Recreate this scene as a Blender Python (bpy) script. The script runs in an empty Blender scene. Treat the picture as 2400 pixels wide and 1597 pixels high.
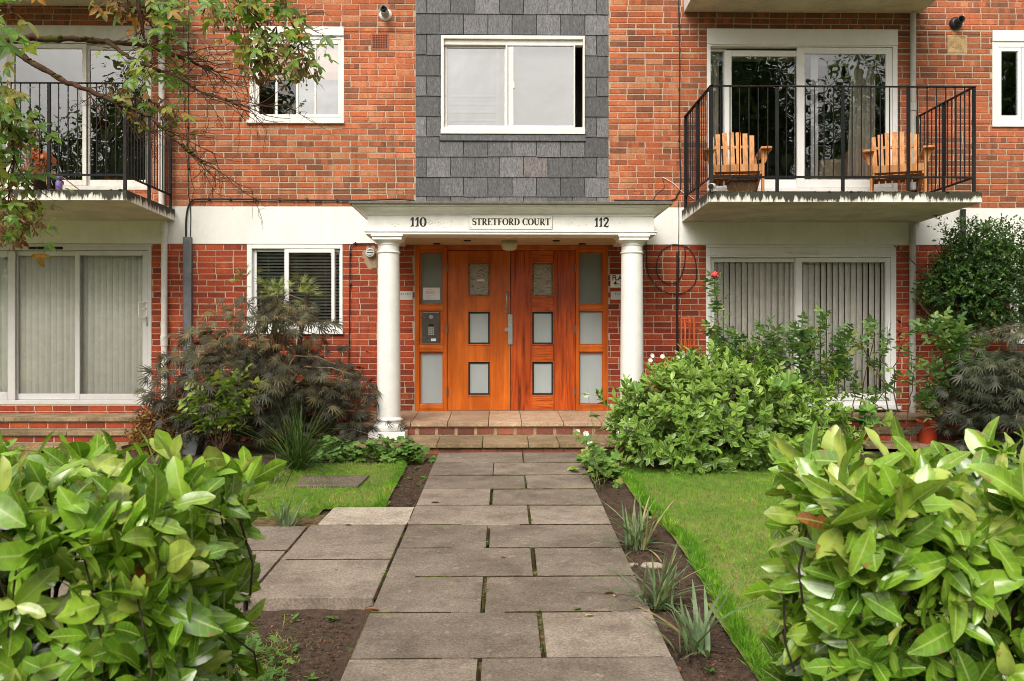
import bpy, math, random
import numpy as np
from mathutils import Vector, Matrix, noise as mnoise
R = math.radians
rng = np.random.default_rng(7)
random.seed(7)
scn = bpy.context.scene
col = scn.collection

# ---------------------------------------------------------------- surveyed camera
F, CX, CY, PSI = 2060.0, 1200.0, 798.0, R(0.9)
CAM = Vector((0.0, -11.1, 1.25))
SP, CP = math.sin(PSI), math.cos(PSI)

def P(px, py, Y):
    """world point at depth plane y=Y surveyed at photo pixel (px,py)"""
    u = (px-CX)/F; v = (CY-py)/F
    t = (Y-CAM.y)/(CP-u*SP)
    return Vector((CAM.x+t*(SP+u*CP), Y, CAM.z+t*v))
def X(px, Y=0.0): return P(px, CY, Y).x
def Z(py, Y=0.0, px=1200): return P(px, py, Y).z
def RC(x0, y0, x1, y1, Y=0.0):
    m = (max(x0, 0)+min(x1, 2400))/2
    return X(x0, Y), X(x1, Y), Z(y1, Y, m), Z(y0, Y, m)
def gz(y):
    """ground height: the front garden falls gently from the building to the street"""
    if y > -1.6: return 0.0
    if y < -9.7: return -0.405
    return 0.05*(y+1.6)

# ---------------------------------------------------------------- object helpers
def tag(o, label=None, cat=None, group=None, kind=None):
    if label: o['label'] = label
    if cat: o['category'] = cat
    if group: o['group'] = group
    if kind: o['kind'] = kind
    return o
def empty(name, loc=(0, 0, 0), rz=0.0, parent=None):
    o = bpy.data.objects.new(name, None); col.objects.link(o)
    o.location = loc; o.rotation_euler = (0, 0, rz); o.empty_display_size = 0.1
    if parent: o.parent = parent
    return o
def link(name, me, mats, parent=None, smooth=False, bevel=0):
    o = bpy.data.objects.new(name, me); col.objects.link(o)
    if not isinstance(mats, (list, tuple)): mats = [mats]
    for m in mats: me.materials.append(m)
    if smooth: me.polygons.foreach_set('use_smooth', [True]*len(me.polygons))
    if parent: o.parent = parent
    if bevel:
        b = o.modifiers.new('bevel', 'BEVEL'); b.width = bevel; b.segments = 2; b.limit_method = 'ANGLE'; b.angle_limit = R(40)
        b.harden_normals = False
    return o

class MB:
    """collects boxes, tubes and polygons; build() links them as ONE mesh object"""
    def __init__(s): s.v = []; s.f = []; s.mi = []; s.c = []; s.cur = 0; s.tone = 0.5
    def poly(s, pts):
        b = len(s.v); s.v += [tuple(p) for p in pts]; s.c += [s.tone]*len(pts)
        s.f.append(tuple(range(b, b+len(pts)))); s.mi.append(s.cur)
    def mesh(s, vs, fs):
        b = len(s.v); s.v += [tuple(p) for p in vs]; s.c += [s.tone]*len(vs)
        for f in fs: s.f.append(tuple(b+i for i in f)); s.mi.append(s.cur)
    def box(s, x0, x1, y0, y1, z0, z1, M=None):
        vs = [Vector((x, y, z)) for z in (z0, z1) for y in (y0, y1) for x in (x0, x1)]
        if M is not None: vs = [M @ p for p in vs]
        s.mesh(vs, [(0, 2, 3, 1), (4, 5, 7, 6), (0, 1, 5, 4), (2, 6, 7, 3), (0, 4, 6, 2), (1, 3, 7, 5)])
        return s
    def frustum(s, a, za, b, zb):
        """a, b = (x0,x1,y0,y1) rectangles at heights za<zb"""
        vs = [(x, y, za) for y in a[2:] for x in a[:2]]+[(x, y, zb) for y in b[2:] for x in b[:2]]
        s.mesh(vs, [(0, 2, 3, 1), (4, 5, 7, 6), (0, 1, 5, 4), (2, 6, 7, 3), (0, 4, 6, 2), (1, 3, 7, 5)]); return s
    def tube(s, pts, rad, n=6, cap=True):
        pts = [Vector(p) for p in pts]
        if not isinstance(rad, (list, tuple)): rad = [rad]*len(pts)
        b = len(s.v); up = None
        for i, p in enumerate(pts):
            d = (pts[min(i+1, len(pts)-1)]-pts[max(i-1, 0)])
            if d.length < 1e-9: d = Vector((0, 0, 1))
            d.normalize()
            if up is None: up = Vector((0, 0, 1)) if abs(d.z) < .9 else Vector((1, 0, 0))
            a = d.cross(up); 
            if a.length < 1e-6: a = d.orthogonal()
            a.normalize(); c = a.cross(d).normalized(); up = c
            for k in range(n):
                t = 2*math.pi*k/n
                s.v.append(tuple(p+(a*math.cos(t)+c*math.sin(t))*rad[i])); s.c.append(s.tone)
        for i in range(len(pts)-1):
            for k in range(n):
                k2 = (k+1) % n
                s.f.append((b+i*n+k, b+i*n+k2, b+(i+1)*n+k2, b+(i+1)*n+k)); s.mi.append(s.cur)
        if cap:
            s.f.append(tuple(b+k for k in range(n-1, -1, -1))); s.mi.append(s.cur)
            e = b+(len(pts)-1)*n
            s.f.append(tuple(e+k for k in range(n))); s.mi.append(s.cur)
        return s
    def lathe(s, cx, cy, prof, n=32, M=None, caps=True):
        b = len(s.v)
        for r, z in prof:
            for k in range(n):
                t = 2*math.pi*k/n; p = Vector((cx+r*math.cos(t), cy+r*math.sin(t), z))
                s.v.append(tuple(M @ p if M is not None else p)); s.c.append(s.tone)
        for i in range(len(prof)-1):
            for k in range(n):
                k2 = (k+1) % n
                s.f.append((b+i*n+k, b+i*n+k2, b+(i+1)*n+k2, b+(i+1)*n+k)); s.mi.append(s.cur)
        if caps:
            s.f.append(tuple(b+k for k in range(n-1, -1, -1))); s.mi.append(s.cur)
            e = b+(len(prof)-1)*n
            s.f.append(tuple(e+k for k in range(n))); s.mi.append(s.cur)
        return s
    def frame(s, x0, x1, z0, z1, w, y0, y1):
        """rectangular ring in the xz plane, four members butted end to end; w = (left,right,bottom,top) or one width"""
        if not isinstance(w, (list, tuple)): w = (w,)*4
        l, r, b, t = w
        s.box(x0, x0+l, y0, y1, z0, z1); s.box(x1-r, x1, y0, y1, z0, z1)
        s.box(x0+l, x1-r, y0, y1, z0, z0+b); s.box(x0+l, x1-r, y0, y1, z1-t, z1); return s
    def build(s, name, mats, parent=None, smooth=False, bevel=0):
        me = bpy.data.meshes.new(name)
        me.from_pydata(s.v, [], s.f)
        at = me.attributes.new('tone', 'FLOAT', 'POINT'); at.data.foreach_set('value', s.c)
        if max(s.mi, default=0) > 0: me.polygons.foreach_set('material_index', s.mi)
        me.update()
        return link(name, me, mats, parent, smooth, bevel)

def np_mesh(name, V, Q, attr=None, attrname='leaf'):
    """fast mesh from numpy: V (n,3), Q (m,4) quads, attr (n,3)"""
    me = bpy.data.meshes.new(name)
    V = np.ascontiguousarray(V, dtype=np.float32); Q = np.ascontiguousarray(Q, dtype=np.int32)
    me.vertices.add(len(V)); me.vertices.foreach_set('co', V.ravel())
    me.loops.add(Q.size); me.loops.foreach_set('vertex_index', Q.ravel())
    me.polygons.add(len(Q))
    me.polygons.foreach_set('loop_start', np.arange(0, Q.size, Q.shape[1], dtype=np.int32))
    me.update(calc_edges=True)
    if attr is not None:
        a = me.attributes.new(attrname, 'FLOAT_VECTOR', 'POINT')
        a.data.foreach_set('vector', np.ascontiguousarray(attr, dtype=np.float32).ravel())
    return me

# ---------------------------------------------------------------- leaf templates
def norm(a): return a/np.maximum(np.linalg.norm(a, axis=-1, keepdims=True), 1e-9)
def blade(L=1.0, W=.4, nv=6, nu=2, shape=.9, fold=.12, curl=.1, wave=0.0, tipmin=.03, peak=.5):
    """one leaf blade: verts (x across, y along, z up), quads, (u,v,0)"""
    V, A = [], []
    for j in range(nv+1):
        v = j/nv
        e = math.log(.5)/math.log(peak)
        w = W/2*max(tipmin, math.sin(math.pi*min(max(v, 0.0), 1)**e)**shape)
        if j == 0: w = W/2*.10
        for i in range(2*nu+1):
            u = (i-nu)/nu
            z = fold*abs(u)*w*2 - curl*v*v*L + wave*math.sin(v*9+u)*abs(u)*w
            V.append((u*w, v*L, z)); A.append((u, v, 0))
    Q = []
    m = 2*nu+1
    for j in range(nv):
        for i in range(m-1):
            Q.append((j*m+i, j*m+i+1, (j+1)*m+i+1, (j+1)*m+i))
    return np.array(V), np.array(Q), np.array(A)
def merge(parts):
    """parts: list of (template, angle about z, (ox,oy), scale)"""
    V, Q, A = [], [], []; n = 0
    for (tv, tq, ta), ang, off, sc in parts:
        c, s_ = math.cos(ang), math.sin(ang)
        M = np.array([[c, -s_, 0], [s_, c, 0], [0, 0, 1]])
        V.append((tv*sc) @ M.T+np.array([off[0], off[1], 0])); Q.append(tq+n); A.append(ta); n += len(tv)
    return np.concatenate(V), np.concatenate(Q), np.concatenate(A)
def stalk(y0, y1, w=.02):
    V = np.array([(-w, y0, 0), (w, y0, 0), (w, y1, 0), (-w, y1, 0)]); return V, np.array([(0, 1, 2, 3)]), np.array([(0., 0, 0)]*4)
def lobed(n=5, nv=18, W=1.0):
    """broad palmate leaf with n pointed lobes (maple / vine), fan mesh of quads"""
    V = [(0, 0, 0)]; A = [(0, 0, 0)]; Q = []
    K = 36
    for ring in (.55, 1.0):
        for k in range(K+1):
            a = -2.45+4.9*k/K
            lob = abs(math.sin((a+2.45)/4.9*math.pi*n))
            r = (.62+.38*lob**.7)*(1-.22*abs(a)/2.45)*W*.55
            r *= ring; 
            if ring == 1.0 and k % 2: r *= .94
            V.append((math.sin(a)*r, .12+math.cos(a)*r, (.05*lob-.10*ring**2)*W)); A.append((a/2.45, ring, 0))
    for k in range(K):
        Q.append((0, 0+1+k, 1+k+1, 0)); Q.append((1+k, 1+K+1+k, 1+K+2+k, 2+k))
    Q = [q for q in Q if len(set(q)) == 4]
    V2 = list(V)
    # centre ring as quads by duplicating the hub
    for k in range(0, K, 2):
        Q.append((0, 1+k, 2+k, 3+k if k+2 <= K else 2+k))
    Q = [q for q in Q if len(set(q)) == 4]
    return np.array(V2), np.array(Q), np.array(A)

class Leaves:
    def __init__(s): s.V = []; s.Q = []; s.A = []; s.n = 0
    def add(s, tpl, pos, d, nrm, size, rnd=None, wscale=None):
        tv, tq, ta = tpl
        pos = np.asarray(pos, float); N = len(pos)
        if N == 0: return
        d = norm(np.asarray(d, float)); nrm = np.asarray(nrm, float)
        x = norm(np.cross(d, nrm)+1e-6); z = np.cross(x, d)
        size = np.broadcast_to(np.asarray(size, float), (N,))
        if rnd is None: rnd = rng.random(N)
        ws = size if wscale is None else size*wscale
        V = (pos[:, None, :] + tv[None, :, 0, None]*ws[:, None, None]*x[:, None, :]
             + tv[None, :, 1, None]*size[:, None, None]*d[:, None, :] + tv[None, :, 2, None]*size[:, None, None]*z[:, None, :])
        s.V.append(V.reshape(-1, 3))
        s.Q.append((tq[None]+(s.n+np.arange(N)*len(tv))[:, None, None]).reshape(-1, 4))
        A = np.repeat(ta[None], N, 0).copy(); A[:, :, 2] = np.asarray(rnd)[:, None]
        s.A.append(A.reshape(-1, 3)); s.n += N*len(tv)
    def build(s, name, mat, parent=None, smooth=True):
        me = np_mesh(name, np.concatenate(s.V), np.concatenate(s.Q), np.concatenate(s.A))
        return link(name, me, mat, parent, smooth)

def rand_dirs(n):
    return norm(rng.normal(size=(n, 3)))
def shoot_leaves(L, tpl, tips, axes, length, n, ang, size, phyllo=137.5, jit=.25, droop=0.0, tipsmall=.0, start=.0, rndbase=None, sizevar=.25, odd=0.0, roll=.6):
    """leaves set in a spiral along straight shoots ending at tips"""
    tips = np.asarray(tips); axes = norm(np.asarray(axes)); N = len(tips)
    a = norm(np.cross(axes, norm(rng.normal(size=(N, 3))))); b = np.cross(axes, a)
    ph0 = rng.random(N)*6.28
    for k in range(n):
        t = start+(1-start)*(k/(max(n-1, 1)))
        p = tips - axes*(length*(1-t)) if np.isscalar(length) else tips-axes*(length*(1-t))[:, None]
        ph = ph0+R(phyllo)*k+rng.normal(size=N)*jit
        r = a*np.cos(ph)[:, None]+b*np.sin(ph)[:, None]
        an = R(ang)+rng.normal(size=N)*jit*.8 - (t*R(ang)*.35)
        d = axes*np.cos(an)[:, None]+r*np.sin(an)[:, None]
        nr = axes*np.sin(an)[:, None]-r*np.cos(an)[:, None]
        d = d+rng.normal(size=(N, 3))*jit*.35; d[:, 2] -= droop
        nr = nr+rng.normal(size=(N, 3))*jit*roll
        if odd: rnd_odd = rng.random(N) < odd
        sz = size*(1-tipsmall*t)*(1+rng.normal(size=N)*sizevar)
        rnd = rng.random(N) if rndbase is None else np.clip(rndbase+rng.normal(size=N)*.12+.10*(t-.5), 0.01, .91)
        if odd: rnd = np.where(rnd_odd, rng.choice([.91, .92, .935, .945, .945, .958, .985], N), rnd)
        L.add(tpl, p, d, nr, np.clip(sz, size*.45, size*1.6), rnd)
# ================================================================ materials
def new_mat(name):
    m = bpy.data.materials.new(name); m.use_nodes = True
    nt = m.node_tree; nt.nodes.clear()
    out = nt.nodes.new('ShaderNodeOutputMaterial')
    b = nt.nodes.new('ShaderNodeBsdfPrincipled'); nt.links.new(b.outputs[0], out.inputs[0])
    return m, nt, b, out
def nd(nt, t, **kw):
    n = nt.nodes.new('ShaderNode'+t)
    for k, v in kw.items():
        if k in n.inputs.keys() if isinstance(k, str) else False:
            if hasattr(v, 'is_linked') or isinstance(v, bpy.types.NodeSocket): nt.links.new(v, n.inputs[k])
            else: n.inputs[k].default_value = v
        else: setattr(n, k, v)
    return n
def lk(nt, a, b): nt.links.new(a, b)
def rampn(nt, fac, stops, interp='LINEAR'):
    n = nt.nodes.new('ShaderNodeValToRGB'); r = n.color_ramp; r.interpolation = interp
    while len(r.elements) > 1: r.elements.remove(r.elements[-1])
    for i, (p, c) in enumerate(stops):
        e = r.elements[0] if i == 0 else r.elements.new(p)
        e.position = p; e.color = (*c, 1) if len(c) == 3 else c
    nt.links.new(fac, n.inputs[0]); return n.outputs[0]
def mixc(nt, fac, a, b, mode='MIX'):
    n = nt.nodes.new('ShaderNodeMix'); n.data_type = 'RGBA'; n.blend_type = mode
    for s, v in ((n.inputs[0], fac), (n.inputs[6], a), (n.inputs[7], b)):
        if isinstance(v, bpy.types.NodeSocket): nt.links.new(v, s)
        elif isinstance(v, (int, float)): s.default_value = v if s.type == 'VALUE' else (v, v, v, 1)
        else: s.default_value = (*v, 1) if len(v) == 3 else v
    return n.outputs[2]
def mth(nt, op, a, b=None, c=None, clamp=False):
    n = nt.nodes.new('ShaderNodeMath'); n.operation = op; n.use_clamp = clamp
    for i, v in enumerate((a, b, c)):
        if v is None: continue
        if isinstance(v, bpy.types.NodeSocket): nt.links.new(v, n.inputs[i])
        else: n.inputs[i].default_value = v
    return n.outputs[0]
def coords(nt, scale=(1, 1, 1), kind='Object', rot=(0, 0, 0)):
    tc = nt.nodes.new('ShaderNodeTexCoord'); mp = nt.nodes.new('ShaderNodeMapping')
    mp.inputs['Scale'].default_value = scale; mp.inputs['Rotation'].default_value = rot
    nt.links.new(tc.outputs[kind], mp.inputs[0]); return mp.outputs[0]
def noise(nt, vec, scale=5, detail=4, rough=.55, dist=0):
    n = nt.nodes.new('ShaderNodeTexNoise'); n.inputs['Scale'].default_value = scale
    n.inputs['Detail'].default_value = detail; n.inputs['Roughness'].default_value = rough; n.inputs['Distortion'].default_value = dist
    nt.links.new(vec, n.inputs['Vector']); return n.outputs['Fac']
def bump(nt, h, strength=.3, dist=.01, nrm=None):
    n = nt.nodes.new('ShaderNodeBump'); n.inputs['Strength'].default_value = strength; n.inputs['Distance'].default_value = dist
    nt.links.new(h, n.inputs['Height'])
    if nrm is not None: nt.links.new(nrm, n.inputs['Normal'])
    return n.outputs[0]
def attr(nt, name, out='Fac'):
    n = nt.nodes.new('ShaderNodeAttribute'); n.attribute_name = name; return n.outputs[out]

def paint(name, c, rough=.5, var=.12, bumpk=.08, spec=.4, dirt=0.0, dirtc=(.12, .10, .07), scale=9):
    m, nt, b, _ = new_mat(name)
    v = coords(nt)
    n1 = noise(nt, v, scale, 6); n2 = noise(nt, v, scale*7, 3)
    f = mth(nt, 'ADD', mth(nt, 'MULTIPLY', n1, .7), mth(nt, 'MULTIPLY', n2, .3))
    cc = rampn(nt, f, [(.40, tuple(x*(1-var) for x in c)), (.60, tuple(min(1, x*(1+var*.6)) for x in c))])
    if dirt:
        v2 = coords(nt, (1, 1, .22)); dn = noise(nt, v2, 5.5, 8, .65)
        cc = mixc(nt, rampn(nt, dn, [(.5, (0, 0, 0)), (.72, (dirt,)*3)]), cc, dirtc)
    lk(nt, cc, b.inputs['Base Color'])
    b.inputs['Roughness'].default_value = rough; b.inputs['Specular IOR Level'].default_value = spec
    if bumpk: lk(nt, bump(nt, f, bumpk, .01), b.inputs['Normal'])
    return m
def metal(name, c, rough=.35):
    m, nt, b, _ = new_mat(name)
    v = coords(nt); n1 = noise(nt, v, 30, 4)
    lk(nt, rampn(nt, n1, [(.3, tuple(x*.75 for x in c)), (.7, c)]), b.inputs['Base Color'])
    b.inputs['Metallic'].default_value = .9; b.inputs['Roughness'].default_value = rough
    return m

M = {}
# ---- bricks: colour per brick from the 'tone' attribute
def brick_mat(name, stops, grit=.5):
    m, nt, b, _ = new_mat(name)
    t = attr(nt, 'tone'); base = rampn(nt, t, stops)
    v = coords(nt, (1, 1, 1.8)); n1 = noise(nt, v, 34, 6, .72); n2 = noise(nt, v, 110, 3, .6)
    f = mth(nt, 'ADD', mth(nt, 'MULTIPLY', n1, .55), mth(nt, 'MULTIPLY', n2, .62))
    cc = mixc(nt, 1.0, base, rampn(nt, f, [(.38, (.45, .42, .42)), (.5, (1, 1, 1)), (.60, (1.35, 1.6, 1.8))]), 'MULTIPLY')
    sp = rampn(nt, noise(nt, v, 230, 2, .5), [(.66, (0, 0, 0)), (.74, (.5, .5, .5))])
    cc = mixc(nt, sp, cc, (.55, .40, .32))
    big = rampn(nt, noise(nt, coords(nt), .9, 5), [(.38, (.78, .76, .74)), (.6, (1.08, 1.07, 1.07))])
    cc = mixc(nt, 1.0, cc, big, 'MULTIPLY')
    vs = coords(nt, (3.2, 3.2, .35)); st = noise(nt, vs, 3.0, 7, .65)
    cc = mixc(nt, rampn(nt, st, [(.52, (0, 0, 0)), (.70, (.55, .55, .55))]), cc, (.09, .05, .035))
    lk(nt, cc, b.inputs['Base Color']); b.inputs['Roughness'].default_value = .92; b.inputs['Specular IOR Level'].default_value = .15
    lk(nt, bump(nt, f, .55, .006), b.inputs['Normal'])
    return m
M['brick_up'] = brick_mat('brick_upper', [(0, (.17, .060, .033)), (.12, (.225, .070, .034)), (.28, (.29, .082, .036)), (.45, (.35, .090, .037)), (.62, (.405, .095, .035)), (.78, (.41, .122, .054)), (.9, (.42, .16, .075)), (1, (.35, .14, .058))])
M['brick_lo'] = brick_mat('brick_lower', [(0, (.17, .030, .016)), (.25, (.235, .038, .018)), (.55, (.295, .045, .018)), (.85, (.35, .058, .022)), (1, (.39, .076, .028))])
M['brick_dark'] = brick_mat('brick_step', [(0, (.12, .045, .03)), (.5, (.20, .062, .036)), (1, (.27, .082, .042))])
def mortar(name, c):
    m, nt, b, _ = new_mat(name); v = coords(nt)
    f = noise(nt, v, 55, 5, .7); g = noise(nt, v, 2.2, 6, .6)
    cc = rampn(nt, f, [(.40, tuple(x*.62 for x in c)), (.58, c)])
    cc = mixc(nt, rampn(nt, g, [(.4, (0, 0, 0)), (.75, (.45, .45, .45))]), cc, tuple(x*.6 for x in c))
    lk(nt, cc, b.inputs['Base Color']); b.inputs['Roughness'].default_value = .95
    lk(nt, bump(nt, f, .6, .006), b.inputs['Normal']); return m
M['mortar'] = mortar('mortar', (.54, .43, .31))
M['mortar_patch'] = mortar('mortar_patch', (.44, .31, .20))
# ---- slate
m, nt, b, _ = new_mat('slate'); t = attr(nt, 'tone')
base = rampn(nt, t, [(0, (.060, .059, .061)), (.5, (.102, .101, .103)), (.8, (.145, .143, .143)), (1, (.145, .125, .118))])
v = coords(nt, (9, 1, 2.2), rot=(0, R(18), 0)); n1 = noise(nt, v, 6, 7, .7, 1.5); n2 = noise(nt, coords(nt), 40, 4)
cc = mixc(nt, 1.0, base, rampn(nt, n1, [(.40, (.55, .55, .57)), (.5, (1, 1, 1)), (.62, (1.6, 1.57, 1.52))]), 'MULTIPLY')
cc = mixc(nt, rampn(nt, n2, [(.6, (0, 0, 0)), (.8, (.25, .25, .25))]), cc, (.32, .31, .30))
lk(nt, cc, b.inputs['Base Color']); b.inputs['Roughness'].default_value = .6
lk(nt, bump(nt, n1, .5, .008), b.inputs['Normal']); M['slate'] = m
# ---- concrete / render / paints
M['white_band'] = paint('white_masonry_paint', (.82, .80, .76), .7, .05, .15, .25, dirt=.22, dirtc=(.55, .47, .36), scale=3)
M['white_joinery'] = paint('white_joinery_paint', (.77, .74, .68), .45, .06, .06, .4, dirt=.3, dirtc=(.45, .39, .30))
M['portico'] = paint('portico_paint', (.82, .80, .76), .45, .05, .10, .4, dirt=.20, dirtc=(.50, .43, .33))
M['soffit_paint'] = paint('portico_soffit_paint', (.58, .43, .26), .6, .12, .1, .3)
M['upvc'] = paint('white_upvc', (.80, .80, .78), .3, .03, .02, .5, dirt=.10, dirtc=(.5, .47, .42))
M['old_white'] = paint('aged_white_aluminium', (.74, .72, .66), .45, .08, .05, .4, dirt=.35, dirtc=(.36, .31, .23))
M['grey_alu'] = paint('grey_white_aluminium', (.60, .59, .58), .35, .05, .02, .5, dirt=.15, dirtc=(.3, .28, .25))
M['soffit'] = paint('balcony_soffit_paint', (.56, .51, .41), .8, .16, .2, .2, dirt=.35, dirtc=(.26, .23, .16), scale=2.5)
M['pipe_white'] = paint('pipe_white_paint', (.70, .67, .62), .4, .1, .05, .4, dirt=.25, dirtc=(.3, .27, .22))
M['pipe_grey'] = paint('pipe_grey_paint', (.42, .41, .38), .45, .12, .06, .4, dirt=.25, dirtc=(.2, .18, .14))
M['pipe_black'] = paint('pipe_black', (.02, .021, .024), .4, .2, .05)
M['cable'] = paint('black_cable', (.016, .016, .018), .5, .2, 0)
M['conduit'] = paint('grey_conduit', (.15, .16, .18), .45, .2, .08, .4, dirt=.3, dirtc=(.3, .27, .22))
M['rail'] = paint('black_railing_paint', (.009, .0095, .011), .5, .35, .2, .2, dirt=.2, dirtc=(.10, .09, .06), scale=30)
M['terracotta'] = paint('terracotta', (.36, .10, .045), .8, .15, .2)
M['black'] = paint('black_gap', (.012, .012, .012), .8, .1, 0)
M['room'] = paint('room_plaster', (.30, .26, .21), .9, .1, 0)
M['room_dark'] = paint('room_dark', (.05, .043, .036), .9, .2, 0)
M['room_warm'] = paint('room_warm', (.42, .22, .09), .9, .2, 0)
M['steel'] = metal('brushed_steel', (.52, .50, .47), .32)
M['galv'] = metal('galvanised_steel', (.40, .41, .38), .5)
M['brass'] = metal('dull_brass_hinge', (.28, .22, .15), .45)
M['panel'] = paint('intercom_steel', (.065, .058, .044), .35, .15, .05, .6)
M['button'] = paint('steel_button', (.62, .60, .55), .3, .05, 0, .6)
M['paper'] = paint('white_paper', (.80, .78, .78), .8, .03, 0)
M['ink'] = paint('black_lettering', (.014, .013, .012), .5, .1, 0)
M['ink_grey'] = paint('grey_print', (.35, .34, .36), .7, .1, 0)
M['sign'] = paint('white_sign_plate', (.80, .78, .72), .35, .03, .01, .5)
M['plate'] = paint('name_plate', (.83, .80, .71), .35, .03, .01, .5)
M['grey_plate'] = paint('pale_grey_plate', (.60, .60, .57), .4, .05, .01)
M['lamp'] = paint('opal_lamp', (.60, .58, .42), .3, .06, 0)
M['rubber'] = paint('black_gasket', (.012, .014, .012), .5, .1, 0)
# frosted door glass
def frosted(name, c, rough=.25):
    m, nt, b, _ = new_mat(name); v = coords(nt, (1, 1, .4))
    n = noise(nt, v, 3, 4); lk(nt, rampn(nt, n, [(.3, tuple(x*.85 for x in c)), (.7, c)]), b.inputs['Base Color'])
    b.inputs['Roughness'].default_value = rough; b.inputs['Specular IOR Level'].default_value = .6; return m
M['frost'] = frosted('frosted_glass', (.42, .47, .47))
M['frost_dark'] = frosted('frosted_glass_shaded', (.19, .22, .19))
# upper door lights: clear glass with a wobbly gold brick reflection painted on
m, nt, b, _ = new_mat('textured_gold_glass'); v = coords(nt, (1, 1, 3)); n = noise(nt, v, 8, 3, .5, 2.5)
lk(nt, rampn(nt, n, [(.38, (.18, .15, .10)), (.5, (.40, .36, .28)), (.62, (.30, .26, .18))]), b.inputs['Base Color'])
b.inputs['Roughness'].default_value = .2; lk(nt, bump(nt, n, .3, .02), b.inputs['Normal']); M['wavy'] = m
M['wavy_edge'] = paint('gold_glass_edge', (.22, .13, .03), .3, .6, .2, .5, scale=40)
# clear glass: sees through and reflects the street
def glass(name, refl, tint=(.97, .98, .975), rough=0.0, wob=.02):
    m, nt, b, out = new_mat(name); nt.nodes.remove(b)
    tr = nd(nt, 'BsdfTransparent', Color=(*tint, 1)); gl = nd(nt, 'BsdfGlossy', Roughness=rough); gl.inputs['Color'].default_value = (.95, .96, .97, 1)
    v = coords(nt); h = noise(nt, v, 2.2, 2, .5)
    bn = bump(nt, h, wob, .25); lk(nt, bn, gl.inputs['Normal'])
    fr = nd(nt, 'Fresnel', IOR=1.5); f = mth(nt, 'ADD', mth(nt, 'MULTIPLY', fr.outputs[0], 1.6), refl, clamp=True)
    mx = nd(nt, 'MixShader'); lk(nt, f, mx.inputs[0]); lk(nt, tr.outputs[0], mx.inputs[1]); lk(nt, gl.outputs[0], mx.inputs[2]); lk(nt, mx.outputs[0], out.inputs[0])
    return m
M['glass'] = glass('window_glass', .10)
M['glass_hi'] = glass('window_glass_sky', .22, wob=.04)
M['glass_lo'] = glass('window_glass_low', .03)
M['net'] = paint('net_curtain', (.35, .345, .34), .9, .015, 0, .1)
M['blind'] = paint('vertical_blind_fabric', (.90, .88, .80), .85, .05, .05)
M['blind_grey'] = paint('grey_blind_fabric', (.84, .79, .72), .85, .08, .05)
M['slat_white'] = paint('white_slat', (.90, .89, .87), .4, .04, 0)
M['curtain'] = paint('curtain_fabric', (.48, .44, .36), .9, .12, .1)
m, nt, b, _ = new_mat('bamboo_blind'); v = coords(nt, (.5, 1, 60)); n = noise(nt, v, 2.5, 3)
lk(nt, rampn(nt, n, [(.4, (.50, .24, .07)), (.6, (.80, .47, .19))]), b.inputs['Base Color']); b.inputs['Roughness'].default_value = .7; M['bamboo'] = m
# ---- timber
def wood(name, c0, c1, c2, gx=22, gz_=1.3, contrast=1.0, rough=.35, axis='z', grain=.5):
    m, nt, b, _ = new_mat(name)
    sc = {'z': (gx, gx, gz_), 'x': (gz_, gx, gx), 'y': (gx, gz_, gx)}[axis]
    v = coords(nt, sc); n1 = noise(nt, v, 1.0, 6, .6, grain); n2 = noise(nt, v, 5.0, 4, .7)
    f = mth(nt, 'ADD', mth(nt, 'MULTIPLY', n1, .75), mth(nt, 'MULTIPLY', n2, .25))
    cc = rampn(nt, f, [(.5-.11/contrast, c0), (.5, c1), (.5+.11/contrast, c2)])
    bg = noise(nt, coords(nt, (2.5, 2.5, .8)), 1.5, 4); cc = mixc(nt, 1.0, cc, rampn(nt, bg, [(.4, (.78, .72, .66)), (.6, (1.1, 1.1, 1.1))]), 'MULTIPLY')
    lk(nt, cc, b.inputs['Base Color']); b.inputs['Roughness'].default_value = rough; b.inputs['Specular IOR Level'].default_value = .35
    lk(nt, bump(nt, f, .12, .004), b.inputs['Normal']); return m
M['door_l'] = wood('varnished_door_timber', (.44, .088, .008), (.58, .13, .011), (.68, .175, .018), contrast=.5)
M['door_r'] = wood('red_grained_door_timber', (.14, .022, .005), (.46, .072, .009), (.56, .11, .014), contrast=.75, gx=16, gz_=.9, grain=1.6)
M['door_rail_r'] = wood('red_grained_rail_timber', (.22, .036, .007), (.52, .095, .010), (.64, .14, .018), gx=26, gz_=1.6, axis='x', grain=2.2)
M['door_f'] = wood('door_frame_timber', (.38, .070, .007), (.54, .115, .010), (.64, .155, .016), contrast=.5)
M['door_fx'] = wood('door_rail_timber', (.44, .090, .008), (.58, .13, .011), (.68, .175, .018), axis='x')
M['chair'] = wood('adirondack_timber', (.40, .17, .05), (.52, .24, .085), (.60, .30, .12), gx=30, rough=.6)
M['lattice'] = wood('red_lattice_timber', (.46, .085, .02), (.60, .12, .03), (.66, .16, .04), rough=.6)
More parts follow.
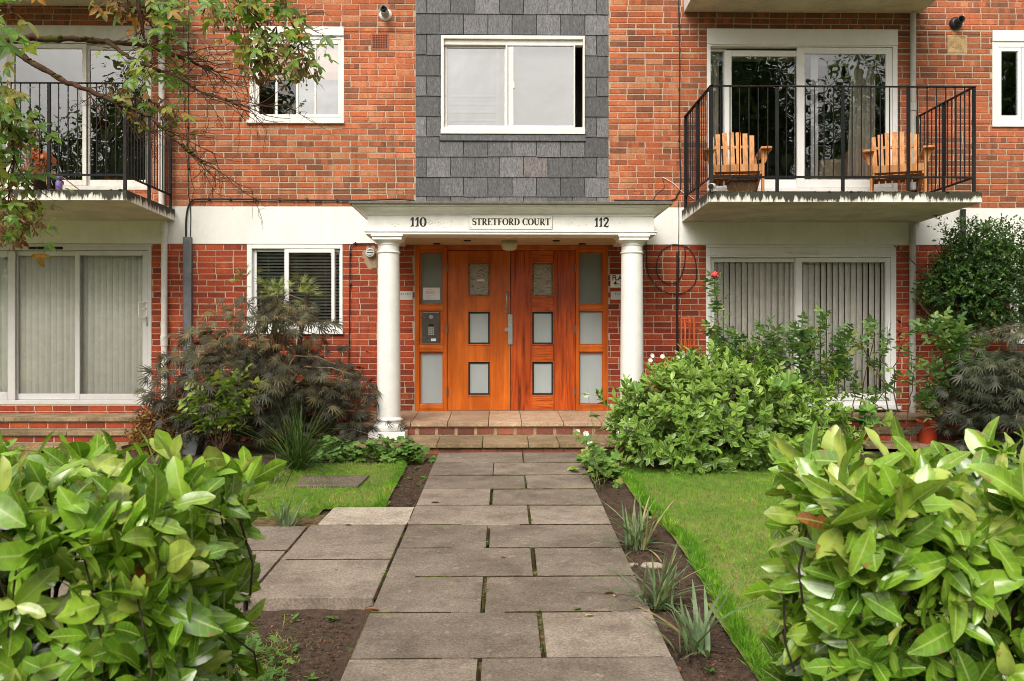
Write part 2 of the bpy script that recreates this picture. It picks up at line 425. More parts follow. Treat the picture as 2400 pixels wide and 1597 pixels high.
# ---- paving
def stone(name, lo, hi, speck=.5):
    m, nt, b, _ = new_mat(name); v = coords(nt)
    t = attr(nt, 'tone')
    n1 = rampn(nt, noise(nt, v, 2.6, 7, .62), [(.38, (0, 0, 0)), (.62, (1, 1, 1))]); n2 = noise(nt, v, 70, 4, .75); n3 = noise(nt, v, 260, 2, .6)
    base = mixc(nt, n1, lo, hi)
    base = mixc(nt, 1.0, base, rampn(nt, t, [(0, (.66, .65, .64)), (1, (1.30, 1.30, 1.31))]), 'MULTIPLY')
    cc = mixc(nt, 1.0, base, rampn(nt, n2, [(.36, (.68, .67, .66)), (.5, (1, 1, 1)), (.64, (1.38, 1.36, 1.34))]), 'MULTIPLY')
    cc = mixc(nt, rampn(nt, n3, [(.60, (0, 0, 0)), (.68, (speck,)*3)]), cc, (.45, .41, .36))
    li = noise(nt, coords(nt), 17, 4, .6); cc = mixc(nt, rampn(nt, li, [(.62, (0, 0, 0)), (.67, (.35, .35, .35))]), cc, tuple(min(1, x*1.7) for x in hi))
    st = noise(nt, coords(nt), 5.5, 6, .7); cc = mixc(nt, rampn(nt, st, [(.50, (0, 0, 0)), (.74, (.62, .62, .62))]), cc, tuple(x*.42 for x in lo))
    lk(nt, cc, b.inputs['Base Color']); b.inputs['Roughness'].default_value = .85; b.inputs['Specular IOR Level'].default_value = .25
    f = mth(nt, 'ADD', n2, mth(nt, 'MULTIPLY', n3, .6)); lk(nt, bump(nt, f, .3, .004), b.inputs['Normal']); return m
M['slab'] = stone('concrete_paving', (.178, .142, .108), (.27, .223, .177))
M['slab_pale'] = stone('pale_paving', (.34, .28, .22), (.46, .40, .32))
M['tread'] = stone('sandstone_tread', (.36, .235, .145), (.50, .35, .23), .3)
M['tread_moss'] = stone('mossy_tread', (.17, .125, .065), (.31, .22, .13), .3)
M['joint'] = paint('sandy_joint', (.17, .12, .06), .95, .5, .6, .1, dirt=.8, dirtc=(.05, .075, .015), scale=25)
M['asphalt'] = stone('asphalt', (.04, .04, .042), (.06, .06, .06))
M['pavement'] = stone('street_pavement', (.17, .16, .15), (.24, .23, .21))
# soil
m, nt, b, _ = new_mat('soil'); v = coords(nt); n1 = noise(nt, v, 24, 8, .72); n2 = noise(nt, v, 120, 3); n3 = noise(nt, v, 1.5, 4)
f = mth(nt, 'ADD', mth(nt, 'MULTIPLY', n1, .6), mth(nt, 'MULTIPLY', n2, .4))
cc = rampn(nt, f, [(.3, (.018, .010, .006)), (.48, (.06, .034, .020)), (.62, (.13, .08, .048)), (.74, (.26, .18, .11))])
lk(nt, cc, b.inputs['Base Color']); b.inputs['Roughness'].default_value = .95; lk(nt, bump(nt, f, .9, .02), b.inputs['Normal']); M['soil'] = m
m, nt, b, _ = new_mat('turf'); v = coords(nt); n1 = noise(nt, v, 1.8, 6, .6); n2 = noise(nt, v, 45, 4, .7)
f = mth(nt, 'ADD', mth(nt, 'MULTIPLY', n1, .55), mth(nt, 'MULTIPLY', n2, .62))
cc = rampn(nt, f, [(.36, (.06, .13, .014)), (.50, (.11, .20, .022)), (.62, (.22, .24, .05)), (.68, (.32, .24, .10))])
lk(nt, cc, b.inputs['Base Color']); b.inputs['Roughness'].default_value = .95; lk(nt, bump(nt, n2, .8, .02), b.inputs['Normal']); M['turf'] = m
M['moss'] = paint('moss', (.07, .075, .012), .95, .5, .8, .1, scale=60)
M['bark'] = paint('bark', (.10, .055, .035), .85, .4, .5, .2, scale=40)
M['bark_dark'] = paint('dark_bark', (.05, .033, .024), .85, .4, .5, .2, scale=40)
M['bark_moss'] = paint('mossy_bark', (.085, .038, .024), .85, .4, .5, .2, dirt=.9, dirtc=(.07, .085, .012), scale=40)
M['twig'] = paint('pale_twig', (.30, .19, .11), .8, .3, .2, .2, scale=40)
M['stem_green'] = paint('green_stem', (.16, .19, .05), .6, .3, .1, .3, scale=40)
M['shadow_core'] = paint('hedge_core', (.012, .016, .006), 1, .3, 0, .0)

# ---- balcony edge: white paint streaked with black grime and moss near its top
m, nt, b, _ = new_mat('streaked_balcony_edge')
tc = nt.nodes.new('ShaderNodeTexCoord'); sx = nt.nodes.new('ShaderNodeSeparateXYZ'); lk(nt, tc.outputs['Object'], sx.inputs[0])
top = mth(nt, 'MULTIPLY_ADD', sx.outputs[2], 9.0, -24.72)        # 0..~1 between the lower arris and the top (z 2.79 .. 2.90)
v = coords(nt, (14, 14, 2.4)); n1 = noise(nt, v, 1.5, 8, .72); n2 = noise(nt, coords(nt, (1, 1, .5)), 3.0, 5)
g = mth(nt, 'ADD', mth(nt, 'ADD', n1, mth(nt, 'MULTIPLY', top, .30)), mth(nt, 'MULTIPLY', n2, .62))
cc = rampn(nt, g, [(.86, (.80, .77, .70)), (.95, (.50, .47, .40)), (1.0, (.16, .15, .12)), (1.12, (.035, .034, .022))])
lk(nt, cc, b.inputs['Base Color']); b.inputs['Roughness'].default_value = .8; lk(nt, bump(nt, n1, .4, .01), b.inputs['Normal']); M['edge'] = m

# ---- leaves: attribute 'leaf' carries (across, along, random)
def leaf_mat(name, stops, rib=(.35, .42, .12), ribw=.07, rough=.38, spec=.5, trans=.22, edge=None, brown=.0, back=1.35, vein=.18, tcol=1.6):
    m, nt, b, out = new_mat(name)
    s = nt.nodes.new('ShaderNodeSeparateXYZ'); lk(nt, attr(nt, 'leaf', 'Vector'), s.inputs[0])
    u, vv, r = s.outputs
    au = mth(nt, 'ABSOLUTE', u)
    c = rampn(nt, r, stops)
    n = noise(nt, coords(nt), 14, 4); c = mixc(nt, 1.0, c, rampn(nt, n, [(.40, (.70, .72, .68)), (.60, (1.22, 1.22, 1.15))]), 'MULTIPLY')
    if vein:
        w = mth(nt, 'SINE', mth(nt, 'MULTIPLY_ADD', au, -7.0, mth(nt, 'MULTIPLY', vv, 46.0)))
        w = rampn(nt, mth(nt, 'MULTIPLY_ADD', w, .5, .5), [(.86, (0, 0, 0)), (1, (vein,)*3)])
        c = mixc(nt, w, c, rib)
    if edge:
        ew, ecol = edge
        c = mixc(nt, rampn(nt, au, [(1-ew*1.5, (0, 0, 0)), (1-ew*.6, (.85, .85, .85))]), c, ecol)
    if ribw:
        rm = rampn(nt, au, [(ribw*.5, (.8, .8, .8)), (ribw*1.6, (0, 0, 0))]); c = mixc(nt, rm, c, rib)
    if brown:
        bn = noise(nt, coords(nt), 30, 5, .7); k = mth(nt, 'ADD', bn, mth(nt, 'MULTIPLY', mth(nt, 'MULTIPLY', au, vv), .18))
        c = mixc(nt, rampn(nt, k, [(.74-brown*.2, (0, 0, 0)), (.80-brown*.2, (.85, .85, .85))]), c, (.26, .12, .04))
    geo = nt.nodes.new('ShaderNodeNewGeometry')
    c2 = mixc(nt, geo.outputs['Backfacing'], c, mixc(nt, 1.0, c, (back, back, back*.95), 'MULTIPLY'))
    lk(nt, c2, b.inputs['Base Color']); b.inputs['Roughness'].default_value = rough
    lk(nt, mth(nt, 'MULTIPLY_ADD', geo.outputs['Backfacing'], -spec*.7, spec), b.inputs['Specular IOR Level'])
    if vein: lk(nt, bump(nt, mth(nt, 'ADD', w if False else noise(nt, coords(nt), 60, 3), 0.0), .12, .004), b.inputs['Normal'])
    t = nt.nodes.new('ShaderNodeBsdfTranslucent'); lk(nt, mixc(nt, 1.0, c, (tcol, tcol*1.05, tcol*.6), 'MULTIPLY'), t.inputs[0])
    mx = nt.nodes.new('ShaderNodeMixShader'); mx.inputs[0].default_value = trans
    lk(nt, b.outputs[0], mx.inputs[1]); lk(nt, t.outputs[0], mx.inputs[2]); lk(nt, mx.outputs[0], out.inputs[0]); return m
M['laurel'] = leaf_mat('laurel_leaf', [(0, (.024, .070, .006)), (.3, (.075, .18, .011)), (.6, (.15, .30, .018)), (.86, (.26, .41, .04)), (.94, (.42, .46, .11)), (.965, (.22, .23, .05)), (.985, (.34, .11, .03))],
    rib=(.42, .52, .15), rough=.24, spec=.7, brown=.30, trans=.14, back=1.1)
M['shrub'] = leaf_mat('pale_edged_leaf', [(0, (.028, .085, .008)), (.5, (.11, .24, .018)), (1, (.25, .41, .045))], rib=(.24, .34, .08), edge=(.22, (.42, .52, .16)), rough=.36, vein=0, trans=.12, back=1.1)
M['rose_leaf'] = leaf_mat('rose_leaf', [(0, (.055, .125, .04)), (.5, (.12, .225, .065)), (.85, (.19, .30, .085)), (1, (.26, .27, .06))], rib=(.16, .22, .08), rough=.42, vein=.12, trans=.2)
M['bush_leaf'] = leaf_mat('yellow_green_leaf', [(0, (.08, .16, .02)), (.5, (.17, .29, .04)), (.85, (.30, .36, .06)), (1, (.44, .40, .11))], rib=(.28, .34, .12), rough=.42, vein=.12, brown=.2)
M['evergreen'] = leaf_mat('small_glossy_leaf', [(0, (.018, .05, .012)), (.5, (.05, .115, .022)), (1, (.14, .23, .045))], rib=(.10, .17, .05), rough=.3, vein=0)
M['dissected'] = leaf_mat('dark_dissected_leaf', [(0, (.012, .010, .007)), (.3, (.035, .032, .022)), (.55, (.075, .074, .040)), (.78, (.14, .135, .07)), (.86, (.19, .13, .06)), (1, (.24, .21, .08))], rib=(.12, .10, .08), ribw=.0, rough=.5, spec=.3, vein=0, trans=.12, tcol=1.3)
M['dissected_green'] = leaf_mat('green_dissected_leaf', [(0, (.13, .17, .04)), (.5, (.22, .27, .07)), (1, (.32, .33, .11))], ribw=0, rough=.5, vein=0)
M['grey_dissected'] = leaf_mat('grey_dissected_leaf', [(0, (.022, .026, .016)), (.5, (.06, .068, .042)), (1, (.14, .15, .085))], ribw=0, rough=.5, spec=.3, vein=0, trans=.12, tcol=1.2)
M['dry'] = leaf_mat('dry_rusty_leaf', [(0, (.09, .035, .01)), (.5, (.20, .085, .018)), (.85, (.28, .15, .03)), (1, (.24, .21, .04))], ribw=0, rough=.7, vein=0)
M['tree_leaf'] = leaf_mat('trifoliate_leaf', [(0, (.07, .15, .018)), (.5, (.15, .28, .03)), (.72, (.24, .34, .05)), (.86, (.36, .36, .07)), (.95, (.38, .26, .07)), (.98, (.42, .18, .03)), (1, (.46, .17, .02))], rib=(.24, .32, .10), rough=.42, vein=.12, trans=.3)
M['seed'] = leaf_mat('brown_winged_seed', [(0, (.10, .04, .014)), (.5, (.22, .10, .035)), (.8, (.34, .19, .08)), (1, (.28, .25, .08))], ribw=0, rough=.7, vein=0)
M['cover'] = leaf_mat('ground_cover_leaf', [(0, (.055, .14, .018)), (.5, (.10, .23, .03)), (1, (.18, .30, .06))], rib=(.22, .32, .12), rough=.5, vein=.15)
M['lobed'] = leaf_mat('lobed_leaf', [(0, (.06, .15, .03)), (.6, (.12, .23, .045)), (1, (.24, .28, .06))], rib=(.24, .32, .12), rough=.5, vein=0)
M['iris'] = leaf_mat('iris_blade', [(0, (.10, .16, .075)), (.5, (.16, .23, .11)), (.78, (.22, .28, .13)), (.84, (.36, .31, .15)), (.93, (.33, .24, .11)), (.95, (.035, .022, .014)), (1, (.03, .018, .012))], ribw=0, rough=.5, vein=0, trans=.15)
M['blade_dark'] = leaf_mat('dark_sedge_blade', [(0, (.025, .055, .012)), (.6, (.06, .11, .022)), (1, (.13, .18, .05))], ribw=0, rough=.5, vein=0)
M['grass'] = leaf_mat('grass_blade', [(0, (.07, .20, .012)), (.45, (.14, .32, .020)), (.75, (.21, .37, .035)), (.9, (.40, .38, .11)), (1, (.52, .41, .19))], ribw=0, rough=.6, spec=.3, vein=0, trans=.25)
M['petal'] = leaf_mat('white_petal', [(0, (.80, .80, .76)), (1, (.86, .85, .82))], ribw=0, rough=.6, vein=0, trans=.3, tcol=1.0)
M['rose_petal'] = leaf_mat('red_petal', [(0, (.34, .008, .018)), (.6, (.55, .03, .045)), (1, (.66, .13, .13))], ribw=0, rough=.5, vein=0, trans=.2, tcol=1.0)
M['copper'] = leaf_mat('copper_leaf', [(0, (.26, .06, .02)), (.6, (.46, .13, .045)), (1, (.60, .23, .09))], ribw=0, rough=.5, vein=0)
M['red_leaf'] = leaf_mat('dark_red_leaf', [(0, (.13, .018, .014)), (1, (.24, .045, .03))], ribw=0, rough=.5, vein=0)
M['fallen_pale'] = leaf_mat('pale_fallen_leaf', [(0, (.60, .55, .30)), (1, (.72, .67, .42))], ribw=.06, rib=(.5, .45, .25), vein=0)
M['fallen_brown'] = leaf_mat('brown_fallen_leaf', [(0, (.20, .08, .035)), (1, (.46, .22, .12))], ribw=.06, rib=(.3, .16, .08), vein=0)
# ================================================================ the building
bld = empty('apartment_building', (0, 0, 0))
tag(bld, 'red brick apartment block with white portico, orange double doors and grey slate panel', 'building')
XL, XR, ZT = -8.6, 8.8, 6.7
ZB0, ZB1 = 2.458, 2.925                      # white floor band
H = {'ul': RC(-330, 62, 355, 446), 'w1': RC(585, 64, 806, 284), 'sw': RC(1034, 86, 1370, 306), 'ur': RC(1657, 70, 2103, 450),
     'urw': RC(2326, 73, 2500, 294), 'll': RC(-330, 573, 355, 948), 'w2': RC(579, 573, 803, 776), 'door': RC(972, 575, 1424.6, 964),
     'lr': RC(1655, 576, 2100, 952), 'lrw': RC(2368, 573, 2530, 800)}
for k in ('ll', 'w2', 'door', 'lr', 'lrw'): H[k] = (H[k][0], H[k][1], H[k][2], ZB0-.004)
holes = list(H.values())
# mortar backing wall with its openings and reveals
xs = sorted({XL, XR, *[h[0] for h in holes], *[h[1] for h in holes]}); zs = sorted({-.3, ZT, *[h[2] for h in holes], *[h[3] for h in holes]})
w = MB()
for i in range(len(xs)-1):
    for j in range(len(zs)-1):
        cx, cz = (xs[i]+xs[i+1])/2, (zs[j]+zs[j+1])/2
        if any(h[0] < cx < h[1] and h[2] < cz < h[3] for h in holes): continue
        w.poly([(xs[i], 0, zs[j]), (xs[i+1], 0, zs[j]), (xs[i+1], 0, zs[j+1]), (xs[i], 0, zs[j+1])])
for x0, x1, z0, z1 in holes:
    w.poly([(x0, 0, z0), (x0, 0, z1), (x0, .26, z1), (x0, .26, z0)]); w.poly([(x1, 0, z0), (x1, .26, z0), (x1, .26, z1), (x1, 0, z1)])
    w.poly([(x0, 0, z0), (x0, .26, z0), (x1, .26, z0), (x1, 0, z0)]); w.poly([(x0, 0, z1), (x1, 0, z1), (x1, .26, z1), (x0, .26, z1)])
w.box(XL, XR, 6.0, 6.2, -.3, ZT); w.box(XL-.2, XL, 0.001, 6.2, -.3, ZT); w.box(XR, XR+.2, 0.001, 6.2, -.3, ZT); w.box(XL-.2, XR+.2, 0.001, 6.2, ZT, ZT+.15)
w.build('wall', M['mortar'], bld)

def brick_rows(x0, x1, z0, z1, holes, p_head, Y=0.0, proud=.005, course=.075, seed=1, length=.2145, kiss=0.0):
    r = random.Random(seed); mb = MB(); z = z0; row = 0
    while z < z1-.012:
        za, zb = z+.0055, min(z+course-.0055, z1)
        x = x0-.02-(.1127 if row % 2 else 0)+r.uniform(-.012, .012); units = []; gx = x
        while x < x1:
            L = length if r.random() > p_head else .1025
            L *= r.uniform(.985, 1.012)
            t = r.betavariate(1.9, 1.5) if r.random() < .91 else r.random()*.16
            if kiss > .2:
                if x > 2.0: t *= 1-.42*min(1, (x-2.0)/2.5)          # light fading towards the right, painted in as browner bricks
                if z > 5.0 and z < 5.45 and (2.2 < x < 5.3 or x < -4.0): t *= .35   # shade of the upper balconies put into the brick tone
            units.append((x, x+L, t, r.uniform(-.002, .002), r.uniform(-.0018, .0018))); gx += .2255 if L > .15 else .1135; x = gx+r.uniform(-.004, .004)
        cuts = sorted({za, zb, *[h[2] for h in holes if za < h[2] < zb], *[h[3] for h in holes if za < h[3] < zb]})
        for a, b in zip(cuts[:-1], cuts[1:]):
            if b-a < .012: continue
            mid = (a+b)/2; segs = [(x0, x1)]
            for h in holes:
                if h[2] < mid < h[3]:
                    ns = []
                    for s0, s1 in segs:
                        if h[1] <= s0 or h[0] >= s1: ns.append((s0, s1)); continue
                        if h[0] > s0: ns.append((s0, h[0]))
                        if h[1] < s1: ns.append((h[1], s1))
                    segs = ns
            for ua, ub, t, dz, dt in units:
                for s0, s1 in segs:
                    p, q = max(ua, s0), min(ub, s1)
                    if q-p < .016: continue
                    mb.tone = t; i = .0035; y1 = Y-proud-abs(dz)*.8
                    A = [(p, Y, a+dz), (q, Y, a+dz+dt), (q, Y, b+dz+dt), (p, Y, b+dz)]
                    B = [(p+i, y1, a+dz+i), (q-i, y1, a+dz+dt+i), (q-i, y1, b+dz+dt-i), (p+i, y1, b+dz-i)]
                    if q-p > .17 and r.random() < kiss:       # kiln marks: paler and darker thirds on one face
                        f1, f2 = r.uniform(.25, .4), r.uniform(.6, .75)
                        if r.random() < .4: f2 = f1
                        mb.mesh(A+B, [(0, 1, 5, 4), (1, 2, 6, 5), (2, 3, 7, 6), (3, 0, 4, 7)]); xx = [B[0][0], B[0][0]+(q-p)*f1, B[0][0]+(q-p)*f2, B[1][0]]; tt = [t, min(1, t+r.uniform(.15, .4)), max(0, t-r.uniform(0, .25))]
                        for e in range(3):
                            if xx[e+1]-xx[e] < .004: continue
                            mb.tone = tt[e]; mb.poly([(xx[e], y1, B[0][2]), (xx[e+1], y1, B[1][2]), (xx[e+1], y1, B[2][2]), (xx[e], y1, B[3][2])])
                    else: mb.mesh(A+B, [(4, 5, 6, 7), (0, 1, 5, 4), (1, 2, 6, 5), (2, 3, 7, 6), (3, 0, 4, 7)])
        z += course; row += 1
    return mb
SX0, SX1 = X(974.8), X(1425.6)
pad = lambda h, d=.004: (h[0]-d, h[1]+d, h[2]-d, h[3]+d)
vent_hole = RC(869, 79.5, 912, 119.5); patch_hole = RC(2221, 83, 2267, 127)
up = [pad(H[k]) for k in ('ul', 'w1', 'ur', 'urw')]+[(SX0-.006, SX1+.006, 2.0, 9.0), vent_hole, patch_hole]
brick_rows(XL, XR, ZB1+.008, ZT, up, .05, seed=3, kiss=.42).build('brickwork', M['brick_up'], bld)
fl_hole = RC(852, 580, 890, 620)
lo = [pad(H[k]) for k in ('ll', 'w2', 'door', 'lr', 'lrw')]
brick_rows(XL, XR, -.02, ZB0-.004, lo, .03, seed=5, kiss=.06).build('brickwork', M['brick_lo'], bld)
w = MB(); w.box(XL, XR, -.014, -.0005, ZB0, ZB1); w.build('floor_band', M['white_band'], bld)
# --- slate hanging round the landing window
sb = MB(); sh = pad(H['sw'], .0); r = random.Random(5)
zrow = [Z(y/2.946) for y in (103, 245, 387, 532, 670, 808, 950, 1087, 1228, 1363, 1503)]
zrow = [zrow[0]+.256*k for k in (6, 5, 4, 3, 2, 1)]+zrow
for j, zb in enumerate(zrow[:-1]+[zrow[-1]]):
    zb = max(zb, ZB1+.012); zt = (zrow[j-1] if j else zb+.256)+.028
    x = SX0-(.165 if j % 2 else .02)-.15
    while x < SX1:
        wd = .193 if r.random() < .0 else .3065
        p, q = max(x, SX0), min(x+wd-.009, SX1); x += wd
        if q-p < .03: continue
        for a, b in ((p, q),):
            segs = [(a, b)]
            if zb < sh[3]-.03 and zt-.03 > sh[2]+.02:
                segs = []
                if a < sh[0]: segs.append((a, min(b, sh[0])))
                if b > sh[1]: segs.append((max(a, sh[1]), b))
            for s0, s1 in segs:
                if s1-s0 < .02: continue
                sb.tone = r.random()*.85+(.15 if r.random() < .1 else 0); d = r.uniform(-.004, .004); dr = r.uniform(-.004, .004)
                yb, yt = -.018+r.uniform(-.003, .002), -.006
                z1_ = zt
                if zb < sh[3] < zt and s0 < sh[1] and s1 > sh[0]: pass
                V = [(s0, yb, zb+d), (s1, yb, zb+d+dr), (s1, yt, z1_), (s0, yt, z1_), (s0, yb+.006, zb+d), (s1, yb+.006, zb+d+dr), (s1, yt+.005, z1_), (s0, yt+.005, z1_)]
                sb.mesh(V, [(0, 1, 2, 3), (0, 4, 5, 1), (1, 5, 6, 2), (2, 6, 7, 3), (3, 7, 4, 0)])
sb.tone = .5; sb.box(H['sw'][0]-.016, H['sw'][1]+.01, -.034, -.003, Z(332), Z(318))
scl = sb.build('slate_cladding', M['slate'], bld)
t = MB()
for a, b_, c, d in ((SX0, SX1, sh[3], ZT), (SX0, SX1, ZB1+.01, sh[2]), (SX0, sh[0], sh[2], sh[3]), (sh[1], SX1, sh[2], sh[3])): t.poly([(a, -.0025, c), (b_, -.0025, c), (b_, -.0025, d), (a, -.0025, d)])
t.build('felt_backing', M['black'], scl)  # black sheet standing for the shade in the gaps between slates

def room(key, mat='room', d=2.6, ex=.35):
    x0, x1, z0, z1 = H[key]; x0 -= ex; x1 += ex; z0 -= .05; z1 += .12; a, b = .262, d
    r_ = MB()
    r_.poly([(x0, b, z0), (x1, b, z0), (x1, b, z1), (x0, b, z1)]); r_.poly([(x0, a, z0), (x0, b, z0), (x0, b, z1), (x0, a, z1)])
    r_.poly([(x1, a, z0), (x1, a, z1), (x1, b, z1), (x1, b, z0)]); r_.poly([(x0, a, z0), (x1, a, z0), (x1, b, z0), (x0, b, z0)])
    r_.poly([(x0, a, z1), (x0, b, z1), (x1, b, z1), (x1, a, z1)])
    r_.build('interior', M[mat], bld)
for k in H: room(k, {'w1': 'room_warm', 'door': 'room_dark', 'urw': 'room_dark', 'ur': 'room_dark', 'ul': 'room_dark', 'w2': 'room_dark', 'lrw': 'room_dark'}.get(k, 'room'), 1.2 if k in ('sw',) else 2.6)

def pane(parent, x0, x1, z0, z1, y, mat='glass'):
    p = MB(); p.poly([(x0, y, z0), (x1, y, z0), (x1, y, z1), (x0, y, z1)]); return p.build('pane', M[mat], parent)
def sash(parent, x0, x1, z0, z1, wd, y0, y1, mat, g='glass', nm='sash', bev=.004):
    m_ = MB(); m_.frame(x0, x1, z0, z1, wd, y0, y1); o = m_.build(nm, M[mat], parent, bevel=bev)
    if not isinstance(wd, (list, tuple)): wd = (wd,)*4
    pane(parent, x0+wd[0]-.004, x1-wd[1]+.004, z0+wd[2]-.004, z1-wd[3]+.004, (y0+y1)/2, g); return o
def zx(off, s=2.946): return lambda v: (v/s+off)
z3x = lambda v: 1600+v/2.946
z6y = lambda v: 480+v/2.946
z2x = lambda v: 800+v/2.946

# --- upper right balcony door
x0, x1, z0, z1 = H['ur']
wn = MB(); wn.frame(x0, x1, z0, z1-.19, (.045, .06, .05, .03), -.012, .10); wn.box(x0, x1, -.022, .10, z1-.19, z1); wn.box(x0+.05, x1-.0, -.03, -.012, z1-.205, z1-.185)
wn = wn.build('patio_door', M['upvc'], bld, bevel=.004)
bx = X(z3x(297)); mx_ = X(z3x(796)); zb_, zt_ = z0+.055, z1-.225
sash(wn, bx, mx_+.03, zb_, zt_-.03, (.088, .03, .105, .075), .045, .085, 'upvc')
sash(wn, mx_-.005, x1-.062, zb_, zt_, (.092, .08, .10, .08), .005, .042, 'upvc')
sash(wn, x0+.045, bx+.03, zb_, zt_, (.02, .03, .03, .03), .09, .12, 'upvc')
v = MB(); v.box(X(z3x(905)), X(z3x(955)), .10, .13, zb_, zt_); v.build('inner_stile', M['grey_alu'], wn)
# --- upper left balcony door
x0, x1, z0, z1 = H['ul']
wn = MB(); wn.frame(x0, x1, z0, z1-.165, (.05, .06, .05, .05), -.01, .10); wn.box(x0, x1, -.018, .10, z1-.165, z1); wn.box(x0, x1, -.026, -.01, z1-.185, z1-.165)
wn = wn.build('patio_door', M['old_white'], bld, bevel=.003)
a, b_ = X(24), X(196); zb_, zt_ = z0+.055, z1-.22
sash(wn, x0+.05, a+.01, zb_, zt_, .07, .05, .08, 'old_white')
sash(wn, a-.055, b_+.03, zb_, zt_, (.10, .05, .07, .06), .005, .045, 'old_white')
sash(wn, b_-.035, x1-.06, zb_, zt_, (.085, .035, .08, .06), .05, .09, 'old_white')
# --- upper left casement
x0, x1, z0, z1 = H['w1']
wn = MB(); wn.frame(x0, x1, z0, z1-.115, (.06, .035, .04, .045), -.008, .09); wn.box(x0-.0, x1+.0, -.02, .09, z1-.10, z1); wn.box(x0, x1, -.028, .09, z1-.115, z1-.10)
wn = wn.build('casement_window', M['white_joinery'], bld, bevel=.003)
v = MB(); v.box(x0-.035, x1+.01, -.045, .04, z0-.040, z0-.001); v.build('sill', M['white_joinery'], wn, bevel=.004)
xm = X(696); zb_, zt_ = z0+.045, z1-.165
o1 = sash(wn, x0+.062, xm+.012, zb_, zt_, (.05, .022, .04, .05), .02, .06, 'white_joinery', 'glass_lo')
sash(wn, xm-.012, x1-.037, zb_, zt_, (.03, .035, .04, .05), -.002, .035, 'white_joinery', 'glass_hi')
v = MB(); v.box(X(644), X(649), .03, .055, zb_+.04, zt_-.05); v.box(X(737), X(741), .004, .03, zb_+.04, zt_-.05); v.build('glazing_bar', M['white_joinery'], wn)
# --- landing window in the slate
x0, x1, z0, z1 = H['sw']
wn = MB(); wn.frame(x0, x1, z0, z1, (.035, .022, .03, .045), -.035, .10); wn.box(x0-.004, x1+.004, -.05, -.002, z0-.058, z0+.004); wn.box(x0+.036, x1-.022, .0, .09, z1-.11, z1-.046)
wn = wn.build('sliding_window', M['white_joinery'], bld, bevel=.003)
sash(wn, x0+.037, X(1190), z0+.032, z1-.115, (.035, .04, .035, .02), .045, .085, 'white_joinery', 'glass_hi')
sash(wn, X(1185), X(1348), z0+.028, z1-.10, (.022, .02, .03, .02), -.006, .035, 'white_joinery', 'glass_hi')
v = MB(); v.box(X(1192), X(1203.5), .002, .02, z0+.06, z1-.13); v.box(X(1203), X(1206), -.01, .004, Z(208), Z(194)); v.build('meeting_stile', M['white_joinery'], wn, bevel=.003)
# --- upper right small window
x0, x1, z0, z1 = H['urw']
wn = MB(); wn.frame(x0, x1, z0, z1-.14, .07, -.005, .09); wn.box(x0, x1, -.02, .09, z1-.14, z1); wn.box(x0-.012, x1, -.03, .02, z0-.03, z0-.001)
wn = wn.build('casement_window', M['upvc'], bld, bevel=.005)
sash(wn, x0+.072, X(2394), z0+.072, z1-.212, (.045, .045, .05, .05), .0, .05, 'upvc', 'glass'); sash(wn, X(2395), x1-.07, z0+.072, z1-.212, .05, .0, .05, 'upvc', 'glass')
# --- lower left sliding door
x0, x1, z0, z1 = H['ll']
wn = MB(); wn.frame(x0, x1, z0, z1, (.05, .042, .05, .08), -.006, .12); wn.box(x0, x1+.02, -.02, -.004, z1-.025, z1-.003)
wn = wn.build('patio_door', M['grey_alu'], bld, bevel=.003)
zb_, zt_ = z0+.052, z1-.084; b_ = X(182)
sash(wn, x0+.05, X(33)+.01, zb_, zt_, (.08, .09, .10, .08), .0, .04, 'grey_alu', 'glass_lo')
sash(wn, X(33)-.01, b_+.03, zb_, zt_, (.03, .04, .075, .06), .05, .09, 'grey_alu', 'glass_lo')
sash(wn, b_-.035, x1-.044, zb_, zt_, (.060, .068, .075, .06), .0, .04, 'grey_alu', 'glass_lo')
v = MB(); v.box(X(67), X(148), -.014, -.007, z1-.070, z1-.038); v.build('trickle_vent', M['black'], wn)
hx = X(338); hz = Z(735); v = MB(); v.tube([(hx+.03, -.01, hz+.13), (hx-.04, -.055, hz+.12), (hx-.045, -.06, hz-.05), (hx+.02, -.05, hz-.06), (hx+.035, -.01, hz-.06)], .009, 6)
v.box(hx+.025, hx+.05, -.012, -.001, hz-.16, hz+.14); v.tube([(hx+.035, -.01, hz+.06), (hx-.01, -.05, hz+.04)], .008, 6); v.build('handle', M['old_white'], wn, True)
# --- lower left window
x0, x1, z0, z1 = H['w2']
wn = MB(); wn.frame(x0, x1, z0, z1, (.06, .03, .05, .055), -.006, .10); wn.box(x0-.03, x1+.01, -.045, .03, z0-.045, z0-.001)
wn = wn.build('sliding_window', M['upvc'], bld, bevel=.004)
c = X(672); sash(wn, x0+.062, c+.0, z0+.055, z1-.06, (.045, .02, .04, .03), .05, .085, 'upvc', 'glass')
sash(wn, c-.03, X(784), z0+.055, z1-.06, (.055, .04, .045, .045), .0, .045, 'upvc', 'glass'); sash(wn, X(780), x1-.03, z0+.055, z1-.06, (.02, .02, .04, .03), .05, .085, 'upvc', 'glass')
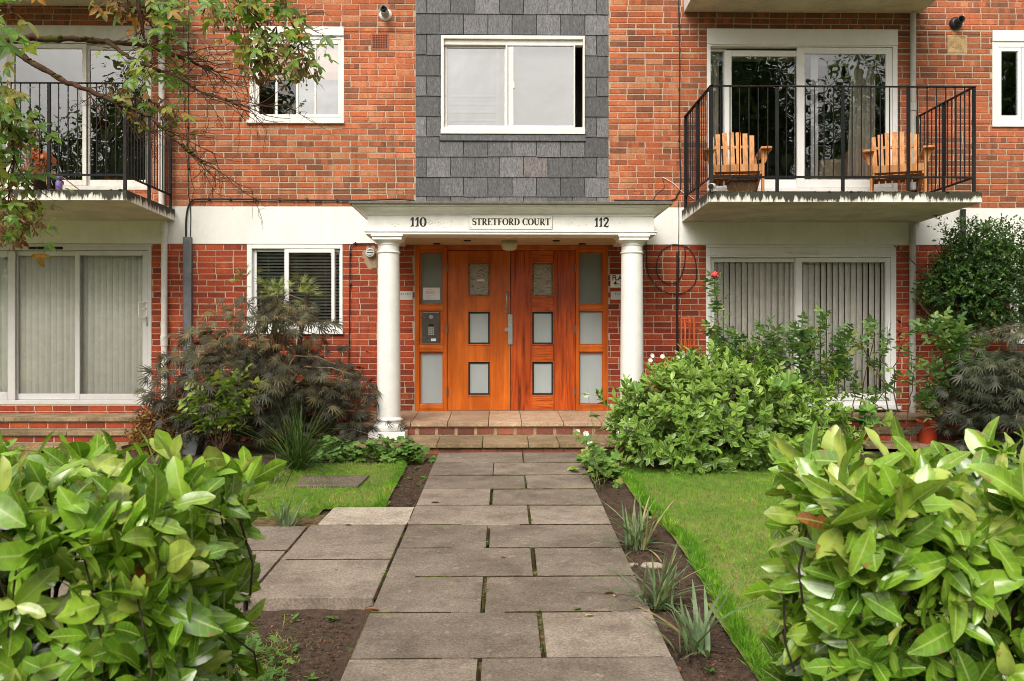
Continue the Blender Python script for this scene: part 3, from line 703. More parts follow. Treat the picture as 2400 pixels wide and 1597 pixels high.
# --- lower right sliding door
x0, x1, z0, z1 = H['lr']
wn = MB(); wn.frame(x0, x1, z0, z1, (.055, .07, .06, .155), -.01, .12); wn.box(x0-.0, x1, -.03, -.012, z1-.03, z1-.004); wn.box(x0, x1, -.02, -.008, z1-.135, z1-.12); wn.box(x0-.02, x1+.03, -.07, .0, z0-.045, z0-.001)
wn = wn.build('patio_door', M['upvc'], bld, bevel=.004)
m0 = X(1867); zb_, zt_ = z0+.065, z1-.16
sash(wn, x0+.057, m0+.02, zb_, zt_, (.06, .03, .085, .05), .05, .09, 'upvc', 'glass_lo')
sash(wn, m0-.012, x1-.072, zb_, zt_, (.085, .06, .09, .055), .0, .042, 'upvc', 'glass_lo')
v = MB(); v.box(X(1840), X(1918), -.028, -.012, z1-.105, z1-.08); v.build('trickle_vent', M['old_white'], wn, bevel=.004)
v = MB(); hx = X(2081); hz = Z(781, px=2080); v.tube([(hx+.03, -.005, hz+.13), (hx-.01, -.05, hz+.12), (hx-.02, -.055, hz-.10), (hx+.03, -.005, hz-.12)], .012, 8); v.build('handle', M['upvc'], wn, True)
# --- lower right window
x0, x1, z0, z1 = H['lrw']
wn = MB(); wn.frame(x0, x1, z0, z1, .06, -.005, .09); wn.box(x0-.03, x1, -.04, .0, z0-.04, z0-.001); wn = wn.build('casement_window', M['upvc'], bld, bevel=.004)
sash(wn, x0+.062, x1-.06, z0+.062, z1-.062, .05, .0, .05, 'upvc', 'glass')

# --- entrance: frame with sidelights, two glazed door leaves
z5x = lambda v: X(800+v/2.946, .03); z5y = lambda v: Z(480+v/2.946, .03)
x0, x1, z0, z1 = H['door']; x0 = z5x(507); x1 = z5x(1841); z0 = .355; yf0, yf1 = .0, .12
LD0, LD1, RD1 = z5x(733), z5x(1168), z5x(1614); dz1 = z5y(322)
en = MB(); en.cur = 0
en.box(x0, z5x(541), yf0, yf1, z0, z1); en.box(z5x(704), LD0-.004, yf0, yf1, z0, z1); en.box(RD1+.004, z5x(1641), yf0, yf1, z0, z1); en.box(z5x(1806), x1, yf0, yf1, z0, z1)
en.cur = 1
en.box(LD0-.004, RD1+.004, yf0, yf1, dz1+.006, z1)
for a, b_ in ((541, 704), (1641, 1806)):
    a, b_ = z5x(a), z5x(b_); en.box(a, b_, yf0, yf1, z5y(332), z1); en.box(a, b_, yf0-.004, yf1, z5y(736), z5y(690)); en.box(a, b_, yf0-.004, yf1, z5y(1018), z5y(970)); en.box(a, b_, yf0-.004, yf1, z0, z5y(1380))
en = en.build('entrance_frame', [M['door_f'], M['door_fx']], bld, bevel=.006)
for a, b_ in ((541, 704), (1641, 1806)):
    a, b_ = z5x(a)-.004, z5x(b_)+.004
    for k, (p, q) in enumerate(((690, 332), (970, 736), (1380, 1018))):
        if k == 1 and a < 0 and b_ < 0.0:
            t = MB(); t.box(a, b_, .03, .05, z5y(p), z5y(q)); t.build('infill_panel', M['door_f'], en)
            t = MB(); t.frame(a+.004, b_-.004, z5y(p)+.001, z5y(q)-.001, .028, .018, .03); t.build('bead', M['door_fx'], en, bevel=.004); continue
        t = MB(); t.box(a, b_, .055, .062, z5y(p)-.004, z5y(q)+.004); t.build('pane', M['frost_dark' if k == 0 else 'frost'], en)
        t = MB(); t.frame(a+.004, b_-.004, z5y(p)+.001, z5y(q)-.001, .012, .028, .054); t.build('bead', M['door_f'], en, bevel=.003)
def leaf(xa, xb, pa, pb, ms, mr, upper):
    lf = MB(); y0, y1 = .022, .07
    lf.box(xa, pa, y0, y1, z0+.004, dz1); lf.box(pb, xb, y0, y1, z0+.004, dz1); lf.cur = 1
    for a, b_ in ((dz1, z5y(403)), (z5y(635), z5y(742)), (z5y(966), z5y(1088)), (z5y(1316), z0+.004)):
        lf.box(pa, pb, y0-.0, y1, min(a, b_), max(a, b_))
    lf = lf.build('entrance_door', [M[ms], M[mr]], bld, bevel=.0025)
    for k, (a, b_) in enumerate(((403, 635), (742, 966), (1088, 1316))):
        zt, zb = z5y(a), z5y(b_)
        t = MB(); t.frame(pa, pb, zb, zt, .022, .036, .052); t.build('gasket', M['wavy_edge' if k == 0 else 'rubber'], lf)
        t = MB(); t.box(pa+.02, pb-.02, .048, .054, zb+.02, zt-.02); t.build('pane', M[('wavy' if k == 0 else 'frost')], lf)
        t = MB(); t.frame(pa-.012, pb+.012, zb-.012, zt+.012, .013, .012, .0225); t.build('bead', M[mr], lf, bevel=.003)
    return lf
ld = leaf(LD0, LD1-.003, z5x(877), z5x(1025), 'door_l', 'door_l', 'wavy')
rd = leaf(LD1+.003, RD1, z5x(1318), z5x(1463), 'door_r', 'door_rail_r', 'wavy')
tag(ld, 'smooth orange left-hand door leaf'); tag(rd, 'redder strongly grained right-hand door leaf')
for lf, hx in ((ld, LD0-.001), (rd, RD1+.001)):
    for zy in (437, 862, 1290):
        t = MB(); zc_ = z5y(zy); t.tube([(hx, .0, zc_-.055), (hx, .0, zc_+.055)], .009, 8); t.box(hx-.012, hx+.012, -.003, .02, zc_-.05, zc_+.05); t.build('hinge', M['brass'], lf)
hx, za, zb = z5x(1143), z5y(616), z5y(742)
t = MB(); t.tube([(hx, .02, za), (hx, -.045, za), (hx, -.05, za-.012), (hx, -.05, zb+.012), (hx, -.045, zb), (hx, .02, zb)], .0095, 10)
for z_ in (za, zb): t.tube([(hx, .021, z_), (hx, .010, z_)], .026, 16)
t.build('pull_handle', M['steel'], ld, True)
t = MB(); t.box(z5x(1150), z5x(1182), .006, .0205, z5y(968), z5y(760)); t.build('lock_guard_plate', M['galv'], ld, bevel=.002)
t = MB(); t.tube([(z5x(1142), .021, z5y(866)), (z5x(1142), .004, z5y(866))], .028, 20); t.tube([(z5x(1142), .005, z5y(866)), (z5x(1142), -.004, z5y(866))], .014, 16); t.build('lock_cylinder', M['steel'], ld)
t = MB(); t.box(LD1-.003, LD1+.003, .03, .06, z0, dz1); t.build('door_gap', M['black'], rd)

# --- steps
LZ = .352
def treads(mb, xs_, y0, y1, z0, z1, fall=.0, r=random.Random(4)):
    for a, b_ in zip(xs_[:-1], xs_[1:]):
        mb.tone = r.uniform(.25, .8); d = r.uniform(-.0015, .0015)
        M_ = Matrix.Shear('XY', 4, (0, 0)) 
        mb.mesh([(a+.003, y0, z0-fall), (b_-.003, y0, z0-fall), (b_-.003, y1, z0), (a+.003, y1, z0), (a+.003, y0, z1-fall+d), (b_-.003, y0, z1-fall+d), (b_-.003, y1, z1+d), (a+.003, y1, z1+d)],
                [(0, 3, 2, 1), (4, 5, 6, 7), (0, 1, 5, 4), (1, 2, 6, 5), (2, 3, 7, 6), (3, 0, 4, 7)])
YL, YS = -1.05, -1.62                      # landing nosing, lower step nosing
sx0, sx1 = P(838, 980, YL).x, 1.95; tx0, tx1 = P(828, 1030, YS).x, 2.1
st = MB(); xl = [sx0, -1.02, -.62, -.16, .145, .36, .70, 1.05, 1.5, sx1]
treads(st, [sx0, -1.0, -.58, -.11, .27, .75, 1.18, 1.6, sx1], YL, -.001, LZ-.048, LZ, .045)
st = st.build('porch_step', M['tread'], bld, bevel=.006)
t = MB(); t.box(sx0+.03, sx1-.03, YL+.035, -.01, .06, LZ-.095); t.build('riser_core', M['mortar_patch'], st)
t = brick_rows(sx0+.04, sx1-.04, .160, LZ-.095, [], .1, course=.087, Y=YL+.035, seed=8, length=.19); 
t.build('brick_riser', M['brick_dark'], st)
s2 = MB(); treads(s2, [tx0, -1.25, -.66, -.17, .33, .66, 1.2, 1.62, tx1], YS, YL+.034, .108, .155, .022)
s2 = s2.build('porch_step', M['tread_moss'], bld, bevel=.006)
t = MB(); t.box(tx0+.04, tx1-.04, YS+.04, YL, -.15, .082); t.build('riser_core', M['joint'], s2)
brick_rows(tx0+.045, tx1-.045, .002, .082, [], .0, Y=YS+.04, seed=9, length=.22).build('brick_riser', M['brick_dark'], s2)
# terrace steps under the patio doors
for (a, b_, nm) in ((-7.6, P(322, 1000, -.8).x, 0), (P(1985, 1000, -.7).x, X(2240, -.7), 1)):
    s3 = MB(); xx = list(np.arange(a, b_, .88)); xx = [x for x in xx if b_-x > .2]+[b_]
    treads(s3, xx, -.62, -.004, .285, .335); treads(s3, xx, -.92, -.585, .15, .20); treads(s3, xx, -1.22, -.885, .015, .065)
    s3 = s3.build('terrace_step', M['tread_moss'], bld, bevel=.005)
    t = MB(); t.box(a+.03, b_-.03, -.585, -.004, .1, .284); t.box(a+.03, b_-.03, -.885, -.58, -.1, .149); t.build('riser_core', M['mortar'], s3)
    t = brick_rows(a+.03, b_-.03, .20, .284, [], .0, Y=-.585, seed=12); t2 = brick_rows(a+.03, b_-.03, .068, .149, [], .0, Y=-.885, seed=13)
    n = len(t.v); t.mesh(t2.v, t2.f); t.c[n:] = t2.c; t.build('brick_riser', M['brick_lo'], s3)

# --- portico: two columns, entablature, flat roof
PF = -1.27                                  # front plane of the frieze
fx0, fx1 = P(861, 523, PF).x, P(1533, 523, PF).x; zf0, zf1 = Z(551.3, PF), Z(503.8, PF)
en2 = MB(); dI = .30
def ring(mb, o, za, zb):                      # solid U-shaped band (front + two returns)
    y0 = PF-o; mb.box(fx0-o, fx1+o, y0, y0+dI+o, za, zb); mb.box(fx0-o, fx0+dI, y0+dI+o, -.016, za, zb); mb.box(fx1-dI, fx1+o, y0+dI+o, -.016, za, zb)
ring(en2, .02, zf0, zf0+.028); ring(en2, .032, zf0+.028, zf0+.040); ring(en2, 0, zf0+.040, zf1-.016); ring(en2, .012, zf1-.016, zf1)
ent = en2.build('entablature', M['portico'], bld, bevel=.003)
cz1 = Z(472.8, PF-.17)
cn = MB(); base_z = zf1
prof = [(.022, 0), (.022, .012), (.036, .0122), (.036, .022), (.046, .030), (.074, .046), (.108, .056), (.122, .062), (.122, .072), (.138, .0722), (.150, .080), (.150, .092)]
top_h = cz1-base_z
def rect(o): return (fx0-o, fx1+o, PF-o, -.016)
prof = [(o, h/.092*(top_h-.032)) for o, h in prof]
for (o0, h0), (o1, h1) in zip(prof[:-1], prof[1:]): cn.frustum(rect(o0), base_z+h0, rect(o1), base_z+h1)
cn.build('cornice', M['portico'], ent)
t = MB(); t.box(fx0-.178, fx1+.178, PF-.178, -.016, cz1-.031, cz1); t.build('lead_roof', paint('weathered_roof_edge', (.17, .15, .12), .8, .25, .3, .2, dirt=.6, dirtc=(.10, .09, .06), scale=20), ent, bevel=.006)
t = MB(); t.box(fx0+dI+.001, fx1-dI-.001, PF+dI+.021, -.03, zf0+.02, zf0+.05); t.build('soffit', M['soffit_paint'], ent)
def column(px):
    cx = P(px, 800, -1.13).x; cy = -1.13
    zt = zf0-.001
    c_ = MB(); zb = .135
    sh0, sh1 = zb+.245, zt-.20
    prof = []
    for k in range(13):
        t = k/12; prof.append((.1335-.0135*t**1.5, sh0+(sh1-sh0)*t))
    z_ = sh1
    prof += [(.124, z_+.002), (.131, z_+.006), (.133, z_+.014), (.128, z_+.02), (.1195, z_+.024), (.1185, z_+.085), (.127, z_+.092), (.129, z_+.10), (.122, z_+.104), (.125, z_+.112), (.135, z_+.125), (.152, z_+.137), (.158, z_+.142)]
    c_.lathe(cx, cy, prof, 48)
    c_ = c_.build('column', M['portico'], bld, True)
    m_ = c_.modifiers.new('es', 'EDGE_SPLIT'); m_.split_angle = R(40)
    t = MB(); t.box(cx-.165, cx+.165, cy-.165, cy+.165, z_+.142, z_+.178); t.box(cx-.178, cx+.178, cy-.178, cy+.178, z_+.178, zt); t.build('capital', M['portico'], c_, bevel=.004)
    t = MB(); bp = [(.175, zb+.088)]+[(.142+.036*math.cos(a), zb+.128+.040*math.sin(a)) for a in np.linspace(-1.5, 1.5, 11)]+[(.146, zb+.175), (.139, zb+.19), (.142, zb+.20)]+[(.140+.018*math.cos(a), zb+.217+.014*math.sin(a)) for a in np.linspace(-1.4, 1.4, 7)]+[(.1335, zb+.247)]
    t.lathe(cx, cy, bp, 48); t.build('base_moulding', M['portico'], c_, True)
    t = MB(); t.box(cx-.205, cx+.205, cy-.205, cy+.205, zb-.0, zb+.09); t.build('plinth', M['portico'], c_, bevel=.006)
column(911); column(1481)

# --- balconies
def balcony(xl, xr, rails, ztop=2.885, zbot=2.775, zback=2.745, yf=-1.45, lab=None):
    s = MB(); s.cur = 0
    V = [(xl, yf, zbot), (xr, yf, zbot), (xr, -.015, zback), (xl, -.015, zback), (xl, yf, ztop), (xr, yf, ztop), (xr, -.015, ztop), (xl, -.015, ztop)]
    s.mesh(V, [(4, 5, 6, 7)]); s.cur = 1; s.mesh(V, [(0, 1, 5, 4), (1, 2, 6, 5), (3, 0, 4, 7)]); s.cur = 2; s.mesh(V, [(0, 3, 2, 1)]); s.cur = 0; s.mesh(V, [(2, 3, 7, 6)])
    s = s.build('balcony', [M['tread_moss'], M['edge'] if rails else M['white_band'], M['soffit']], bld)
    if lab: tag(s, lab)
    if not rails: return s
    g = MB(); r = random.Random(int(xr*10)); 
    for k in range(int((xr-xl)*60)):          # moss cushions along the edge
        x = r.uniform(xl+.02, xr-.02); y = yf+abs(r.gauss(0, .05))+.004; q = r.uniform(.006, .02)
        if mnoise.noise((x*1.7, 3.1, 0)) < -.15: continue
        g.lathe(x, y, [(q*1.3, ztop-.001), (q*1.1, ztop+q*.35), (q*.5, ztop+q*.7), (.001, ztop+q*.75)], 6, caps=False)
    g.build('moss', M['moss'], s, True)['kind'] = 'stuff'
    return s
def railing(s, path, post_gap, nb, ztop=2.885, zr=4.07, zl=3.06):
    """path: polyline of xy; posts and balusters stand along each leg"""
    h = MB(); h2 = MB()
    for (ax, ay), (bx_, by) in zip(path[:-1], path[1:]):
        L = math.hypot(bx_-ax, by-ay); ang = math.atan2(by-ay, bx_-ax); T = Matrix.Translation((ax, ay, 0)) @ Matrix.Rotation(ang, 4, 'Z')
        h.box(-.02, L+.02, -.02, .02, zr-.008, zr+.003, T); h2.box(0, L, -.006, .006, zl-.012, zl+.012, T)
    h.build('handrail', M['rail'], s, bevel=.002); h2.build('bottom_rail', M['rail'], s, bevel=.002)
    def post(x, y, low):
        p = MB(); p.box(x-.018, x+.018, y-.011, y+.011, low, zr-.009); p.build('post', M['rail'], s, bevel=.002)
    for leg, ((ax, ay), (bx_, by)) in enumerate(zip(path[:-1], path[1:])):
        L = math.hypot(bx_-ax, by-ay); n = max(1, round(L/post_gap)); 
        for i in range(n):
            for k in range(nb+1):
                t = (i+k/(nb+1))/n; x, y = ax+(bx_-ax)*t, ay+(by-ay)*t
                if k == 0:
                    post(x, y, ztop-.0 if True else zl)
                else:
                    p = MB(); p.box(x-.005, x+.005, y-.005, y+.005, zl+.013, zr-.009); p.build('baluster', M['rail'], s)
    post(path[-1][0], path[-1][1], ztop)
YB = -1.45
bR0, bR1 = P(1600, 520, -.1).x, P(2157, 524, -.1).x
bR0 = (P(1662.8, 470, YB).x+bR0)/2; bR1 = (P(2309.4, 475, YB).x+bR1)/2
bl = balcony(bR0, bR1, True, lab='right-hand balcony with two chairs'); railing(bl, [(bR0+.04, -.06), (bR0+.04, YB+.06), (bR1-.06, YB+.06), (bR1-.06, -.06)], .735, 6)
bL1 = (P(288, 450, YB).x+P(411, 505, -.1).x)/2
bl2 = balcony(-8.0, bL1, True, lab='left-hand balcony behind the branches'); railing(bl2, [(-7.4, YB+.06), (bL1-.04, YB+.06), (bL1-.04, -.06)], .80, 7)
balcony(bR0+.03, bR1-.0, False, 5.54, 5.43, 5.40); balcony(-8.0, bL1+.03, False, 5.56, 5.46, 5.43)
# ================================================================ lettering
def strip(mb, pts, wd, y, sx=1, sz=1, ox=0, oz=0):
    n = len(pts)
    if not isinstance(wd, (list, tuple)): wd = [wd]*n
    L_, R_ = [], []
    for i, (px, pz) in enumerate(pts):
        ax, az = pts[max(i-1, 0)]; bx_, bz_ = pts[min(i+1, n-1)]
        dx, dz = bx_-ax, bz_-az; l = math.hypot(dx, dz) or 1; nx, nz = -dz/l, dx/l
        L_.append((px+nx*wd[i]/2, pz+nz*wd[i]/2)); R_.append((px-nx*wd[i]/2, pz-nz*wd[i]/2))
    q = lambda p: (ox+p[0]*sx, y, oz+p[1]*sz)
    for i in range(n-1): mb.poly([q(R_[i]), q(R_[i+1]), q(L_[i+1]), q(L_[i])])
def arc(cx, cz, rx, rz, a0, a1, n=20): return [(cx+rx*math.cos(R(a0+(a1-a0)*k/n)), cz+rz*math.sin(R(a0+(a1-a0)*k/n))) for k in range(n+1)]
def thick(a0, a1, lo, hi, n=20): return [lo+(hi-lo)*abs(math.cos(R(a0+(a1-a0)*k/n)))**1.3 for k in range(n+1)]
def glyph(ch):
    S = []; T = .17; t = .055
    def stem(x, w_=T): S.append(([(x, 0), (x, 1)], w_))
    def ser(x, z, l=.40): S.append(([(x-l/2, z), (x+l/2, z)], t))
    if ch == 'S':
        S.append((arc(.30, .74, .215, .235, 25, 270, 18)+arc(.30, .265, .225, .24, 90, -160, 18)[1:], [.05+.0*k for k in range(3)]+[.07+.10*math.sin(math.pi*k/33) for k in range(31)]+[.05]*3))
        S.append(([(.51, .70), (.51, .99)], .045)); S.append(([(.07, .02), (.07, .32)], .045)); w_ = .60
    elif ch == 'T':
        S.append(([(.02, .97), (.74, .97)], .06)); stem(.38); ser(.38, .025); S.append(([(.03, .98), (.06, .74)], [.08, .02])); S.append(([(.73, .98), (.70, .74)], [.08, .02])); w_ = .78
    elif ch in 'RP':
        stem(.20); ser(.18, .025); ser(.14, .975, .28)
        S.append(([(.2, .973), (.36, .973)], t)); S.append(([(.2, .48), (.36, .48)], t)); S.append((arc(.36, .727, .21, .247, 90, -90), thick(90, -90, t, T)))
        S.append(([(.36, .48), (.56, .16), (.72, .03), (.80, .03)], [.14, .17, .13, .05])); w_ = .80
    elif ch in 'EF':
        stem(.20); ser(.18, .025, .40 if ch == 'F' else .3); S.append(([(.02, .973), (.62, .973)], t)); S.append(([(.2, .52), (.48, .52)], t)); S.append(([(.48, .40), (.48, .64)], .045)); S.append(([(.63, .99), (.60, .75)], [.08, .02]))
        if ch == 'E': S.append(([(.1, .027), (.66, .027)], t)); S.append(([(.67, .01), (.63, .27)], [.08, .02]))
        w_ = .70
    elif ch == 'O': S.append((arc(.42, .5, .335, .475, 0, 360, 40), thick(0, 360, t, T+.02, 40))); w_ = .86
    elif ch == 'D':
        stem(.20); S.append(([(.03, .973), (.36, .973)], t)); S.append(([(.03, .027), (.36, .027)], t)); S.append((arc(.36, .5, .36, .473, 90, -90), thick(90, -90, t, T+.02))); w_ = .84
    elif ch == 'C':
        S.append((arc(.42, .5, .34, .475, 48, 318, 34), thick(48, 318, t, T+.02, 34))); S.append(([(.68, .68), (.69, .99)], [.03, .07])); w_ = .76
    elif ch == 'U':
        S.append(([(.19, 1), (.19, .32)], T)); ser(.17, .975, .36); S.append(([(.66, 1), (.66, .32)], .065)); ser(.66, .975, .28); S.append((arc(.425, .33, .235, .305, 180, 360), [T-(T-.065)*k/20 for k in range(21)])); w_ = .84
    elif ch == '1':
        S.append(([(.02, .66), (.14, .80), (.30, 1.0)], [.02, .09, .06])); S.append(([(.25, 1.0), (.25, .5), (.24, .1)], [.13, .105, .12])); S.append(([(.02, .01), (.16, .05), (.25, .16), (.33, .06), (.36, .04)], [.02, .09, .12, .07, .02])); w_ = .46
    elif ch == '0': S.append((arc(.30, .5, .235, .46, 0, 360, 40), thick(0, 360, .06, .135, 40))); w_ = .62
    elif ch == '2':
        S.append((arc(.30, .73, .22, .235, 170, -35, 18)+[(.36, .42), (.18, .2), (.06, .06)], [.12, .09]+[.07+.06*math.sin(k/17*3) for k in range(17)]+[.12, .10, .06])); S.append(([(.04, .06), (.2, .11), (.36, .04), (.5, .05), (.58, .18)], [.05, .10, .12, .09, .02])); S.append((arc(.12, .72, .03, .03, 0, 360, 10), .05)); w_ = .64
    else: w_ = .40
    return S, w_
def serif_text(mb, s, x0, x1, z0, h, y, bold=1.35):
    tot = sum(glyph(c)[1] for c in s); sx = (x1-x0)/tot; x = x0
    for i, c in enumerate(s):
        S, w_ = glyph(c)
        for j, (p, wd) in enumerate(S): strip(mb, p, [q_*bold for q_ in wd] if isinstance(wd, list) else wd*bold, y-.00006*j, sx, h, x, z0)
        x += w_*sx
def sans(body, h, x, y, z, mat, parent, name='lettering', bold=0.0, align='LEFT', xs=1.0):
    cu = bpy.data.curves.new('txt', 'FONT'); cu.body = body; cu.size = h/.70; cu.offset = bold; cu.align_x = align; cu.space_line = 1.0
    o = bpy.data.objects.new('txt', cu); col.objects.link(o)
    me = bpy.data.meshes.new_from_object(o.evaluated_get(bpy.context.evaluated_depsgraph_get())); bpy.data.objects.remove(o)
    me.transform(Matrix.Translation((x, y, z)) @ Matrix.Rotation(R(90), 4, 'X') @ Matrix.Diagonal((xs, 1, 1, 1)))
    me.name = name; return link(name, me, mat, parent)

# --- name plate and numbers on the frieze
zx_ = lambda v: P(840+v/3.185, 520, PF).x
zz_ = lambda v: Z(460+v/3.185, PF)
t = MB(); t.box(zx_(828), zx_(1447), PF-.012, PF-.0005, zz_(249), zz_(146)); npl = t.build('name_plate', M['plate'], bevel=.002)
tag(npl, 'long cream name plate reading STRETFORD COURT on the portico frieze', 'sign')
t = MB(); serif_text(t, 'STRETFORD COURT', zx_(850), zx_(1434), zz_(220), zz_(170)-zz_(220), PF-.0132, 1.25); t.build('lettering', M['ink'], npl)
t = MB(); t.frame(zx_(824), zx_(1451), zz_(251.5), zz_(143.5), .008, PF-.003, PF-.0006); t.build('shadow_gap', M['ink_grey'], npl)  # thin grey frame painted as the shadow round the plate
for a in (840, 1436):
    for b_ in (160, 237):
        t = MB(); t.lathe(0, 0, [(.008, 0), (.008, .002), (.005, .004), (.0005, .0045)], 12, Matrix.Translation((zx_(a), PF-.012, zz_(b_))) @ Matrix.Rotation(R(90), 4, 'X')); t.build('screw', M['grey_plate'], npl)
for s, a, b_ in (('110', 386, 508), ('112', 1762, 1872)):
    t = MB(); serif_text(t, s, zx_(a), zx_(b_), zz_(232), zz_(162)-zz_(232), PF-.003, 1.55); o = t.build('house_number', M['ink'])
    tag(o, 'black ornate house number 110 at the left of the portico frieze' if s == '110' else 'black ornate house number 112 at the right of the portico frieze', 'house number', 'house numbers on the frieze')
t = MB()
for k in range(4): a, b_ = R(90*k), R(90*k+90); t.tube([(zx_(537)+.03*math.cos(a), PF-.001, zz_(201)+.024*math.sin(a)), (zx_(537)+.03*math.cos(b_), PF-.001, zz_(201)+.024*math.sin(b_))], .002, 4)
r = random.Random(2)
# flaked paint specks on the frieze
for k in range(46):
    cx = random.choice((zx_(560), zx_(640), zx_(705), zx_(265), zx_(1600), zx_(1680), zx_(1990)))+r.gauss(0, .05); cz = zz_(205)+r.gauss(0, .025); q = r.uniform(.002, .006)
    t.poly([(cx-q*1.6, PF-.0008, cz-q*.4), (cx+q, PF-.0008, cz-q*.6), (cx+q*1.8, PF-.0008, cz+q*.3), (cx-q, PF-.0008, cz+q*.6)])
t.build('flaked_paint', paint('flaked_paint', (.42, .36, .27), .8, .3, 0), ent)
# --- flat signs beside the doors
def plate(name, x0, x1, z0, z1, mat, lab, y=-.013, bev=.006):
    t = MB(); t.box(x0, x1, y, -.006, z0, z1); o = t.build(name, M[mat], bevel=bev); tag(o, lab, 'sign', 'flat number signs by the doors'); return o
zq = lambda v: X(1380+v/4.9); zw = lambda v: Z(540+v/4.9)
o = plate('flat_sign', zq(243), zq(243)+.32, zw(666), zw(508), 'sign', 'white sign with bold black FLATS lettering, half hidden by the right column')
t = MB(); t.frame(zq(243)+.006, zq(243)+.314, zw(666)+.006, zw(508)-.006, .003, -.0136, -.0131); t.build('border', M['ink'], o)
sans('FLATS', .062, zq(266), -.0138, zw(577), M['ink'], o, bold=.0022, xs=.86); sans('4-3', .062, zq(282), -.0138, zw(638), M['ink'], o, bold=.0014)
for a, b_ in ((255, 520), (255, 655)):
    t = MB(); t.tube([(zq(a), -.013, zw(b_)), (zq(a), -.0145, zw(b_))], .004, 8); t.build('screw', M['ink'], o)
o = plate('flat_sign', zq(250), zq(250)+.26, zw(800), zw(706), 'grey_plate', 'small pale grey plate reading FLAT below the bold white sign', bev=.002)
sans('FLAT', .030, zq(300), -.0138, zw(748), M['ink'], o)
a1 = X(800+492/2.946); o = plate('flat_sign', a1-.20, a1, Z(480+660/2.946), Z(480+601/2.946), 'grey_plate', 'small pale plate reading FLATS 1 & 2 behind the left column', bev=.002)
sans('FLATS 1 & 2', .026, a1-.018, -.0138, Z(480+627/2.946), M['ink'], o, align='RIGHT')
# --- notices
a, b_ = z5x(562), z5x(680)
t = MB(); t.box(a, b_, .050, .0545, z5y(660), z5y(575)); o = t.build('paper_notice', M['paper']); tag(o, 'white printed paper notice taped inside the left sidelight glass', 'notice')
t = MB(); r = random.Random(3); z_ = z5y(588); hgt = z5y(575)-z5y(660)
for k in range(9):
    t.box(a+.035+(.012 if k == 0 else 0), a+.035+r.uniform(.06, b_-a-.05), .0492, .0499, z_-.004, z_); z_ -= hgt*(.14 if k in (0, 3) else .082)
t.build('print', M['ink_grey'], o)
t = MB(); t.mesh([(z5x(935), .046, z5y(531)), (z5x(985), .046, z5y(528)), (z5x(986), .046, z5y(517)), (z5x(937), .046, z5y(519))], [(0, 1, 2, 3)]); o = t.build('paper_label', M['paper']); tag(o, 'torn strip of white paper stuck to the upper door pane', 'label')
# --- intercom
ip = MB(); xa, xb, za, zb = z5x(558), z5x(681), z5y(963), z5y(741); ip.box(xa, xb, .012, .0295, za, zb); ip = ip.build('intercom', M['panel'], bevel=.003)
tag(ip, 'dark steel door entry intercom with keypad in the left sidelight', 'intercom')
t = MB(); t.box(xa+.016, xb-.016, .008, .0115, zb-.014, zb-.006); t.box(xa+.004, xb-.004, .008, .0115, za+.002, za+.007); t.build('trim', M['steel'], ip)
zi = lambda px, py: (960+px/5.6, 560+py/5.6)
def ix(px): return X(960+px/5.6, .01)
def iz(py): return Z(560+py/5.6, .01)
t = MB()
for i in range(5):
    for j in range(6):
        if (i-2)**2+(j-2.5)**2 < 8: t.box(ix(262+i*11)-.003, ix(262+i*11)+.003, .0095, .0115, iz(1010+j*8)-.0035, iz(1010+j*8)+.0035)
t.build('speaker_grille', M['button'], ip)
t = MB(); t.box(ix(252), ix(314), .009, .0115, iz(1147), iz(1124)); t.build('display', M['black'], ip)
for i in range(3):
    for j in range(4):
        t = MB(); t.tube([(ix(255+27*i), .012, iz(1175+27*j)), (ix(255+27*i), .006, iz(1175+27*j))], .0085, 14); t.build('button', M['button'], ip, bevel=.001)
t = MB(); t.box(ix(280), ix(346), .009, .0115, iz(1348), iz(1313)); t.build('name_card', M['paper'], ip)
for a, b_ in ((193, 1034), (372, 1034), (190, 1306), (370, 1306), (252, 1335)):
    t = MB(); t.tube([(ix(a), .012, iz(b_)), (ix(a), .009, iz(b_))], .004, 8); t.build('screw', M['button'], ip)

# --- lamps in the portico soffit
zs_ = zf0+.02
for px, py, Y in ((813, 317, -.55), (1477, 317, -.55), (585, 349, -.2), (1672, 351, -.2)):
    p = P(840+px/3.185, 460+py/3.185, Y); t = MB(); t.tube([(p.x, Y, zs_-.0), (p.x, Y, zs_-.012)], .045, 20); o = t.build('recessed_downlight', M['bronze'] if 'bronze' in M else M['pipe_black'])
    tag(o, {813: 'unlit recessed downlight left of the globe lamp, near the front of the soffit', 1477: 'unlit recessed downlight right of the globe lamp, near the front of the soffit', 585: 'unlit recessed downlight over the left sidelight, at the back of the soffit', 1672: 'unlit recessed downlight over the right sidelight, at the back of the soffit'}[px], 'downlight', 'downlights in the portico soffit')
p = P(840+1128/3.185, 460+335/3.185, -.5); t = MB(); t.lathe(p.x, -.5, [(.085, zs_), (.085, zs_-.03), (.10, zs_-.032), (.10, zs_-.06), (.085, zs_-.10), (.05, zs_-.118), (.001, zs_-.122)], 28); o = t.build('soffit_lamp', M['lamp'], smooth=True); tag(o, 'round cream globe lamp under the portico ceiling', 'lamp')

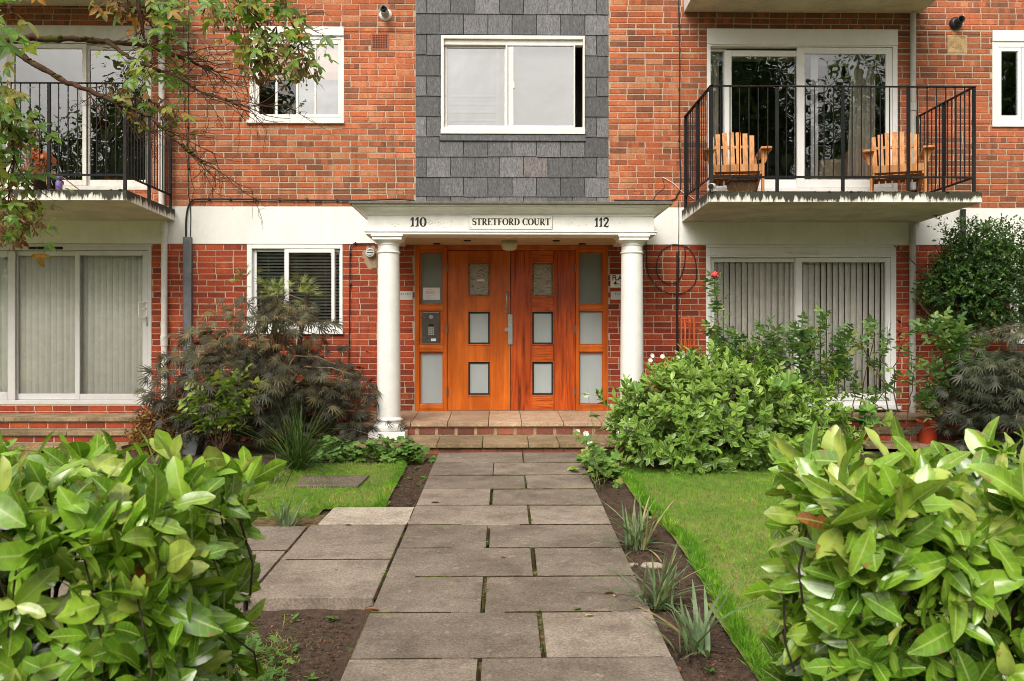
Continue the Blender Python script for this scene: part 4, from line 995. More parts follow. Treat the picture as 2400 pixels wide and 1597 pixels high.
# --- downpipes
def pipe(name, px, y0, y1, rad, mat, lab, Y=-.07, collars=()):
    x = X(px, Y); za, zb = (Z(y1, Y, px) if y1 > 0 else 0), Z(y0, Y, px)
    t = MB(); t.tube([(x, Y, za), (x, Y, zb)], rad, 20); o = t.build(name, M[mat], smooth=True); o.modifiers.new('es', 'EDGE_SPLIT').split_angle = R(40)
    tag(o, lab, 'downpipe', 'downpipes on the facade')
    for c in collars:
        z_ = Z(c, Y, px); t = MB(); t.tube([(x, Y, z_-.05), (x, Y, z_+.05)], rad*1.16, 20); t.tube([(x, Y, z_+.05), (x, Y, z_+.062)], rad*1.28, 20); t.tube([(x, Y, z_-.062), (x, Y, z_-.05)], rad*1.25, 20); t.box(x-.015, x+.015, Y, -.006, z_-.02, z_+.02); t.build('collar', M[mat], o)
pipe('downpipe', 378.5, -8, 492, .036, 'pipe_white', 'white downpipe beside the upper left balcony door', collars=(150, 330))
pipe('downpipe', 385, 517, 1010, .038, 'pipe_white', 'white downpipe beside the lower left sliding door', collars=(535, 800))
pipe('downpipe', 2140, 32, 446, .036, 'pipe_grey', 'pale grey downpipe rising from the chair balcony to the soffit above', collars=(250,))
pipe('downpipe', 2139, 527, 985, .040, 'pipe_grey', 'grey downpipe beside the lower right sliding door', collars=(752,))
pipe('downpipe', 2257, 492, 640, .034, 'pipe_black', 'short black pipe behind the evergreen shrub', collars=())
# --- conduit and cables
x0, x1 = X(432), X(452); t = MB(); t.box(x0, x1, -.05, -.006, .02, Z(559)); t.box(x0-.0, x0+.012, -.056, -.0505, .02, Z(559)); t.box(x1-.012, x1, -.056, -.0505, .02, Z(559)); o = t.build('cable_cover', M['conduit'], bevel=.003); tag(o, 'tall grey metal cable cover on the wall behind the dark maple', 'cable cover')
def cable(name, pts, rad, lab, Y=-.03, clips=(), mat='cable'):
    c = [P(px, py, Y if len(q) == 0 else q[0]) for px, py, *q in pts]
    # smooth the polyline
    d = []
    for i in range(len(c)-1):
        p0, p1, p2, p3 = c[max(i-1, 0)], c[i], c[i+1], c[min(i+2, len(c)-1)]
        for k in range(6):
            s = k/6; d.append(.5*((2*p1)+(p2-p0)*s+(2*p0-5*p1+4*p2-p3)*s*s+(3*p1-p0-3*p2+p3)*s**3))
    d.append(c[-1]); t = MB(); t.tube(d, rad, 6)
    for px, py in clips:
        p = P(px, py, Y); t.box(p.x-.008, p.x+.008, Y-.008, -.003, p.z-.02, p.z+.02)
    o = t.build(name, M[mat], smooth=True); tag(o, lab, 'cable'); return o
cable('cable', [(436, 562), (436, 520), (440, 490), (449, 473), (465, 468), (560, 468), (700, 470), (830, 471), (930, 468), (972, 472)], .011, 'thick black cable along the brick above the left floor band', Y=-.032, clips=[(490, 468), (540, 468), (600, 468), (655, 469), (720, 470), (790, 471)])
cable('cable', [(446, 560), (447, 500), (444, 470), (441, 430), (441, 250), (442, -10)], .0055, 'thin black cable running straight up the brick by the maple branches', Y=-.02, clips=[(442, 395), (441, 300), (441, 200), (441, 100)])
cable('cable', [(449, 470), (455, 445), (448, 420), (438, 330), (432, 250), (429, 100), (434, -10)], .0035, 'thinner slack black cable beside the straight one', Y=-.03)
cable('cable', [(879, 572), (840, 572), (828, 573), (821, 585), (820, 640), (819, 760), (817, 900), (818, 985)], .0075, 'black cable down the brick left of the left column', clips=[(821, 596), (821, 668), (819, 800), (833, 572)])
cable('cable', [(1588, 590), (1588, 650), (1587, 740), (1588, 824)], .016, 'thick black cable running down behind the coil', Y=-.03, clips=[(1588, 596), (1588, 681), (1587, 794)])
cable('cable', [(1514, 560), (1515, 600), (1519, 640), (1530, 660), (1548, 680), (1575, 689), (1605, 686), (1628, 665), (1632, 640), (1628, 605), (1612, 582), (1590, 575), (1570, 576), (1550, 590), (1540, 615), (1540, 640), (1553, 660), (1575, 666), (1592, 655), (1602, 630), (1606, 600), (1604, 578)], .006, 'loose coil of black cable on the brick right of the portico', Y=-.022)
cable('cable', [(1590, -10), (1593, 120), (1592, 300), (1595, 430), (1588, 455), (1575, 470), (1520, 471), (1440, 470)], .008, 'black cable down the brick between slate panel and right balcony', Y=-.02, clips=[(1592, 60), (1592, 210), (1592, 330)])
cable('cable', [(1590, 473), (1591, 520), (1590, 592)], .004, 'thin black cable crossing the white band right of the portico', Y=-.02)
cable('cable', [(1552, 418), (1557, 440), (1540, 455), (1530, 470)], .003, 'fine black wire looping below the white wire on the brick', Y=-.012)
cable('cable', [(1553, 416), (1580, 432), (1598, 450), (1612, 458), (1628, 468)], .004, 'white wire stretched across the brick to the right balcony', Y=-.02, mat='slat_white')
# --- vents and flues
vx0, vx1, vz0, vz1 = RC(870, 80.5, 911, 118.5)
t = MB(); t.box(vx0, vx1, -.004, -.0005, vz0, vz1); n = 9; cw = (vx1-vx0-.03)/n; chh = (vz1-vz0-.03)/8
t.frame(vx0, vx1, vz0, vz1, .017, -.010, -.0042)
for i in range(n+1): x = vx0+.015+i*cw; t.box(x-.004, x+.004, -.0095, -.0042, vz0+.018, vz1-.018)
for j in range(9): z_ = vz0+.015+j*chh; t.box(vx0+.018, vx1-.018, -.009, -.0042, z_-.0035, z_+.0035)
o = t.build('air_brick', M['terracotta']); tag(o, 'square terracotta air brick with small holes below the white flue', 'air brick')
t = MB(); t.box(vx0+.016, vx1-.016, -.0046, -.0041, vz0+.016, vz1-.016); t.build('dark_holes', M['black'], o)
p = P(904, 36, 0); T = Matrix.Translation((p.x, -.006, p.z)) @ Matrix.Rotation(R(90), 4, 'X')
f_ = MB(); f_.lathe(0, 0, [(.080, 0), (.080, .008), (.062, .016), (.055, .03)], 32, T); fl = f_.build('flue_pipe', M['upvc'], smooth=True); tag(fl, 'white boiler flue sticking out of the brick above the air brick', 'flue')
t = MB(); t.lathe(0, 0, [(.050, .02), (.050, .20), (.044, .20), (.044, .12), (.001, .118)], 32, T, caps=False); t.build('tube', M['pipe_grey'], fl, True)
t = MB(); t.lathe(0, 0, [(.026, .10), (.026, .235), (.020, .235), (.020, .14), (.001, .138)], 24, T, caps=False); t.build('inner_tube', M['pipe_black'], fl, True)
p = P(2238, 57, 0); T = Matrix.Translation((p.x, -.006, p.z)) @ Matrix.Rotation(R(90), 4, 'X')
f_ = MB(); f_.lathe(0, 0, [(.078, 0), (.078, .03), (.066, .05), (.052, .06)], 32, T); fl = f_.build('flue_pipe', M['pipe_black'], smooth=True); tag(fl, 'black boiler flue on the brick right of the chair balcony', 'flue')
t = MB(); t.lathe(0, 0, [(.046, .05), (.046, .16), (.036, .16), (.036, .08), (.001, .078)], 28, T, caps=False); t.build('tube', M['pipe_black'], fl, True)
t = MB(); t.box(patch_hole[0]+.01, patch_hole[1]-.01, -.006, -.0005, patch_hole[2]+.01, patch_hole[3]-.01); r = random.Random(4)
t.lathe(0, 0, [(.075, 0), (.07, .004), (.001, .005)], 20, Matrix.Translation(((patch_hole[0]+patch_hole[1])/2-.02, -.006, (patch_hole[2]+patch_hole[3])/2+.02)) @ Matrix.Rotation(R(90), 4, 'X'), caps=False)
o = t.build('mortar_patch', paint('yellow_mortar_patch', (.46, .31, .15), .95, .35, .5, .1, dirt=.4), bevel=.004); tag(o, 'square yellowish mortar patch in the brick below the black flue', 'mortar patch')
p = P(869, 594, 0); T = Matrix.Translation((p.x, -.008, p.z)) @ Matrix.Rotation(R(90), 4, 'X')
t = MB(); r = random.Random(9); pts = []
for k in range(26):
    a = 2*math.pi*k/26; rr = .105+r.uniform(-.025, .03)+(.03 if -2.6 < math.atan2(math.sin(a), math.cos(a)) < -.4 else 0); pts.append((p.x+math.cos(a)*rr*1.05+.01, -.0075, p.z-.03+math.sin(a)*rr*1.15))
t.poly(pts); t.mesh([(q[0]*1, -.0005, q[2]) for q in pts]+pts, [(k, (k+1) % 26, 26+(k+1) % 26, 26+k) for k in range(26)]); mp = t.build('mortar_patch', M['mortar_patch']); tag(mp, 'sandy mortar smear around the white louvred vent by the left column', 'mortar patch')
f_ = MB(); f_.lathe(0, 0, [(.056, 0), (.056, .05), (.05, .06), (.045, .06), (.045, .03), (.001, .029)], 32, T, caps=False); vt = f_.build('round_vent', M['upvc'], smooth=True); tag(vt, 'small round white louvred vent on the brick by the left column', 'vent')
t = MB(); t.lathe(0, 0, [(.044, .032), (.001, .033)], 24, T, caps=False); t.build('recess', M['black'], vt)
t = MB()
for k in range(4):
    z_ = p.z-.030+.02*k; hw = math.sqrt(max(.001, .044**2-(z_-p.z)**2)); t.box(p.x-hw, p.x+hw, -.066, -.045, z_-.0045, z_+.0045)
t.build('louvre', M['upvc'], vt)
# --- red lattice panel leaning on the wall behind the rose
x0, x1 = X(1595, -.2), X(1629, -.2); z0, z1 = .05, Z(745, -.2)
t = MB(); t.box(x0, x0+.018, -.215, -.185, z0, z1); t.box(x1-.028, x1, -.215, -.185, z0, z1); t.box(x0+.018, x1-.028, -.213, -.187, z1-.02, z1); t.box(x0+.018, x1-.028, -.213, -.187, z1-.75, z1-.72)
lt = t.build('lattice_panel', M['lattice'], bevel=.003); tag(lt, 'narrow red wooden lattice panel against the brick behind the rose bush', 'trellis panel')
t = MB(); n = 5; wd = (x1-x0-.046)/n
for k in range(n+1):
    x = x0+.018+wd*k; s = 1 if k % 2 else -1
    t.tube([(x+s*.010*math.sin(q*math.pi*2.0), -.2, z1-.02-.70*q) for q in np.linspace(0, 1, 22)], .0075, 5)
t.build('wavy_slats', M['lattice'], lt, True)

# ================================================================ behind the glass
def vblind(key, a, b_, lab, mat, y=.17, wd=.089, pitch=.078, seed=1, ang=28, gap=None):
    x0, x1, z0, z1 = H[key]; r = random.Random(seed); t = MB(); x = a
    while x < b_:
        an = R(ang+r.gauss(0, 3)); sw = r.gauss(0, .006); c, s = math.cos(an)*wd/2, math.sin(an)*wd/2; lo = z0+.09
        for p in range(3):
            u0, u1 = -1+2*p/3, -1+2*(p+1)/3; bow = lambda u: .006*(1-u*u)
            t.poly([(x+sw+u0*c, y+u0*s-bow(u0), lo), (x+sw+u1*c, y+u1*s-bow(u1), lo), (x+u1*c, y+u1*s-bow(u1), z1-.05), (x+u0*c, y+u0*s-bow(u0), z1-.05)])
        x += pitch
    t.box(a-.05, b_+.05, y-.03, y+.03, z1-.05, z1-.01)
    o = t.build('vertical_blind', M[mat], smooth=False); tag(o, lab, 'blind', 'vertical blinds behind the sliding doors'); return o
vblind('ll', H['ll'][0]+.1, H['ll'][1]-.06, 'cream vertical blind behind the lower left sliding door', 'blind', seed=2, ang=22, y=.125)
vblind('lr', H['lr'][0]+.06, H['lr'][1]-.08, 'grey vertical blind behind the lower right sliding door', 'blind_grey', seed=3, ang=24, y=.125)
def venetian(key, lab, mat='slat_white', y=.125, pitch=.040):
    x0, x1, z0, z1 = H[key]; t = MB(); z_ = z0+.05
    while z_ < z1-.03:
        t.mesh([(x0+.04, y-.014, z_+.011), (x1-.04, y-.014, z_+.011), (x1-.04, y, z_+.002), (x0+.04, y, z_+.002), (x0+.04, y+.014, z_-.010), (x1-.04, y+.014, z_-.010)], [(0, 1, 2, 3), (3, 2, 5, 4)]); z_ += pitch
    for f in (.2, .5, .8): t.box(x0+(x1-x0)*f-.001, x0+(x1-x0)*f+.001, y-.016, y-.0145, z0+.04, z1-.03)
    o = t.build('venetian_blind', M[mat]); tag(o, lab, 'blind', 'venetian blinds'); return o
venetian('w2', 'white venetian blind in the lower left window behind the maple'); venetian('lrw', 'dark venetian blind in the window at the far right edge', 'pipe_grey')
x0, x1, z0, z1 = H['w1']; t = MB(); t.box(x0+.03, x1-.03, .085, .10, Z(186), z1-.1); o = t.build('bamboo_blind', M['bamboo']); tag(o, 'orange bamboo roller blind half lowered in the upper left window', 'blind')
for k in range(3): o2 = MB(); 
t = MB(); t.tube([(X(640, .3), .3, z0+.01), (X(648, .3), .3, z0+.4), (X(641, .3), .3, z0+.8)], .012, 6); o = t.build('hanging_cord', M['curtain']); tag(o, 'pale hanging cord inside the upper left window', 'cord')
t = MB(); x0, x1, z0, z1 = H['sw']; t.box(x0-.1, X(1346), .14, .15, z0-.02, z1+.05); o = t.build('net_curtain', M['net']); tag(o, 'plain grey net screen behind the landing window in the slate', 'curtain')
t = MB()
for py in (222, 241, 260, 279, 296): t.box(X(1052), X(1166), .122, .136, Z(py), Z(py-5))
t.box(X(1163), X(1171), .118, .138, Z(300), Z(110)); o = t.build('staircase', paint('stair_slat', (.44, .43, .42), .8, .03, 0, .1)); tag(o, 'pale stair slats and newel faintly seen behind the landing window', 'staircase')
def curtain(xa, xb, za, zb, y, lab, amp=.03, n=7, flare=.0):
    t = MB(); K = n*8; V = []; Fc = []
    for j in range(9):
        q = j/8
        for i in range(K+1):
            u = i/K; V.append((xa+(xb-xa)*u-flare*q*(1-u), y+amp*math.sin(u*n*6.283+.6*math.sin(q*3))*(.6+.4*q), zb+(za-zb)*q))
    for j in range(8):
        for i in range(K): a = j*(K+1)+i; Fc.append((a, a+1, a+K+2, a+K+1))
    t.mesh(V, Fc); o = t.build('curtain', M['curtain'], smooth=True); tag(o, lab, 'curtain', 'curtains behind the upper right door'); return o
x0, x1, z0, z1 = H['ur']
curtain(x0+.02, X(1697), z0, z1-.2, .26, 'narrow beige curtain at the left edge of the upper right door', n=4)
curtain(X(2018), X(2076), z0, z1-.35, .30, 'long beige curtain inside the upper right door behind the second chair', n=6, flare=.06)
t = MB(); t.box(x0+.02, X(1880), .20, .25, Z(143, .2, 1800), z1-.1); t.box(X(1880), x1-.02, .23, .28, Z(153, .2, 2000), z1-.1); o = t.build('roller_blind', M['curtain']); tag(o, 'beige roller blind rolled up at the top of the upper right door', 'blind')
t = MB(); t.box(X(1922, .7), X(2022, .7), .7, 1.4, z0-.04, Z(374, .7, 1970)); t.box(X(1990, .7), X(2030, .7), .75, 1.3, z0, Z(352, .7, 2000)); o = t.build('armchair', paint('beige_upholstery', (.42, .33, .22), .9, .1, .1), bevel=.03); tag(o, 'beige upholstered seat just inside the upper right door', 'armchair')
t = MB(); px0, px1 = X(44, .35), X(73, .35); t.box(px0, px1, .35, .7, z0-.02, Z(351, .35, 60)); o = t.build('air_conditioner', M['upvc'], bevel=.02); tag(o, 'white portable air conditioner behind the upper left glass', 'air conditioner')
t = MB()
for k in range(14): t.box(px0+.02, px1-.02, .343, .3495, Z(358+2.7*k+1.2, .35, 60), Z(358+2.7*k, .35, 60))
t.build('grille', M['pipe_grey'], o)

# ================================================================ things on the balconies
def adirondack(loc, rz, lab):
    root = empty('adirondack_chair', loc, rz); tag(root, lab, 'chair', 'adirondack chairs on the balcony')
    # front faces -y; x across
    W = .54
    t = MB()
    for k in range(5): y = -.30+.088*k; z_ = .385-.022*k; t.box(-W/2+.0, W/2, y, y+.078, z_-.02, z_)
    t.box(-W/2, W/2, -.325, -.303, .30, .385); t.build('seat', M['chair'], root, bevel=.003)
    t = MB(); lean = R(20); Tb = Matrix.Translation((0, .13, .27)) @ Matrix.Rotation(-lean, 4, 'X'); n = 7
    for k in range(n):
        u = (k-(n-1)/2); x = u*.073; fan = R(u*.7); h = .68-.006*u*u
        Tk = Tb @ Matrix.Translation((x, 0, 0)) @ Matrix.Rotation(fan, 4, 'Y'); t.box(-.029, .029, -.01, .01, -.02, h, Tk)
    t.box(-.25, .25, .0105, .03, .10, .16, Tb); t.box(-.265, .265, .0105, .03, .46, .50, Tb); t.build('backrest', M['chair'], root, bevel=.003)
    for s in (-1, 1):
        t = MB(); a0, a1 = s*.25, s*.37
        pts = [(s*.255, -.40), (s*.375, -.40), (s*.39, -.30), (s*.37, -.05), (s*.33, .25), (s*.26, .25)]
        if s < 0: pts = pts[::-1]
        V = [(x, y, .545) for x, y in pts]+[(x, y, .568) for x, y in pts]; n_ = len(pts)
        t.mesh(V, [tuple(range(n_-1, -1, -1)), tuple(range(n_, 2*n_))]+[(i, (i+1) % n_, n_+(i+1) % n_, n_+i) for i in range(n_)]); t.build('armrest', M['chair'], root, bevel=.003)
        t = MB(); t.box(min(s*.275, s*.30), max(s*.275, s*.30), -.33, -.24, 0, .544); t.frustum((min(s*.301, s*.32), max(s*.301, s*.32), -.30, -.27), .40, (min(s*.301, s*.36), max(s*.301, s*.36), -.32, -.25), .543); t.build('leg', M['chair'], root, bevel=.003)
        t = MB(); q = [(s*.26, -.32, .36), (s*.26, -.32, .27), (s*.26, .42, .0), (s*.26, .50, .0), (s*.26, .16, .27)]
        V = [(x-.011, y, z_) for x, y, z_ in q]+[(x+.011, y, z_) for x, y, z_ in q]; t.mesh(V, [(0, 1, 2, 3, 4), (9, 8, 7, 6, 5)]+[(i, i+5, (i+1) % 5+5, (i+1) % 5) for i in range(5)]); t.build('leg', M['chair'], root, bevel=.003)
        t = MB(); t.box(min(s*.255, s*.275), max(s*.255, s*.275), .12, .20, .18, .544); t.build('arm_support', M['chair'], root, bevel=.003)
    return root
def dup(o, parent=None):
    c = o.copy(); col.objects.link(c); c.parent = parent
    for ch in list(o.children): dup(ch, c)
    return c
SLAB = 2.885
p1 = P(1600+405/2.946, 440, -.80); c1 = adirondack((p1.x-.06, -.72, SLAB), R(-9), 'orange wooden adirondack chair on the balcony, behind the wicker basket')
c2 = dup(c1); c2['label'] = 'orange wooden adirondack chair turned inward by the grey downpipe'; p2 = P(1600+1500/2.946, 440, -.8); c2.location = (p2.x-.02, -.75, SLAB); c2.rotation_euler = (0, 0, R(-21))
p = P(1600+402/2.946, 440, -1.2); bk = MB()
t = MB(); t.frustum((p.x-.115, p.x+.115, -1.30, -1.12), SLAB, (p.x-.145, p.x+.145, -1.33, -1.09), SLAB+.15)
o = t.build('wicker_basket', wood('wicker', (.02, .012, .008), (.09, .05, .025), (.17, .11, .06), gx=90, gz_=90), bevel=.01); tag(o, 'dark wicker basket at the foot of the left adirondack chair', 'basket')
t = MB(); t.tube([(p.x-.148, -1.33, SLAB+.15), (p.x+.148, -1.33, SLAB+.15), (p.x+.148, -1.09, SLAB+.15), (p.x-.148, -1.09, SLAB+.15), (p.x-.148, -1.33, SLAB+.15)], .014, 8); t.build('rim', M['bark_dark'], o, True)
for s in (-1, 1): t = MB(); t.tube([(p.x+s*.10-.05, -1.33, SLAB+.15), (p.x+s*.10, -1.335, SLAB+.195), (p.x+s*.10+.05, -1.33, SLAB+.15)], .011, 6); t.build('handle', M['bark_dark'], o, True)
p = P(1600+203/2.946, 1290/2.946, -1.46); T = Matrix.Translation((p.x, -1.46, p.z)) @ Matrix.Rotation(R(-25), 4, 'Z') @ Matrix.Rotation(R(100), 4, 'X')
t = MB(); t.lathe(0, 0, [(.001, -.07), (.030, -.068), (.033, -.05), (.033, .055), (.030, .06)], 24, T, caps=False); o = t.build('security_camera', M['upvc'], smooth=True); tag(o, 'small white bullet security camera on the left corner of the chair balcony', 'security camera')
t = MB(); t.lathe(0, 0, [(.029, .0605), (.020, .062), (.001, .063)], 20, T, caps=False); t.build('lens', M['black'], o)
t = MB(); t.tube([(p.x, -1.44, p.z-.02), (p.x+.01, -1.42, SLAB-.0)], .010, 8); t.build('bracket', M['upvc'], o)
# left balcony: potted copper plant and bottle
p = P(330/2.946, 430, -.9); pot = MB(); pot.lathe(p.x, -.9, [(.13, SLAB), (.155, SLAB+.17), (.165, SLAB+.17), (.165, SLAB+.20), (.15, SLAB+.20), (.14, SLAB+.17), (.001, SLAB+.17)], 28)
o = pot.build('plant_pot', M['pipe_black'], smooth=True); tag(o, 'black pot holding the copper plant on the left balcony', 'plant pot')
pl = empty('potted_plant', (p.x, -.9, SLAB+.17)); tag(pl, 'copper orange plant standing in the black pot on the left balcony', 'plant')
q = P(95, 372, -.9); L = Leaves(); n = 75; pos = np.array([q.x, -.9, q.z])+rng.normal(size=(n, 3))*np.array([.09, .07, .10]); d = rand_dirs(n)*.5+np.array([0, -.3, -.4])
L.add(blade(1, .5, 4, 1), pos, d, rand_dirs(n)*.6+np.array([0, -1, .3]), rng.uniform(.06, .12, n)); q2 = P(90, 345, -.9); L.add(blade(1, .7, 4, 1), [[q2.x, -.9, q2.z]], [[0, -.2, -1]], [[0, -1, 0]], [.10])
lo_ = L.build('leaves', M['copper'], None); lo_.data.transform(Matrix.Translation((-p.x, .9, -SLAB-.17))); lo_.parent = pl
t = MB()
for k in range(6): t.tube([(random.gauss(0, .03), random.gauss(0, .03), 0), (q.x-p.x+random.gauss(0, .06), random.gauss(0, .05), q.z-SLAB-.15+random.gauss(0, .08))], .004, 5)
for k in range(8): a = random.uniform(0, 6.28); t.tube([(0, 0, .02), (.18*math.cos(a), .12*math.sin(a), .07), (.36*math.cos(a), .2*math.sin(a), -.06)], .005, 4)
t.build('stem', M['twig'], pl)
p = P(407/2.946, 430, -1.0); t = MB(); t.lathe(p.x, -1.0, [(.036, SLAB), (.037, SLAB+.16), (.030, SLAB+.18)], 20); o = t.build('drinks_bottle', paint('purple_bottle', (.23, .17, .42), .3, .2, 0), smooth=True); tag(o, 'purple drinks bottle beside the black pot on the left balcony', 'bottle')
t = MB(); t.lathe(p.x, -1.0, [(.033, SLAB+.181), (.033, SLAB+.225), (.02, SLAB+.235)], 20); t.build('cap', paint('violet_cap', (.12, .08, .30), .4, .1, 0), o, True)
# ================================================================ ground, paths, lawns
def px_path(x, Y): return x+.009*(Y+1.6)
def grid_sheet(name, xs, ys, fz, mat, kind='structure', holes=None):
    V = [(x, y, fz(x, y)) for y in ys for x in xs]; nx = len(xs)
    Q = [(j*nx+i, j*nx+i+1, (j+1)*nx+i+1, (j+1)*nx+i) for j in range(len(ys)-1) for i in range(nx-1) if not (holes and holes((xs[i]+xs[i+1])/2, (ys[j]+ys[j+1])/2))]
    me = np_mesh(name, np.array(V), np.array(Q)); o = link(name, me, M[mat], None, True); tag(o, kind=kind); return o
far = [-220, -120, -60, -30, -15, -8, 8, 15, 30, 60, 120, 220]
grid_sheet('ground', far, [-250, -120, -60, -40, -24, -9.9, -8, -6, -4, -1.7, 2, 6, 20, 60, 150, 250], lambda x, y: gz(y)-.12-(.02 if y < -9.7 else 0), 'turf')
def soil_z(x, y):
    z = gz(y)-.012+.022*mnoise.noise((x*2.1, y*2.1, 1.3))+.012*mnoise.noise((x*9, y*9, 4.1))
    if y < -6.05 and x < -.72: z -= .022
    return z
near = list(np.arange(-5.2, -2.4, .2))+list(np.arange(-2.4, 2.4, .035))+list(np.arange(2.4, 7.2, .15))
grid_sheet('soil_bed', near, list(np.arange(-9.6, -.0, .04)), soil_z, 'soil')
# garden path of 900 and 600 mm slabs laid in courses
pt = MB(); r = random.Random(11)
for k in range(0, 14):
    ya, yb = -1.6-.6*k, -1.6-.6*(k+1)
    if yb < -9.75: yb = -9.7
    f = .6 if k % 2 == 0 else .4
    for a, b_ in ((-.64, -.64+1.505*f), (-.64+1.505*f, .865)):
        pt.tone = r.uniform(.18, .85); g = .011 if k > 2 else .007; dz = r.uniform(-.004, .004); tl = r.uniform(-.003, .003)
        a_ = a+(g if a > -.6 else 0)+r.uniform(-.004, .004); c_ = b_-(g if b_ < .8 else 0)+r.uniform(-.004, .004); y0, y1 = yb+.006+r.uniform(-.003, .003), ya-.006
        V = [(px_path(a_, y0), y0, gz(y0)-.03), (px_path(c_, y0), y0, gz(y0)-.03), (px_path(c_, y1), y1, gz(y1)-.03), (px_path(a_, y1), y1, gz(y1)-.03)]
        V += [(p[0], p[1], p[2]+.065+dz+(tl if i in (1, 2) else 0)) for i, p in enumerate(V)]
        pt.mesh(V, [(0, 3, 2, 1), (4, 5, 6, 7), (0, 1, 5, 4), (1, 2, 6, 5), (2, 3, 7, 6), (3, 0, 4, 7)])
    if yb < -9.6: break
o = pt.build('path', M['slab'], bevel=.004); tag(o, kind='structure')
t = MB(); 
for ya, yb in ((-1.6, -9.7),): t.mesh([(px_path(-.655, yb), yb, gz(yb)+.008), (px_path(.86, yb), yb, gz(yb)+.008), (px_path(.86, ya), ya, .008), (px_path(-.655, ya), ya, .008)], [(0, 1, 2, 3)])
t.mesh([(-3.1, -6.15, gz(-6.15)+.024), (-.7, -6.15, gz(-6.15)+.024), (-.68, -4.1, gz(-4.1)+.024), (-3.1, -4.62, gz(-4.62)+.024)], [(0, 1, 2, 3)])
o = t.build('path_joint', M['joint']); tag(o, kind='structure')
sp = MB()
for x0, x1, rows in ((-1.36, -.656, (-4.58, -5.45, -6.17)), (-2.2, -1.375, (-4.62, -5.25, -5.95, -6.2)), (-3.1, -2.215, (-4.62, -5.4, -6.2))):
    for ya, yb in zip(rows[:-1], rows[1:]):
        sp.tone = r.uniform(.4, .75); dz = r.uniform(-.003, .004)
        V = [(px_path(x0, yb), yb+.009, gz(yb)-.05), (px_path(x1, yb), yb+.009, gz(yb)-.05), (px_path(x1, ya), ya-.009, gz(ya)-.05), (px_path(x0, ya), ya-.009, gz(ya)-.05)]
        V += [(p[0], p[1], p[2]+.084+dz) for p in V]
        sp.mesh(V, [(0, 3, 2, 1), (4, 5, 6, 7), (0, 1, 5, 4), (1, 2, 6, 5), (2, 3, 7, 6), (3, 0, 4, 7)])
o = sp.build('side_path', M['slab'], bevel=.006); tag(o, kind='structure')
sp = MB(); sp.tone = .8; ya, yb = -4.06, -4.565; V = [(-1.335, yb, gz(yb)-.04), (-.668, yb, gz(yb)-.04), (-.668, ya, gz(ya)-.04), (-1.31, ya, gz(ya)-.04)]; V += [(p[0], p[1], p[2]+.078) for p in V]
sp.mesh(V, [(0, 3, 2, 1), (4, 5, 6, 7), (0, 1, 5, 4), (1, 2, 6, 5), (2, 3, 7, 6), (3, 0, 4, 7)])
o = sp.build('paving_slab', M['slab_pale'], bevel=.005); tag(o, 'single pale bleached slab between the left lawn and the side path', 'paving slab')
sp = MB(); sp.tone = .0; a, b_ = P(706, 1140, -3).x, P(850, 1140, -3).x; V = [(a, -3.25, gz(-3.25)-.03), (b_, -3.25, gz(-3.25)-.03), (b_+.03, -2.8, gz(-2.8)-.03), (a-.02, -2.8, gz(-2.8)-.03)]; V += [(p[0], p[1], p[2]+.068) for p in V]
sp.mesh(V, [(0, 3, 2, 1), (4, 5, 6, 7), (0, 1, 5, 4), (1, 2, 6, 5), (2, 3, 7, 6), (3, 0, 4, 7)])
o = sp.build('paving_slab', M['slab'], bevel=.004); tag(o, 'dark damp slab sunk in the left lawn by the sedge', 'paving slab')
# street side: pavement, kerb and road behind the viewer
t = MB(); t.box(-60, 60, -13.5, -9.72, -.60, -.40); o = t.build('pavement', M['pavement']); tag(o, kind='structure')
t = MB(); t.box(-60, 60, -13.66, -13.5, -.62, -.40); t.box(-60, 60, -19.9, -19.74, -.62, -.40); o = t.build('kerb', M['slab_pale'], bevel=.01); tag(o, kind='structure')
t = MB(); t.box(-60, 60, -19.74, -13.66, -.62, -.515); o = t.build('road', M['asphalt']); tag(o, kind='structure')
t = MB(); t.box(-60, 60, -22.5, -19.9, -.60, -.40); o = t.build('pavement', M['pavement']); tag(o, kind='structure')
# moss and dirt packed in the paving joints
t = MB(); rj = random.Random(8)
def joint_run(ax, ay, bx_, by, p_on, w0, w1, seed):
    L_ = math.hypot(bx_-ax, by-ay); n = int(L_/.035); ux, uy = (bx_-ax)/L_, (by-ay)/L_
    prev = None
    for i in range(n+1):
        s_ = L_*i/n; x, y = ax+ux*s_+rj.gauss(0, .0012), ay+uy*s_+rj.gauss(0, .0012); w_ = rj.uniform(w0, w1)*(.4+1.1*max(0, .5+mnoise.noise((x*3, y*3, seed))))
        z_ = gz(y)+.0385+rj.uniform(-.001, .0015); cur_ = [(x-uy*w_, y+ux*w_, z_-.008), (x, y, z_), (x+uy*w_, y-ux*w_, z_-.008)]
        if prev and mnoise.noise((x*2.3, y*2.3, seed+5))+p_on > 0: t.cur = 1 if mnoise.noise((x*2.0, y*5.0, seed+9)) > .12 else 0; t.mesh(prev+cur_, [(0, 1, 4, 3), (1, 2, 5, 4)])
        prev = cur_
for k in range(1, 14):
    y = -1.6-.6*k
    if y < -9.6: break
    joint_run(px_path(-.64, y), y, px_path(.865, y), y, .30, .004, .009, k)
    f = .6 if k % 2 == 0 else .4; x = -.64+1.505*f; joint_run(px_path(x, y), y, px_path(x, y-.6), y-.6, .0, .006, .012, k+40)
joint_run(px_path(-.648, -4.1), -4.1, px_path(-.648, -6.2), -6.2, .3, .006, .014, 77); joint_run(-1.36, -5.45, -.68, -5.45, .4, .006, .012, 78); joint_run(-1.385, -4.6, -1.40, -6.2, .25, .006, .013, 79); joint_run(-2.2, -5.25, -1.39, -5.25, .4, .005, .010, 80)
